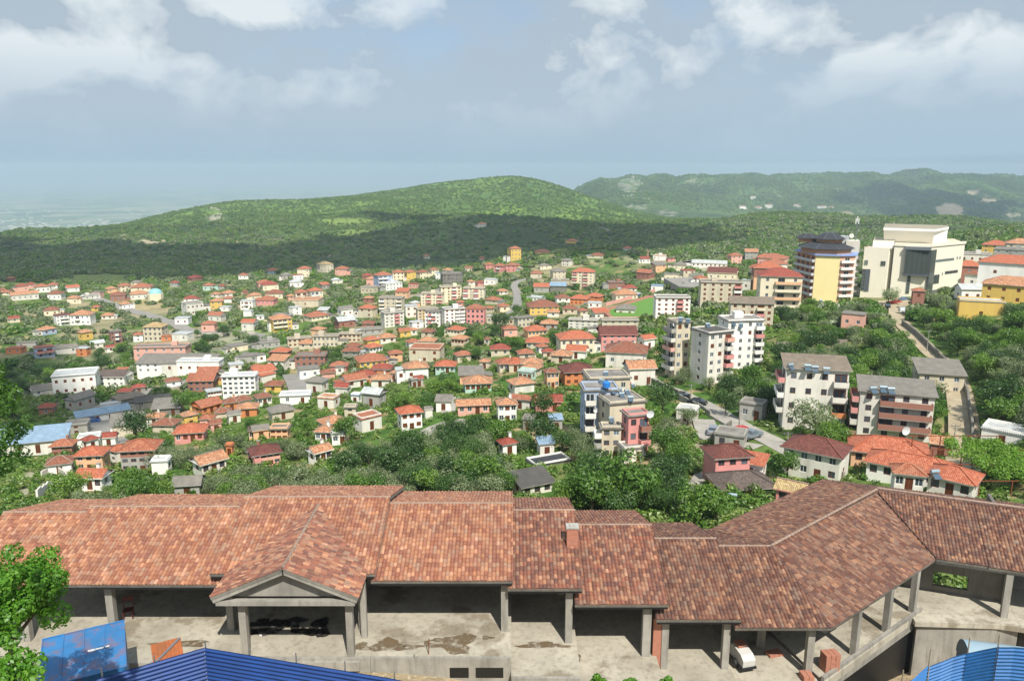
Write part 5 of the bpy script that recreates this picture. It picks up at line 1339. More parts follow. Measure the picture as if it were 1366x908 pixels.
# monument and white dish-less small far structures
g = G(864, 346); o = MB(); o.box(-.9, .9, -.9, .9, 0, 1.4); o.tube((0, 0, 1.4), (0, 0, 8), .55, .3, n=8); tag(o.build('obelisk', plaster('#cf9c8c', .2), loc=g), 'slim pink stone obelisk on a plinth among trees above the stadium', 'monument')

# small houses and sheds filling the rows between the ones above
def filler(n, box, wr, seed):
    rr = random.Random(seed); k = 0
    for t in range(n * 30):
        if k >= n: break
        px = rr.uniform(*box[:2]); py = rr.uniform(*box[2:]); g = G(px, py); zc = g.y*cp - g.z*sp; wpx = rr.uniform(*wr) * F / zc; hp = wpx * rr.uniform(.3, .5)
        bad = False
        for h in HOUSES:
            x0, x1 = h['px'] - h['pw']/2, h['px'] + h['pw']/2
            if px - wpx/2 < x1 - 2 and px + wpx/2 > x0 + 2 and abs(py - hp/2 - h['py']) < (hp + 10) * .5: bad = True; break
        if bad or any((f[0]-g.x)**2 + (f[1]-g.y)**2 < (f[2] + 5)**2 for f in FOOT): continue
        house(px - wpx/2, px + wpx/2, py - hp, py, rr.choice('hhhhgFs'), rr.choice('WWCLLKEGTR'), rr.choice('oottrObgtwg'), fl=1 if hp*zc/F < 4.6 else 2); k += 1
filler(24, (420, 860, 415, 530), (7, 13), 5); filler(12, (280, 600, 370, 480), (7, 12), 6); filler(8, (0, 300, 375, 470), (7, 12), 7); filler(8, (150, 520, 490, 600), (6, 11), 8); filler(12, (860, 1060, 345, 400), (8, 14), 9); filler(8, (560, 760, 345, 400), (8, 13), 10)
# ------------------------------------------------------------------ roads, walls, pitch
def ribbon(pts, w, name, mat, off=.12, label=None, kind='structure', step=2.5, shoulder=0):
    P = [G(*p) for p in pts]; Q = []
    for i in range(len(P) - 1):
        p0 = P[max(i-1, 0)]; p1 = P[i]; p2 = P[i+1]; p3 = P[min(i+2, len(P)-1)]; n = max(2, int((p2 - p1).length / step))
        for k in range(n):
            t = k / n; Q.append(.5 * ((2*p1) + (p2 - p0)*t + (2*p0 - 5*p1 + 4*p2 - p3)*t*t + (3*p1 - p0 - 3*p2 + p3)*t*t*t))
    Q.append(P[-1]); mb = MB(); rows = []; ln = 0
    for i, p in enumerate(Q):
        d = (Q[min(i+1, len(Q)-1)] - Q[max(i-1, 0)]); d.z = 0; d.normalize(); s = Vector((d.y, -d.x, 0)); zs = [GZ(p.x + s.x*w*k, p.y + s.y*w*k) for k in (-1, -.5, 0, .5, 1)]
        z = max(zs) * .5 + sum(zs) / 10 + off; rows.append((p - s*w, p + s*w, z, [max(z, zz + off * .5) for zz in zs], ln, s, p)); ln += (Q[min(i+1, len(Q)-1)] - p).length
    for a, b in zip(rows, rows[1:]):
        for k in range(4):
            t0, t1 = -1 + k*.5, -.5 + k*.5
            mb.face([Vector((a[6].x + a[5].x*w*t0, a[6].y + a[5].y*w*t0, a[3][k])), Vector((b[6].x + b[5].x*w*t0, b[6].y + b[5].y*w*t0, b[3][k])), Vector((b[6].x + b[5].x*w*t1, b[6].y + b[5].y*w*t1, b[3][k+1])), Vector((a[6].x + a[5].x*w*t1, a[6].y + a[5].y*w*t1, a[3][k+1]))][::-1])
        for sd, k in ((0, 0), (1, 4)):     # kerb-like edges down to the soil
            A, B = a[sd], b[sd]; q = [Vector((A.x, A.y, a[3][k])), Vector((B.x, B.y, b[3][k])), Vector((B.x, B.y, b[3][k] - 1)), Vector((A.x, A.y, a[3][k] - 1))]; mb.face(q if sd else q[::-1])
    o = mb.build(name, mat); tag(o, label, None, None, kind); ROADS.append([(r[6], w) for r in rows]); return o
ROADS = []
m_road = concrete('road_asphalt', '#9b978e', '#85817a', scale=.2); m_track = concrete('dirt_road', '#bcae92', '#9c8d72', scale=.3); m_pale = concrete('pale_road', '#b5b0a4', '#98938a', scale=.25)
ribbon([(851, 476), (856, 490), (866, 506), (884, 517), (905, 525), (935, 539), (965, 556), (1000, 575), (1034, 591), (1075, 612)], 2.35, 'road', m_pale)
ribbon([(938, 560), (942, 572), (948, 584), (975, 592), (1010, 598)], 2.2, 'road', m_pale, .1)
ribbon([(1196, 406), (1197, 424), (1208, 437), (1232, 460), (1260, 488), (1275, 513), (1282, 545), (1286, 590), (1283, 636)], 2.5, 'lane', m_track)
ribbon([(1170, 402), (1196, 408), (1220, 400)], 6, 'car_park', m_track, .1)
ribbon([(725, 370), (700, 373), (686, 380), (690, 393), (689, 408), (682, 418), (668, 424)], 2.6, 'road', m_road, .25)
ribbon([(128, 398), (154, 408), (180, 416), (206, 423), (236, 433), (248, 440), (272, 443), (306, 443), (338, 447), (346, 453), (330, 457)], 4, 'road', m_road, .3)
ribbon([(540, 400), (560, 395), (582, 389), (600, 380)], 3.5, 'road', m_road, .25)
ribbon([(150, 596), (134, 566), (140, 545), (175, 530), (215, 520), (262, 510)], 4, 'road', m_road, .25)
ribbon([(390, 500), (398, 515), (402, 525)], 3.5, 'road', m_road, .2)
ribbon([(606, 530), (600, 540), (598, 552)], 1.6, 'path', m_pale, .1)
ribbon([(560, 588), (572, 576), (596, 566), (625, 562)], 1.8, 'road', m_pale, .1)
ribbon([(938, 630), (925, 650), (912, 672)], 1.0, 'path', m_pale, .1); ribbon([(955, 335), (905, 342), (872, 350)], 3, 'path', m_track, .25)
def patch(pts, name, mat, off, kind='structure'):
    P = [G(*p) for p in pts]; c = sum(P, Vector()) / len(P); z = max(p.z for p in P) + off; mb = MB(); top = [Vector((p.x, p.y, p.z * .3 + z * .7)) for p in P]; mb.face(top)
    for i in range(len(P)): a, b = top[i], top[(i+1) % len(P)]; mb.face([a - Vector((0,0,3)), b - Vector((0,0,3)), b, a])
    return tag(mb.build(name, mat), kind=kind)
def level(pts, z, name, mat):
    mb = MB(); top = [WZ(px, py, z) for px, py in pts]; mb.face(top[::-1])
    for i in range(len(top)): a, b = top[i], top[(i+1) % len(top)]; mb.face([a, b, b - Vector((0,0,5)), a - Vector((0,0,5))])
    return tag(mb.build(name, mat), kind='structure')
zp = max(G(px, py).z for px, py in ((806, 413), (868, 395), (900, 395), (850, 424))) + .3
level([(802, 414), (864, 394), (905, 393), (905, 424), (815, 424)], zp, 'running_track', plain('red_track', '#a8705c', .9))
level([(808, 415), (866, 397), (900, 397), (900, 422), (818, 422)], zp + .02, 'football_pitch', plain('pitch_grass', '#5f8a35', .9))
patch([(885, 383), (935, 376), (968, 378), (960, 386), (905, 390)], 'pavement', m_road, .4)
def gwall(pts, h, t, mat, label, name='boundary_wall', cat='wall', step=3, sink=1.5, group=None):
    P = [G(*p) for p in pts]; mb = MB()
    for a, b in zip(P, P[1:]):
        n = max(1, int((b - a).length / step))
        for k in range(n):
            p = a.lerp(b, k / n); q = a.lerp(b, (k + 1) / n); p.z = GZ(p.x, p.y); q.z = GZ(q.x, q.y); zt = max(p.z, q.z) + h
            mb.bar((p.x, p.y, (zt + p.z - sink) / 2), (q.x, q.y, (zt + q.z - sink) / 2), t, zt - min(p.z, q.z) + sink)
    return tag(mb.build(name, mat), label, cat, group)
m_stone = bricks('rubble_wall', '#8f897b', '#77715f', 1.2); m_pinkw = plaster('#d9a193', .2)
gwall([(1203, 434), (1222, 448), (1250, 476), (1274, 500), (1290, 530), (1296, 575), (1298, 640)], 1.7, .4, m_dark_conc, 'dark grey retaining wall following the right side of the steep lane')
gwall([(869, 516), (890, 526), (905, 533)], 2.0, .3, m_dark_conc, 'grey retaining wall below the road bend with the two black cars')
gwall([(905, 533), (930, 545), (948, 556)], 1.0, .3, m_conc, 'low concrete parapet below the two black cars')
gwall([(948, 590), (962, 580), (975, 571)], 1.6, .3, m_dark_conc, 'triangular grey wall beside the junction of road and ramp')
gwall([(849, 480), (851, 492), (858, 503)], .6, .3, m_conc, 'pale kerb wall at the inside of the narrow uphill road')
gwall([(808, 408), (870, 391), (884, 384)], 1.8, .4, m_pinkw, 'long pink wall behind the football pitch')
gwall([(882, 377), (905, 371), (938, 371)], 2.6, .4, plaster('#e4dccd', .2), 'pale curved stadium wall right of the slim tower')
gwall([(905, 383), (940, 378)], 1.2, .4, m_pinkw, 'short pink stadium wall in front of the pale curved wall')
gwall([(1036, 462), (1080, 459), (1130, 458)], 1., .5, m_stone, 'low rubble terrace wall among olive trees below the hilltop')
gwall([(520, 597), (545, 596), (560, 592)], .9, .3, plaster('#cdb98f', .3), 'low sand coloured garden wall among the groves')
gwall([(50, 668), (66, 655), (88, 648)], 1.4, .3, plaster('#dcd8cd', .3), 'white yard wall at the lower left behind the tree')
gwall([(56, 640), (75, 632), (90, 640)], 1.2, .3, plaster('#cfc9bb', .3), 'off-white yard wall below the peach house')
gwall([(1080, 624), (1100, 630), (1126, 640)], .9, .3, m_stone, 'low stone wall beside the maroon-roofed house')
gwall([(735, 605), (770, 600), (790, 612)], .7, .3, m_conc, 'low concrete wall around the sandy yard')
gwall([(340, 446), (300, 448), (262, 448)], 1.5, .4, plaster('#c9c2b2', .4), 'long beige wall beside the curving road at left')
gwall([(352, 430), (380, 428), (404, 430)], 1.2, .4, plaster('#d2c5a5', .4), 'beige terrace wall under the twin orange-roofed house')
# vine pergola at the right edge
# ------------------------------------------------------------------ cars
def car(px, py, rz, hexc, label, kind='car', L_=4.2):
    g = G(px, py); z = max(GZ(g.x, g.y), GZ(g.x + 1, g.y), GZ(g.x - 1, g.y)) + .2
    root = thing('parked_car', label, 'car' if kind == 'car' else kind, (g.x, g.y, z), math.radians(rz), 'cars parked on roads and yards')
    paint_ = plain('car_paint', hexc, .25, .2, .03); mb = MB()
    if kind == 'car': pr = [(-.5, .3), (-.5, .72), (-.47, .86), (-.36, .92), (-.22, 1.38), (.16, 1.42), (.32, .98), (.47, .84), (.5, .6), (.5, .3)]
    elif kind == 'van': pr = [(-.5, .3), (-.5, .9), (-.49, 1.7), (-.1, 1.82), (.2, 1.75), (.34, 1.05), (.48, .9), (.5, .6), (.5, .3)]
    else: pr = [(-.5, .35), (-.5, .95), (-.12, .95), (-.1, 1.55), (.14, 1.58), (.26, 1.05), (.48, .98), (.5, .6), (.5, .35)]
    W_ = .86
    def wy(z): return W_ if z < 1.0 else W_ - .16 * (z - 1.0) / .5
    n = len(pr)
    mb.face([(a * L_, -wy(z_), z_) for a, z_ in pr][::-1]); mb.face([(a * L_, wy(z_), z_) for a, z_ in pr])
    for i in range(n):
        a = pr[i]; b = pr[(i+1) % n]; mb.face([(a[0]*L_, -wy(a[1]), a[1]), (a[0]*L_, wy(a[1]), a[1]), (b[0]*L_, wy(b[1]), b[1]), (b[0]*L_, -wy(b[1]), b[1])])
    mb.build('body', paint_, root)
    wb = MB(); x0, x1, zt = (-.2, .2, 1.33) if kind == 'car' else ((.0, .24, 1.62) if kind == 'van' else (-.09, .17, 1.5))
    for s in (-1, 1):
        q = [(x0*L_*1.35, s*(wy(.98) + .012), .98), (x1*L_*1.4, s*(wy(.98) + .012), .98), (x1*L_*.7, s*(wy(zt) + .012), zt), (x0*L_, s*(wy(zt) + .012), zt)]; wb.face(q if s < 0 else q[::-1])
    for (a, b, c_, d_) in (((.175, 1.37), (.31, 1.02), 0, 0),) if kind == 'car' else (((.21, 1.68), (.33, 1.1), 0, 0),) if kind == 'van' else (((.15, 1.54), (.25, 1.1), 0, 0),):
        wb.face([(a[0]*L_ + .02, -.68, a[1]), (b_x := b[0]*L_ + .02, -.76, b[1]), (b_x, .76, b[1]), (a[0]*L_ + .02, .68, a[1])] if False else [(a[0]*L_ + .03, -.66, a[1]), (b[0]*L_ + .03, -.75, b[1]), (b[0]*L_ + .03, .75, b[1]), (a[0]*L_ + .03, .66, a[1])])
    if kind == 'car': wb.face([(-.235*L_ - .03, -.66, 1.33), (-.235*L_ - .03, .66, 1.33), (-.345*L_ - .03, .75, .98), (-.345*L_ - .03, -.75, .98)])
    wb.build('windows', m_glass, root)
    for a in (-.31, .31):
        for s in (-1, 1):
            w_ = MB(); w_.tube((0, -.1, 0), (0, .1, 0), .32, n=14); w = w_.build('wheel', m_black, root, loc=(a * L_, s * .8, .32)); w2 = MB(); w2.tube((0, -.11, 0), (0, .11, 0), .18, n=10); w2.build('rim', m_steel, w)
    for s in (-1, 1):
        l = MB(); l.box(.5*L_ - .01, .5*L_ + .02, s*.62 - .14, s*.62 + .14, .62, .78); l.build('headlight', m_white, root)
        l = MB(); l.box(-.5*L_ - .02, -.5*L_ + .01, s*.68 - .1, s*.68 + .1, .7, .86); l.build('tail_light', plain('red_lamp', '#7a1512', .3), root)
    return root
car(909, 532, -25, '#1c1f22', 'black car parked uphill, upper left of two on the road edge')
car(930, 541, -28, '#22262e', 'dark navy car on the road edge, lower right of two dark cars')
car(988, 583, 25, '#c02a1e', 'bright red van parked at the road junction', 'van', 4.4)
car(1001, 586, 32, '#7d868c', 'grey pickup truck parked right of the red van', 'pickup', 4.8)
car(951, 579, 70, '#8d949a', 'small silver car parked on the ramp below the road')
car(1195, 406, 18, '#b3241f', 'red car in the hilltop car park beside the theatre')
car(1208, 418, -4, '#d9dcdd', 'white estate car beside the retaining wall above the lane', 'van', 4.4)
car(1206, 402, 22, '#6f8496', 'blue-grey car parked behind the red car by the theatre')
car(1184, 411, 65, '#2b3238', 'dark car half hidden left of the red car in the car park')
car(4, 868, 12, '#c9cfd6', 'white car partly hidden under the bright green tree at lower left')
car(852, 397, 8, '#2858a8', 'blue van parked along the pink wall of the football pitch', 'van', 5)
car(122, 564, 10, '#3566b0', 'blue lorry cab parked among the sheds at left', 'van', 5)
car(873, 386, 12, '#4a5560', 'grey coach shaped van at the corner of the stadium', 'van', 6.5)
car(171, 490, -20, '#dfe0e0', 'white van parked behind the banded white factory', 'van', 5)
# ------------------------------------------------------------------ poles, tanks, dishes
def pole(px, py, top, label, r=.13, arm=True):
    g = G(px, py); zc = g.y*cp - g.z*sp; h = (py - top) / (F * g.y / zc**2); mb = MB(); mb.tube((0, 0, -.5), (0, 0, h), r, r*.7)
    o = thing('utility_pole', label, 'pole', g, 0, 'utility poles along the lanes'); mb.build('post', m_conc, o)
    if arm: mb = MB(); mb.bar((-.8, 0, h - .3), (.8, 0, h - .3), .1, .1); [mb.tube((x, 0, h - .25), (x, 0, h - .05), .05) for x in (-.7, 0, .7)]; mb.build('cross_arm', m_steel, o)
for a in ((921, 538, 512, 'grey utility pole beside the two dark cars'), (985, 580, 546, 'concrete pole beside the red van at the junction'), (1236, 470, 440, 'pole beside the steep lane below the car park'), (1271, 600, 566, 'pole in the greenery left of the lane near the brick shed'),
          (1050, 594, 576, 'pole left of the olive tree in front of the cream block'), (1109, 640, 620, 'thin pole in front of the maroon-roofed house'), (854, 632, 604, 'slim pole in the trees below the bright pink building'), (618, 595, 580, 'thin pole among olive trees right of the lone white house'), (495, 560, 542, 'lamp pole on the green slope left of the lone white house'),
          (447, 402, 390, 'slim pole on the skyline of the central wooded valley'), (1365, 345, 300, 'dark crane-like mast at the right edge of the hilltop'), (784, 352, 340, 'mast standing on the slim six-storey tower')):
    pole(*a)
def tank(pos, a, label, s=1.):
    o = thing('solar_water_heater', label, 'water heater', pos, a, 'solar water tanks on the roofs')
    mb = MB(); mb.tube((-.7*s, 0, 1.0*s), (.7*s, 0, 1.0*s), .33*s, n=14); mb.build('tank', plain('tank_metal', '#a9bcc4', .35, .5), o)
    mb = MB(); mb.face([(-.6*s, -1.1*s, .12), (.6*s, -1.1*s, .12), (.6*s, -.3*s, .7*s), (-.6*s, -.3*s, .7*s)]); mb.face([(-.6*s, -1.1*s, .08), (-.6*s, -.3*s, .66*s), (.6*s, -.3*s, .66*s), (.6*s, -1.1*s, .08)]); mb.build('collector', plain('collector_glass', '#4f6272', .25), o)
    mb = MB(); [mb.bar((x*s, y*s, 0), (x*s, 0, .9*s), .05, .05) for x in (-.55, .55) for y in (-.3, .3)]; mb.build('stand', m_steel, o)
def on_roof(px, py, label, s=1., a=None):
    """put a heater where the sight line first meets a building"""
    d = Vector(((px - CX) / F, cp + (CY - py) / F * sp, -sp + (CY - py) / F * cp)).normalized(); dg = bpy.context.evaluated_depsgraph_get()
    hit, loc, nrm, i_, ob, m_ = S.ray_cast(dg, Vector((0, 0, 0)), d)
    if hit: tank(loc - Vector((0, 0, .05)), R.uniform(-.5, .5) if a is None else a, label, s)
bpy.context.view_layer.update()
TK = [(1054, 492, 'leftmost of four water tanks on the weathered sheet roof'), (1077, 493, 'second from left of four water tanks on the weathered sheet roof'), (1087, 495, 'third from left of four water tanks on the weathered sheet roof'), (1102, 497, 'rightmost of four water tanks on the weathered sheet roof'),
      (1164, 523, 'small tank at the left of the grey block roof'), (1178, 522, 'left of two big tanks on the brick-balcony block'), (1188, 524, 'right of two big tanks on the brick-balcony block'),
      (1246, 636, 'single tank on the wide bright orange bungalow roof'), (977, 667, 'tank on the yellow house with dark hip roof'), (908, 428, 'tank at the left end of the tall block roofs'), (918, 430, 'second tank from left on the tall block roofs'), (927, 432, 'third tank from left on the tall block roofs'), (936, 433, 'fourth tank from left on the tall block roofs'),
      (944, 436, 'fifth tank from left on the tall block roofs'), (978, 434, 'left tank on the bright white wing'), (988, 436, 'right tank on the bright white wing'), (808, 500, 'tank at the back of the cluttered grey roofs, topmost'), (803, 511, 'blue-grey tank left of the blue barrel on the cluttered roofs'), (806, 521, 'front tank below the blue barrel on the cluttered roofs'),
      (818, 524, 'left of the middle row of tanks on the cluttered roofs'), (826, 523, 'right of the middle row of tanks on the cluttered roofs'), (829, 529, 'left of three tanks at the front of the cluttered roofs'), (836, 525, 'middle of three tanks at the front of the cluttered roofs'), (841, 534, 'right of three tanks at the front of the cluttered roofs'), (844, 516, 'tank at the right corner of the cluttered roofs'),
      (815, 562, 'tank on the low roof terrace beside the bright pink building'), (884, 421, 'tank on the white and grey block right of the pitch'), (770, 380, 'tank on the slim six-storey tower'), (1095, 403, 'tank on the beige block with weathered roof')]
for t in TK: on_roof(*t, s=.72 if 795 < t[0] < 850 else .85)
def barrel(px, py, label, hexc='#2f7fd0', r=.7):
    d = Vector(((px - CX) / F, cp + (CY - py) / F * sp, -sp + (CY - py) / F * cp)).normalized(); hit, loc, nrm, i_, ob, m_ = S.ray_cast(bpy.context.evaluated_depsgraph_get(), Vector((0, 0, 0)), d)
    mb = MB(); mb.tube((0, 0, 0), (0, 0, r * 1.3), r, n=18); mb.tube((0, 0, r * 1.3), (0, 0, r * 1.6), r, r * .4, n=18); mb.tube((0, 0, r*1.6), (0, 0, r*1.72), r*.35, n=12); tag(mb.build('water_tank', plain('blue_plastic', hexc, .4), loc=loc, smooth=False), label, 'water tank')
barrel(809, 516, 'round blue plastic water tank on the cluttered grey roofs'); barrel(873, 643, 'bright blue water tank in the garden left of the white hives'); barrel(878, 643, 'pale blue tub right beside the bright blue garden tank', '#9ab8d8', .5)
def dish(px, py, label, r=.55):
    d = Vector(((px - CX) / F, cp + (CY - py) / F * sp, -sp + (CY - py) / F * cp)).normalized(); hit, loc, nrm, i_, ob, m_ = S.ray_cast(bpy.context.evaluated_depsgraph_get(), Vector((0, 0, 0)), d)
    if not hit: return
    o = thing('satellite_dish', label, 'satellite dish', loc - d * .25, .2, 'satellite dishes on the facades'); mb = MB(); k = 14
    for j in range(3):
        for i in range(k):
            q = []
            for jj, ii in ((j, i), (j, i+1), (j+1, i+1), (j+1, i)):
                rr_ = r * jj / 3; t = 2*PI*ii/k; q.append((rr_*math.cos(t), -.35 - .25 * (rr_/r)**2 * r, rr_*math.sin(t)))
            mb.face(q)
    mb.build('reflector', plain('dish_white', '#d8dadb', .4), o); mb = MB(); mb.bar((0, -.36, 0), (0, .3, -.1), .06, .06); mb.bar((0, -.4, -.3), (0, -.9, 0), .03, .03); mb.build('bracket', m_steel, o)
for t in ((1206, 573, 'large white dish on the lower brick balcony', .8), (1032, 530, 'dish on the left flank of the cream block, middle one', .5), (1030, 499, 'dish at the top left corner of the cream block', .45), (1028, 549, 'lowest dish left of the cream block', .45),
          (866, 551, 'white dish at the right roof corner of the bright pink building', .7), (794, 546, 'dish on the shaded flank of the cluttered block', .5), (899, 432, 'dish at the top of the grey left wing of the tall block', .5), (920, 545, 'dish on the tiny shed below the black cars', .5)): dish(*t)
# white hives
g = G(889, 650)
for k in range(3): o = MB(); o.box(-.3, .3, -.25, .25, 0, .7); o.box(-.34, .34, -.29, .29, .7, .78); tag(o.build('beehive', m_white, loc=(g.x + k * .85, g.y, g.z), rz=.2), ('left', 'middle', 'right')[k] + ' one of three white box hives in the garden below the pink building', 'beehive', 'white hives in the garden')
# vine pergola
PG = thing('vine_pergola', 'timber pergola covered in bright green vines at the right edge', 'pergola', G(1345, 652))
gp = G(1345, 652); mb = MB()
for i in range(4):
    for j in range(4): mb = MB(); mb.box(-.06, .06, -.06, .06, -1, 2.4); mb.build('post', m_brown, PG, loc=(-6 + i * 4.4, -3 + j * 6, 0))
mb = MB(); [mb.bar((-6.5, -3 + j * 6, 2.45), (8, -3 + j * 6, 2.45), .1, .12) for j in range(4)]; mb.build('beam', m_brown, PG)
# ------------------------------------------------------------------ foliage
LF = dict(olive=leaf('olive_leaves', [(0, lin('#55633f')), (.5, lin('#78875e')), (1, lin('#9ba67e'))], .25, .4),
          broad=leaf('broad_leaves', [(0, lin('#3a5a22')), (.45, lin('#5c8230')), (1, lin('#92ad4a'))], .35, .4),
          dark=leaf('dark_leaves', [(0, lin('#2a4020')), (.5, lin('#40602b')), (1, lin('#62803c'))], .25, .35),
          maple=leaf('maple_leaves', [(0, lin('#37641c')), (.45, lin('#5c9127')), (1, lin('#8fbb3f'))], .4, .1),
          scrub=leaf('scrub_leaves', [(0, lin('#566a34')), (.5, lin('#6c823f')), (1, lin('#8c9c50'))], .2, .5),
          vine=leaf('vine_leaves', [(0, lin('#4c7a26')), (.5, lin('#78a038')), (1, lin('#a4bd58'))], .4, .2))
m_bark = plain('bark', '#5c4d3d', .95, 0, .3, 6)
def crown_mesh(name, mat, seed, r=1., h=1., nl=12, nleaf=1500, ls=.12, z0=0., fill=.5, lobe=(.38, .6), shape='round'):
    """leaf-sized faces on uneven lobes; unit radius about r, centred at height z0"""
    g = np.random.default_rng(seed); C_ = []; rad = []
    for i in range(nl):
        t = g.uniform(0, 2*PI); q = g.uniform(0, 1) ** .5 * .72; zz = g.uniform(-.55, .75) * (1 - .45 * q)
        C_.append((q*math.cos(t)*r, q*math.sin(t)*r, zz*h)); rad.append(g.uniform(*lobe) * r)
    C_ = np.array(C_); rad = np.array(rad); k = g.choice(nl, nleaf, p=rad**2/np.sum(rad**2))
    d = g.normal(size=(nleaf, 3)); d /= np.linalg.norm(d, axis=1)[:, None]; rr = (1 - fill * g.random(nleaf) ** 2) * (1 + g.normal(size=nleaf) * .06)
    sc = np.array([1, 1, .85 * h / r if h > r else .8]); p = C_[k] + d * (rad[k] * rr)[:, None] * sc
    n = d + g.normal(size=(nleaf, 3)) * .55 + np.array([0, 0, .25]); n /= np.linalg.norm(n, axis=1)[:, None]
    a = np.cross(n, g.normal(size=(nleaf, 3))); a /= np.linalg.norm(a, axis=1)[:, None]; b = np.cross(n, a)
    s = (ls * g.uniform(.6, 1.3, nleaf))[:, None]; up = n * s * .25
    v = np.stack([p - a*s, p - b*s*.55 + up, p + a*s, p + b*s*.55 + up], 1).reshape(-1, 3); v[:, 2] += z0
    me = bpy.data.meshes.new(name); me.vertices.add(len(v)); me.vertices.foreach_set('co', v.ravel()); me.loops.add(nleaf*4); me.loops.foreach_set('vertex_index', np.arange(nleaf*4)); me.polygons.add(nleaf)
    me.polygons.foreach_set('loop_start', np.arange(nleaf)*4); me.polygons.foreach_set('loop_total', np.full(nleaf, 4)); me.update(calc_edges=True); me.materials.append(mat); return me, C_
def trunk_mesh(name, C_, z0, th, r=.13, lean=.1, seed=0, scale=1.):
    rr = random.Random(seed); mb = MB(); p = Vector((0, 0, -.4)); top = Vector((rr.uniform(-lean, lean), rr.uniform(-lean, lean), th)); mid = top * .55 + Vector((rr.uniform(-lean, lean), rr.uniform(-lean, lean), 0))
    mb.tube(p, mid, r, r*.8, 7, cap=False); mb.tube(mid, top, r*.8, r*.65, 7, cap=False)
    for c in C_[:7]:
        q = Vector(c) + Vector((0, 0, z0)); m1 = top.lerp(q, .5) + Vector((rr.uniform(-.1, .1), rr.uniform(-.1, .1), .05)); mb.tube(top, m1, r*.5, r*.32, 5, cap=False); mb.tube(m1, q, r*.32, r*.1, 5, cap=False)
    return mb.mesh(name, m_bark)
TREES = {}
for kind, cfg in dict(olive_tree=('olive', 2.1, 1.6, 2.7, 13, 1900, .13), broadleaf_tree=('broad', 2.3, 2.2, 3.6, 14, 1800, .17), shade_tree=('dark', 2.5, 2.3, 3.8, 15, 2000, .17)).items():
    mt, r, h, z0, nl, nf, ls = cfg; TREES[kind] = []
    for s in range(5):
        cm, C_ = crown_mesh('crown', LF[mt], 100 + s * 7 + nl, r, h, nl, nf, ls, z0); TREES[kind].append((cm, trunk_mesh('trunk', C_, z0, z0 - h * .75, .16, .25, s)))
rects = [(hh['px'] - hh['pw']/2, hh['px'] + hh['pw']/2, hh['py'], hh['Y'], hh) for hh in HOUSES]
HR = []
for hh in HOUSES:
    zc = hh['Y'] ; g0 = hh['o'].location; kx = proj((g0.x, g0.y, g0.z)); kt = proj((g0.x, g0.y, g0.z + hh['H'])); HR.append((hh['px'] - hh['pw']/2, hh['px'] + hh['pw']/2, 2*hh['py'] - proj((g0.x, hh['Y'], g0.z))[1] , proj((g0.x, hh['Y'], g0.z))[1], hh['Y']))
HR += [(1150, 1272, 302, 396, 300), (1066, 1146, 318, 414, 330), (194, 214, 388, 402, 500), (808, 905, 392, 424, 400)]
FT = np.array([(f[0], f[1], f[2]) for f in FOOT]); RD = np.array([(p.x, p.y, w) for r in ROADS for p, w in r])
def clear(x, y, pad=0.): return not (np.any((FT[:, 0]-x)**2 + (FT[:, 1]-y)**2 < (FT[:, 2] + pad)**2) or np.any((RD[:, 0]-x)**2 + (RD[:, 1]-y)**2 < (RD[:, 2] + .8 + pad)**2))
def hides(px, py, top, Y, rw, frac=.3):
    for x0, x1, a, b, hy in HR:
        if Y < hy + 1 and px + rw > x0 + 1 and px - rw < x1 - 1 and top < b - frac * (b - a) and py > a: return True
    rd = False
    return False
RDpx = np.array([proj(p) for r in ROADS[:4] for p, w in r])
def hides_road(px, py, top, rw): return np.any((abs(RDpx[:, 0] - px) < rw * .8 + 2) & (RDpx[:, 1] < py) & (RDpx[:, 1] > top + 2))
placed = []; counts = {}
def plant(kind, px, py, s=1., label=None, group=None, g=None, force=False, cat='tree'):
    g = G(px, py) if g is None else g
    zc = g.y*cp - g.z*sp; hgt = (4.4 if kind == 'olive_tree' else 6.) * s; top = py - hgt * F * g.y / zc**2; rw = 2.2 * s * F / zc
    if not force:
        if not clear(g.x, g.y, 1.0 * s) or hides(px, py, top, g.y, rw) or hides_road(px, py, top, rw): return None
        for q in placed:
            if abs(q[0]-g.x) < 2.1*s and (q[0]-g.x)**2 + (q[1]-g.y)**2 < (2.1*s)**2: return None
    if counts.get(kind, 0) >= 300: return None
    counts[kind] = counts.get(kind, 0) + 1; placed.append((g.x, g.y)); cm, tm = R.choice(TREES[kind])
    o = thing(kind, label, cat, (g.x, g.y, g.z - .15), R.uniform(0, 6.28), group); c = link('crown', cm, o); c.scale = (s * R.uniform(.85, 1.2), s * R.uniform(.85, 1.2), s * R.uniform(.85, 1.1)); t = link('trunk', tm, o); t.scale = c.scale
    return o
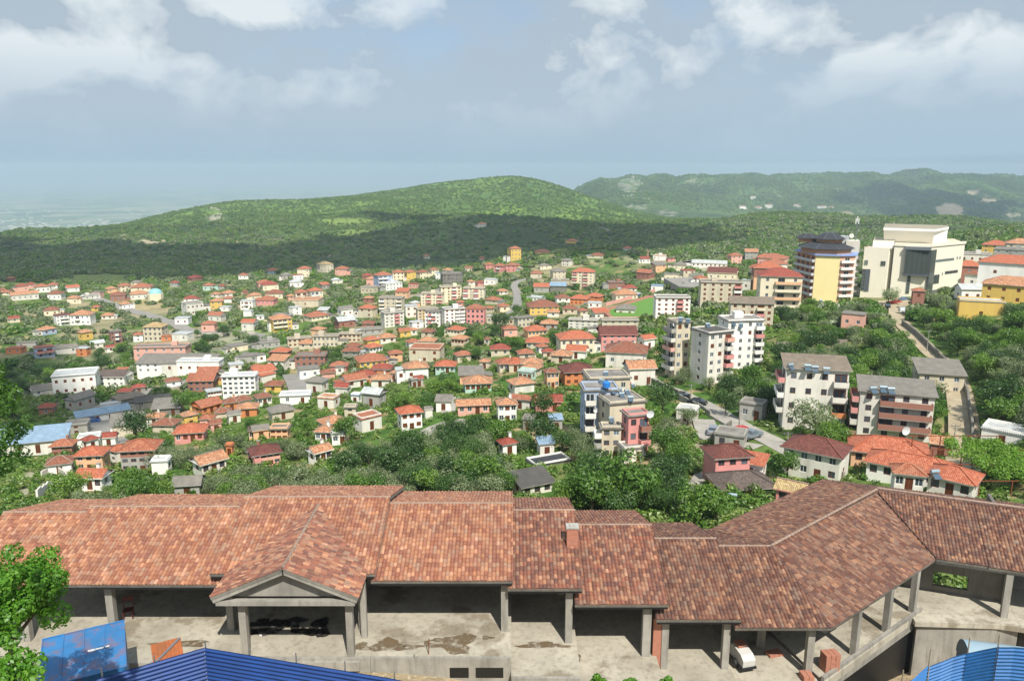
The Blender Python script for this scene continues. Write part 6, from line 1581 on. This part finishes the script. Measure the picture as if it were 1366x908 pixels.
# single trees the photograph shows apart
for kind, px, py, s, lb in (('olive_tree', 1086, 588, 1.9, 'big grey-green olive tree in front of the cream four-storey block'), ('shade_tree', 723, 600, 1.25, 'dark spreading tree at the edge of the sandy yard'), ('shade_tree', 724, 560, 1.1, 'dark tree behind the sandy yard tree, against the beige block'),
    ('broadleaf_tree', 838, 686, 1.8, 'very large green tree rising behind the arcade roof'), ('shade_tree', 805, 672, 1.3, 'dark tree left of the very large green tree'), ('broadleaf_tree', 787, 694, 1.3, 'bright green tree just behind the arcade ridge near the chimney'), ('broadleaf_tree', 760, 690, 1., 'smaller bright tree left of the bright green one behind the arcade ridge'),
    ('broadleaf_tree', 928, 700, 1.1, 'bright green tree left of the yellow house'), ('broadleaf_tree', 952, 702, .9, 'green bush-like tree in front of the yellow house corner'), ('broadleaf_tree', 890, 498, 1.6, 'round dark green tree left of the tall block group'), ('shade_tree', 183, 590, 1.5, 'large dark round tree among the sheds at left'),
    ('shade_tree', 136, 497, 1.5, 'tall dark tree behind the banded white factory'), ('broadleaf_tree', 98, 672, 1.1, 'bright green tree in the yard at lower left'), ('olive_tree', 1185, 408, 1.6, 'slim grey tree in front of the theatre facade'), ('olive_tree', 1227, 402, 1.3, 'grey-green tree at the glass corner of the theatre'),
    ('broadleaf_tree', 1172, 470, 1.2, 'big bright green bush tree left of the lane bend'), ('broadleaf_tree', 1196, 472, 1.15, 'big dark green bush tree beside the lane bend'), ('shade_tree', 1238, 560, 1.3, 'dark green tree beside the beige building on the lane'), ('broadleaf_tree', 1050, 640, .9, 'green tree right of the pink house garden'),
    ('shade_tree', 968, 555, .9, 'round dark tree on the road edge above the ramp'), ('shade_tree', 668, 448, 1.6, 'dark round tree in the middle of town'), ('shade_tree', 883, 552, 1.2, 'dark green tree inside the road bend'), ('olive_tree', 917, 566, .9, 'pale olive tree beside the tiny shed'),
    ('broadleaf_tree', 461, 592, 1.0, 'dark round tree beside the tan gabled house'), ('olive_tree', 886, 590, 1.2, 'olive tree at the steps below the ramp')):
    plant(kind, px, py, s, lb, None, force=True)
# groves: (x0,x1,y0,y1,n,weights,group,label words)
def grove(x0, x1, y0, y1, n, w, where, smin=.75, smax=1.15, tries=7):
    k = 0
    for t in range(n * tries):
        if k >= n: break
        px = R.uniform(x0, x1); py = R.uniform(y0, y1); g = G(px, py)
        if g is None or g.y > 400 or g.y < 66: continue
        kind = R.choices(('olive_tree', 'broadleaf_tree', 'shade_tree'), w)[0]
        if fbm(np.array([g.x / 25.]), np.array([g.y / 25.]), 91, 2)[0] > .56 and R.random() < .8: kind = 'olive_tree' if w[0] > .2 else 'broadleaf_tree'
        nm = {'olive_tree': 'grey-green olive tree', 'broadleaf_tree': 'bright green leafy tree', 'shade_tree': 'dark green leafy tree'}[kind]
        if plant(kind, px, py, R.uniform(smin, smax), f'{nm} {where}', f'{nm}s {where}', g): k += 1
grove(200, 560, 602, 672, 95, (.75, .15, .1), 'in the grove right behind the long tiled roof, left half')
grove(540, 870, 585, 672, 95, (.55, .2, .25), 'in the grove right behind the long tiled roof, right half')
grove(100, 330, 640, 690, 30, (.6, .4, 0), 'in the grove right behind the long tiled roof, far left')
grove(1230, 1420, 415, 600, 130, (.25, .5, .25), 'on the steep green bank right of the lane', .8, 1.3)
grove(1040, 1215, 415, 520, 110, (.5, .3, .2), 'on the slope below the theatre and car park', .75, 1.2)
grove(880, 1060, 505, 560, 45, (.25, .35, .4), 'on the bank between the tall block group and the road', .8, 1.2)
grove(1100, 1290, 520, 612, 45, (.2, .6, .2), 'around the brick-balcony block')
grove(740, 1000, 600, 700, 50, (.3, .4, .3), 'in the gardens below the bright pink building', .7, 1.1)
grove(420, 780, 500, 600, 95, (.45, .35, .2), 'between the lone white house and the mint bungalow', .7, 1.1)
grove(795, 880, 440, 500, 35, (.85, .15, 0), 'in the olive grove left of the tall block group', .8, 1.2)
grove(180, 440, 530, 620, 60, (.5, .35, .15), 'around the tan-roofed houses at lower left')
grove(430, 800, 420, 510, 100, (.2, .45, .35), 'between the orange-roofed houses in mid-town', .7, 1.05)
grove(0, 420, 440, 600, 70, (.3, .3, .4), 'between the factories and sheds at left', .8, 1.2)
# conifers
def conifer(px, py, top, wpx, label):
    g = G(px, py); zc = g.y*cp - g.z*sp; h = (py - top) / (F * g.y / zc**2); r = wpx * zc / F / 2; gg = np.random.default_rng(int(px)); n = 2200; t = gg.random(n); z = h * (.08 + .92 * t); rad = r * np.minimum(1, (1 - t) * 2.2 + .05) * np.minimum(1, .6 + t * 3) * np.sqrt(gg.uniform(.35, 1, n)); ph = gg.uniform(0, 2*PI, n)
    p = np.stack([rad*np.cos(ph), rad*np.sin(ph), z], 1); nn = np.stack([np.cos(ph), np.sin(ph), .4*np.ones(n)], 1) + gg.normal(size=(n, 3))*.4; a = np.cross(nn, gg.normal(size=(n, 3))); a /= np.linalg.norm(a, axis=1)[:, None]; b = np.cross(nn, a); b /= np.linalg.norm(b, axis=1)[:, None]; s = r * .16
    v = np.stack([p - a*s, p - b*s, p + a*s, p + b*s], 1).reshape(-1, 3); me = bpy.data.meshes.new('crown'); me.from_pydata(v.tolist(), [], np.arange(n*4).reshape(-1, 4).tolist()); me.materials.append(LF['dark'])
    o = thing('cypress', label, 'tree', g); link('crown', me, o); mb = MB(); mb.tube((0, 0, -.5), (0, 0, h*.7), .25, .1); mb.build('trunk', m_bark, o)
conifer(1281, 347, 315, 13, 'tall dark cypress right of the white theatre'); conifer(364, 500, 482, 9, 'left of two dark conifers beside the white four-storey block'); conifer(373, 501, 484, 12, 'right of two dark conifers beside the white four-storey block'); conifer(1134, 352, 333, 12, 'dark tree left of the octagonal-roofed tower') if False else None
# instanced ground cover, far wood and scrub (uncountable)
LIB = bpy.data.collections.new('foliage_library')
def libset(nm, mats, nf, ls, nl=7, r=1., h=.85, nv=3):
    c = bpy.data.collections.new(nm)
    for m_ in mats:
        for s in range(nv):
            me, _ = crown_mesh(nm, LF[m_], 500 + s + len(nm), r, h, nl, nf, ls, .45, .35, (.42, .65)); o = bpy.data.objects.new(nm, me); c.objects.link(o)
    return c
def scatter(name, pts, scs, coll, label, cat):
    me = bpy.data.meshes.new(name); me.from_pydata([tuple(p) for p in pts], [], []); at = me.attributes.new('sc', 'FLOAT', 'POINT'); at.data.foreach_set('value', scs)
    o = link(name, me); tag(o, label, cat, None, 'stuff')
    ng = bpy.data.node_groups.new(name, 'GeometryNodeTree'); ng.interface.new_socket('Geometry', in_out='INPUT', socket_type='NodeSocketGeometry'); ng.interface.new_socket('Geometry', in_out='OUTPUT', socket_type='NodeSocketGeometry')
    gi = ng.nodes.new('NodeGroupInput'); go = ng.nodes.new('NodeGroupOutput'); ip = ng.nodes.new('GeometryNodeInstanceOnPoints'); ci = ng.nodes.new('GeometryNodeCollectionInfo'); ci.inputs[0].default_value = coll; ci.inputs['Separate Children'].default_value = True; ci.inputs['Reset Children'].default_value = True
    ip.inputs['Pick Instance'].default_value = True; na = ng.nodes.new('GeometryNodeInputNamedAttribute'); na.data_type = 'FLOAT'; na.inputs[0].default_value = 'sc'
    rv = ng.nodes.new('FunctionNodeRandomValue'); rv.data_type = 'FLOAT_VECTOR'; rv.inputs[0].default_value = (-.15, -.15, 0); rv.inputs[1].default_value = (.15, .15, 6.28)
    rv2 = ng.nodes.new('FunctionNodeRandomValue'); rv2.data_type = 'FLOAT_VECTOR'; rv2.inputs[0].default_value = (.8, .8, .7); rv2.inputs[1].default_value = (1.25, 1.25, 1.2); vm = ng.nodes.new('ShaderNodeVectorMath'); vm.operation = 'SCALE'
    k = ng.links.new; k(gi.outputs[0], ip.inputs['Points']); k(ci.outputs[0], ip.inputs['Instance']); k(rv.outputs[0], ip.inputs['Rotation']); k(rv2.outputs[0], vm.inputs[0]); k(na.outputs[0], vm.inputs['Scale']); k(vm.outputs[0], ip.inputs['Scale']); k(ip.outputs[0], go.inputs[0])
    md = o.modifiers.new('scatter', 'NODES'); md.node_group = ng; return o
def sample_ground(n, Y0, Y1, keep, power=1., px0=-60, px1=1430):
    out = []
    for t in range(n):
        Y = (Y0**power + (Y1**power - Y0**power) * R.random()) ** (1/power); px = R.uniform(px0, px1); x = (px - CX) / F * Y * 1.03
        z = GZ(x, Y); 
        r = keep(x, Y, z)
        if r: out.append((x, Y, z, r))
    return out
LOWG = libset('undergrowth_plant', ('broad', 'scrub'), 90, .26, 6)
def keep_low(x, y, z):
    if y < 66 or not clear(x, y, -.2): return 0
    n = fbm(np.array([x / 9.]), np.array([y / 9.]), 61, 3)[0]
    return R.uniform(.5, 1.2) if n > .42 or R.random() < .25 else 0
P_ = sample_ground(15000, 68, 330, keep_low, .6); scatter('undergrowth', [p[:3] for p in P_], [p[3] for p in P_], LOWG, 'low bushes and weeds covering the slopes between houses', 'undergrowth')
MID = libset('wood_tree', ('olive', 'broad', 'scrub', 'olive'), 240, .3, 9)
def keep_mid(x, y, z):
    if not clear(x, y, .5): return 0
    zc = y*cp - z*sp; px = CX + F*x/zc; py = CY + F*(-y*sp - z*cp)/zc; s = R.uniform(1.7, 3.) if y < 650 else R.uniform(2.2, 3.8)
    if hides(px, py, py - s*1.5*F*y/zc**2, y, s*F/zc, .35): return 0
    if 340 < py < 352 and 150 < px < 200: pass
    if y < 700:
        n = fbm(np.array([x / 45.]), np.array([y / 60.]), 71, 3)[0]
        if n < .37 and R.random() < .8: return 0
        for q in placed:
            if abs(q[0]-x) < 3 and abs(q[1]-y) < 3: return 0
    else:
        n = fbm(np.array([x / 60.]), np.array([y / 90.]), 73, 3)[0]
        if n < .36 and R.random() < .8: return 0
    if 95 < px < 175 and 366 < py < 378: return 0
    return s
P_ = sample_ground(24000, 235, 1250, keep_mid, 1.25); scatter('distant_wood', [p[:3] for p in P_], [p[3] for p in P_], MID, 'woods and groves filling the town edge and the valley below the hills', 'wood')
SCR = libset('scrub_plant', ('scrub', 'broad', 'scrub'), 60, .42, 6)
bare = [(285, 287, 12, 10), (210, 322, 26, 4), (165, 316, 8, 3), (300, 326, 26, 4), (370, 328, 26, 8), (465, 295, 36, 4), (480, 312, 24, 5), (805, 308, 8, 7), (250, 333, 30, 5)]
def keep_scr(x, y, z):
    if z < -300: return 0
    zc = y*cp - z*sp; px = CX + F*x/zc; py = CY + F*(-y*sp - z*cp)/zc
    for b in bare:
        if ((px-b[0])/b[2])**2 + ((py-b[1])/b[3])**2 < 1 and R.random() < .85: return 0
    n = fbm(np.array([x / 70.]), np.array([y / 100.]), 83, 3)[0]
    if n < .45 and R.random() < .65: return 0
    return R.uniform(1.5, 3.2)
P_ = sample_ground(72000, 1200, 2900, keep_scr, 1.6); scatter('hill_scrub', [p[:3] for p in P_], [p[3] for p in P_], SCR, 'low scrub and bushes covering the green hill', 'scrub')
FARS = [p for p in sample_ground(42000, 3250, 5700, lambda x, y, z: 0 if z < -420 or fbm(np.array([x / 160.]), np.array([y / 220.]), 65, 4)[0] < .42 and R.random() < .7 else (0 if any(((CX + F*x/(y*cp - z*sp) - a)/c)**2 + ((CY + F*(-y*sp - z*cp)/(y*cp - z*sp) - b)/d)**2 < 1 for a, b, c, d in ((1267, 281, 19, 9), (1300, 258, 11, 3), (1318, 268, 11, 3), (1352, 287, 11, 3), (838, 248, 14, 10), (1130, 285, 8, 4))) else R.uniform(3, 6.5)), 1.4, 740, 1400)]
scatter('far_hill_wood', [p[:3] for p in FARS], [p[3] for p in FARS], SCR, 'scattered woods and bushes on the far bluish hills', 'wood')
# far plain villages
mb = MB()
for k in range(1100):
    v_ = R.randrange(14); cxx = [-5200, -4300, -3600, -2900, -2500, -3800, -6500, -5600, -1500, -800, -3100, -4700, -2000, 200][v_]; cyy = [6600, 6300, 7600, 6500, 9000, 9600, 9500, 8000, 11000, 12500, 7000, 7200, 8000, 12000][v_]
    x = cxx + R.gauss(0, 420); y = cyy + R.gauss(0, 420); s = R.uniform(8, 22); mb.box(x - s, x + s, y - s*.6, y + s*.6, -552, -550 + R.uniform(4, 9))
tag(mb.build('plain_villages', plaster('#d8cfc0', .2)), 'pale specks of villages scattered over the hazy plain', 'villages', None, 'stuff')
# near trees at the left edge
def near_tree(name, label, base, cz, r, h, mat, nl, nf, ls, seed, tr=.18, sparse=.4, shift=(0, 0), lob=(.2, .34)):
    o = thing(name, label, 'tree', base); cm, C_ = crown_mesh('crown', LF[mat], seed, r, h, nl, nf, ls, cz, sparse, lob); C2 = C_
    c = link('crown', cm, o, (shift[0], shift[1], 0)); tm = trunk_mesh('trunk', [tuple(np.array(q) + np.array([shift[0], shift[1], 0])) for q in C2], cz, cz - h * .8, tr, .2, seed); link('trunk', tm, o); return o
def at_(px, py, Y): return WY(px, py, Y)
c = at_(0, 800, 27); zg = GZ(c.x, c.y); near_tree('maple_tree', 'bright green broad-leaved tree at the lower left edge beside the blue hut', (c.x, c.y, zg), c.z - zg, 2.75, 2.5, 'maple', 75, 21000, .085, 5, lob=(.13, .24))
c = at_(-22, 585, 19); zg = GZ(c.x - 1.6, c.y); near_tree('leafy_tree', 'darker green tree reaching in from the left edge over the tiled roof', (c.x - 1.6, c.y, zg), c.z - zg, 2.3, 3.0, 'broad', 70, 6500, .06, 8, .1, .5, (1.0, 0), (.05, .12))
c = at_(20, 905, 15); zg = GZ(c.x, c.y); near_tree('corner_shrub', 'light green long-leaved shrub in the bottom left corner', (c.x, c.y, min(zg, c.z - 1.2)), c.z - min(zg, c.z - 1.2), 1.0, .38, 'maple', 12, 1500, .07, 15, .04)
for i, (px, lb) in enumerate(((800, 'small leafy treetop at the bottom edge, left of three'), (838, 'small leafy treetop at the bottom edge, middle of three'), (888, 'small leafy treetop at the bottom edge, rightmost and largest of three'))):
    c = at_(px, 903, 35); zg = GZ(c.x, c.y); o = near_tree('young_tree', lb, (c.x, c.y, min(zg, c.z - 2)), c.z - min(zg, c.z - 2) - .3, (.6, .6, .75)[i], (.45, .45, .7)[i], 'maple', 8, 900, .09, 30 + i, .06)
    o['group'] = 'young treetops at the bottom edge'
for i, (px, py, s) in enumerate(((1222, 868, .7), (1205, 885, .5), (1275, 848, .4))):
    g = G(px, py); near_tree('bush', ('round green bush', 'darker weed clump', 'small yellow-green weed clump')[i] + ' on the rubble bank below the wing corner', (g.x, g.y, g.z), .4, s, s * .8, 'broad', 7, 700, .06, 60 + i, .03)
# weeds between the wing and the opening, visible through the wall hole
mb_ = crown_mesh('foliage', LF['vine'], 77, 7, .8, 60, 11000, .15, 2.7, .6, (.08, .17))[0]; vo_ = link('vine_leaves', mb_, PG, (.8, 5, 0)); vo_.scale = (1.1, 1.6, 1)
for i, (x_, y_) in enumerate(((36.5, 65.5), (39, 66.5), (34.6, 66))):
    zz_ = GZ(x_, y_); near_tree('garden_bush', ('middle', 'right', 'left')[i] + ' bright bush seen through the hole in the right wing wall', (x_, y_, zz_), 1.3, 1.8, 1.3, 'vine', 9, 1500, .12, 90 + i, .05)['group'] = 'bushes behind the wall hole'
for i, (px, py) in enumerate(((1240, 640), (1260, 652), (1238, 655))):
    pass
# ------------------------------------------------------------------ unseen overhead clouds, outlined to cast the cloud shadows on the valley
SA, SE = math.radians(19), math.radians(51)
SV = Vector((math.sin(SA)*math.cos(SE), -math.cos(SA)*math.cos(SE), math.sin(SE)))
def inpoly(x, y, P):
    c = False; j = len(P) - 1
    for i in range(len(P)):
        if (P[i][1] > y) != (P[j][1] > y) and x < (P[j][0]-P[i][0]) * (y-P[i][1]) / (P[j][1]-P[i][1]) + P[i][0]: c = not c
        j = i
    return c
m_cloud = plain('cloud_white', '#e8eaee', 1., 0, .05); m_cloud.node_tree.nodes['Principled BSDF'].inputs['Alpha'].default_value = .55
def cloud(poly, cell, alt, seed, edge=.5, thick=90):
    pts = [G(*p) for p in poly]; P2 = [(p.x, p.y) for p in pts]; zg = sum(p.z for p in pts) / len(pts)
    x0 = min(p[0] for p in P2) - cell; x1 = max(p[0] for p in P2) + cell; y0 = min(p[1] for p in P2) - cell; y1 = max(p[1] for p in P2) + cell; nx = int((x1-x0)/cell) + 2; ny = int((y1-y0)/cell) + 2; t = (alt - zg) / SV.z; off = SV * t
    ins = {}
    for i in range(nx):
        for j in range(ny):
            x = x0 + i*cell; y = y0 + j*cell; dx = (fbm(np.array([x/(cell*5)]), np.array([y/(cell*5)]), seed, 3)[0] - .5) * cell * 7; dy = (fbm(np.array([x/(cell*5) + 9]), np.array([y/(cell*5)]), seed+5, 3)[0] - .5) * cell * 7
            if inpoly(x + dx, y + dy, P2): ins[i, j] = 1
    v = []; idx = {}; f = []
    def vid(i, j, top):
        k = (i, j, top)
        if k not in idx:
            e = all((i+a, j+b) in ins for a in (-1, 0, 1) for b in (-1, 0, 1)) ; d = (1 if e else .25) * thick * (.5 + fbm(np.array([i/4.]), np.array([j/4.]), seed+2, 3)[0]); idx[k] = len(v); v.append((x0 + i*cell + off.x, y0 + j*cell + off.y, zg + off.z + (d if top else -d*.25)))
        return idx[k]
    for (i, j) in ins:
        if (i+1, j) in ins and (i, j+1) in ins and (i+1, j+1) in ins:
            f.append((vid(i, j, 1), vid(i+1, j, 1), vid(i+1, j+1, 1), vid(i, j+1, 1))); f.append((vid(i, j+1, 0), vid(i+1, j+1, 0), vid(i+1, j, 0), vid(i, j, 0)))
            for a, b, c_, d_ in ((i, j, i+1, j), (i+1, j, i+1, j+1), (i+1, j+1, i, j+1), (i, j+1, i, j)):
                nb = {(i, j, i+1, j): (0, -1), (i+1, j, i+1, j+1): (1, 0), (i+1, j+1, i, j+1): (0, 1), (i, j+1, i, j): (-1, 0)}[(a, b, c_, d_)]; q = [(i+nb[0]+u_, j+nb[1]+w_) for u_ in (0, 1) for w_ in (0, 1)]
                if not all(z_ in ins for z_ in q): f.append((vid(a, b, 0), vid(c_, d_, 0), vid(c_, d_, 1), vid(a, b, 1)))
    me = bpy.data.meshes.new('cloud'); me.from_pydata(v, [], f); me.materials.append(m_cloud); me.polygons.foreach_set('use_smooth', [True]*len(f)); o = link('cloud', me); return tag(o, kind='structure')
cloud([(-250, 330), (0, 322), (120, 325), (240, 330), (330, 335), (420, 314), (470, 318), (560, 296), (640, 292), (720, 293), (800, 296), (880, 300), (960, 306), (990, 315), (900, 330), (820, 338), (700, 345), (600, 352), (480, 362), (330, 372), (200, 372), (150, 378), (60, 376), (-250, 380)], 22, 1300, 3)
cloud([(1150, 243), (1230, 250), (1330, 262), (1400, 270), (1400, 292), (1290, 296), (1180, 280), (1100, 262)], 70, 1500, 8)
cloud([(-60, 470), (68, 474), (70, 528), (140, 534), (240, 518), (262, 545), (200, 562), (60, 566), (-60, 540)], 9, 900, 12, thick=25)
cloud([(450, 285), (520, 283), (600, 288), (560, 293), (470, 292)], 22, 1200, 14)
# ------------------------------------------------------------------ sky, sun, haze, camera
w = bpy.data.worlds.new('World'); S.world = w; w.use_nodes = True; nt = w.node_tree; bg = nt.nodes['Background']
sk = N(nt, 'ShaderNodeTexSky', sky_type='NISHITA'); sk.sun_disc = False; sk.sun_elevation = SE; sk.sun_rotation = PI - SA; sk.air_density = 1.2; sk.dust_density = 1.5; sk.ozone_density = 1.5; sk.altitude = 500
tc = N(nt, 'ShaderNodeTexCoord'); sx = N(nt, 'ShaderNodeSeparateXYZ'); L(nt, tc.outputs['Generated'], sx.inputs[0]); zz = sx.outputs[2]; xx = sx.outputs[0]
STR = .1
def rad(h, k=1.): return tuple(c * k / STR for c in lin(h))
mp = N(nt, 'ShaderNodeMapping'); mp.inputs['Scale'].default_value = (4.6, 3, 6.4); mp.inputs['Location'].default_value = (2.3, 1.1, .4); L(nt, tc.outputs['Generated'], mp.inputs[0])
wz = nt.nodes.new('ShaderNodeTexNoise'); wz.inputs['Scale'].default_value = 1.3; wz.inputs['Detail'].default_value = 3; L(nt, mp.outputs[0], wz.inputs['Vector'])
va = N(nt, 'ShaderNodeVectorMath', operation='MULTIPLY_ADD'); L(nt, wz.outputs['Color'], va.inputs[0]); va.inputs[1].default_value = (.35, .35, .35); L(nt, mp.outputs[0], va.inputs[2])
n1_ = noise(nt, 1.1, 9, .56, va.outputs[0]); 
mp2 = N(nt, 'ShaderNodeMapping'); mp2.inputs['Location'].default_value = (.03, .0, -.32); L(nt, va.outputs[0], mp2.inputs[0]); n2b = noise(nt, 1.1, 5, .5, mp2.outputs[0])
mpl = N(nt, 'ShaderNodeMapping'); mpl.inputs['Scale'].default_value = (2.2, 2, 11); mpl.inputs['Location'].default_value = (5, 2, 1); L(nt, tc.outputs['Generated'], mpl.inputs[0]); nl_ = noise(nt, 1., 4, .5, mpl.outputs[0])
el = ramp(nt, zz, [(0, 0.), (.05, .1), (.09, .5), (.13, 1.), (.25, 1.)])      # clouds thin out towards the hazy horizon
side = ramp(nt, maths(nt, 'ADD', maths(nt, 'MULTIPLY', xx, .9), .5), [(0, .07), (.5, .06), (.72, -.02), (1, -.07)])
cov = maths(nt, 'ADD', maths(nt, 'ADD', n1_, side), maths(nt, 'MULTIPLY', maths(nt, 'SUBTRACT', nl_, .5), .35))
msk = maths(nt, 'MULTIPLY', ramp(nt, cov, [(.41, 0.), (.49, .55), (.60, 1.)]), el)
shd = ramp(nt, maths(nt, 'SUBTRACT', n1_, n2b), [(0, .1), (.01, .3), (.10, 1.)])
ccol = mixc(nt, shd, rad('#9fafbd'), rad('#d4dce0'))
base = mixc(nt, ramp(nt, zz, [(0, 1.), (.05, .95), (.12, .8), (.3, .3), (1, 0)]), sk.outputs[0], mixc(nt, ramp(nt, zz, [(.0, 0.), (.03, .2), (.08, 1.)]), rad('#9fb8c9'), rad('#a2b6c8')))
base = mixc(nt, ramp(nt, zz, [(.05, 0.), (.2, .65), (.5, 1.)]), base, mixc(nt, .5, sk.outputs[0], rad('#8fadd3')))
veil = maths(nt, 'MULTIPLY', ramp(nt, nl_, [(.4, 0.), (.65, .6)]), ramp(nt, zz, [(.02, 0.), (.06, 1.)])); base = mixc(nt, veil, base, rad('#a9b9c6'))
fin = mixc(nt, msk, base, ccol); L(nt, fin, bg.inputs[0]); bg.inputs[1].default_value = STR
sun = bpy.data.lights.new('sun', 'SUN'); sun.energy = 4.9; sun.angle = math.radians(.53); sun.color = (1, .95, .87); so = link('sun', sun); so.rotation_euler = (-SV).to_track_quat('-Z', 'Y').to_euler()
hz = MB(); hz.box(-44000, 44000, -400, 43500, -553.5, 45); ho = hz.build('haze', []); 
hm = bpy.data.materials.new('haze_air'); hm.use_nodes = True; nt = hm.node_tree; nt.nodes.remove(nt.nodes['Principled BSDF']); pv = N(nt, 'ShaderNodeVolumePrincipled'); pv.inputs['Color'].default_value = (.66, .8, .97, 1); pv.inputs['Density'].default_value = 1.2e-4; pv.inputs['Anisotropy'].default_value = .2; L(nt, pv.outputs[0], nt.nodes['Material Output'].inputs['Volume'])
ho.data.materials.append(hm); tag(ho, 'pale blue summer haze over the valley', 'haze', None, 'stuff')
cam = bpy.data.cameras.new('camera'); cam.sensor_width = 36; cam.lens = F / 1366 * 36; cam.clip_start = .5; cam.clip_end = 100000; co = link('camera', cam); co.rotation_euler = (PI/2 - PITCH, 0, 0); S.camera = co
S.view_settings.view_transform = 'Standard'; S.view_settings.look = 'None'; S.view_settings.gamma = 1; S.view_settings.use_curve_mapping = False; S.view_settings.exposure = .24
S.cycles.use_denoising = True; S.cycles.max_bounces = 6; S.cycles.diffuse_bounces = 3; S.cycles.volume_bounces = 1; S.cycles.transparent_max_bounces = 8; S.cycles.sample_clamp_indirect = 8
# ------------------------------------------------------------------ labels of the houses
LM = [('the turquoise-domed mosque', 204, 392), ('the long white factory hall', 235, 480), ('the banded white factory', 104, 510), ('the white four-storey block', 322, 513), ('the twin orange-roofed cream house', 411, 400), ('the pale blue balcony house', 511, 375), ('the grouped grey-roofed blocks', 590, 410), ('the pink flat-roofed block', 635, 425),
      ('the slim six-storey tower', 777, 372), ('the football pitch', 840, 405), ('the pink maroon-gabled house', 822, 455), ('the tall six-storey block group', 950, 465), ('the lone bright white house', 547, 560), ('the mint bungalow', 636, 515), ('the cream unfinished five-storey house', 1036, 380), ('the white theatre', 1210, 345), ('the brick-topped grey house', 192, 612), ('the two dark conifers', 370, 495),
      ('the long blue warehouse', 50, 590), ('the sandy yard', 740, 590), ('the wooded hill slope', 680, 330)]
FLW = {1: 'single-storey', 2: 'two-storey', 3: 'three-storey', 4: 'four-storey', 5: 'five-storey', 6: 'six-storey', 7: 'seven-storey'}
grp = {}
for hh in HOUSES:
    if hh['desc']: hh['o']['label'] = ' '.join(hh['desc'].split()[:16]); continue
    if hh['o'].get('group') == 'tiny far houses on the hills': key = 'tiny pale house on the distant hill behind the town' ; grp.setdefault(('far', key), []).append(hh); continue
    lm = min(LM, key=lambda l: ((l[1]-hh['px'])/1.6)**2 + (l[2]-hh['py'])**2); dx = hh['px'] - lm[1]; dy = hh['py'] - lm[2]
    rel = ('left of' if dx < 0 else 'right of') if abs(dx) > 1.6 * abs(dy) else ('behind' if dy < 0 else 'below'); 
    rw = {'h': 'roof', 'g': 'gable roof', 's': 'lean-to roof', 'F': 'roof', 'f': 'roof'}[hh['roof']]; rn = RNAME[hh['rc']] if hh['rc'] != 'F' else 'flat grey'
    if hh['roof'] in 'Ff' and hh['rc'] != 'F': rn = 'flat ' + RNAME[hh['rc']].split()[0]
    key = f"{FLW[hh['fl']]} {WNAME[hh['wall']]} {hh['nm'].split('_')[-1]} with {rn} {rw} {rel} {lm[0]}"; grp.setdefault((key,), []).append(hh)
ORD = ['leftmost', 'second from left', 'third from left', 'fourth from left', 'fifth from left', 'sixth from left', 'seventh from left', 'eighth from left']
for k, l in grp.items():
    l.sort(key=lambda q: q['px'])
    for i, hh in enumerate(l): hh['o']['label'] = k[-1] if len(l) == 1 else f"{k[-1]}, {ORD[i]}" if i < len(l) - 1 or len(l) > 8 else f"{k[-1]}, rightmost"
    if len(l) > 1:
        for hh in l: hh['o']['group'] = hh['o'].get('group') or 'houses of the town'
for hh in HOUSES:
    if not hh['o'].get('group'): hh['o']['group'] = 'houses of the town'
print('objects', len(bpy.data.objects), 'houses', len(HOUSES), 'trees', counts)
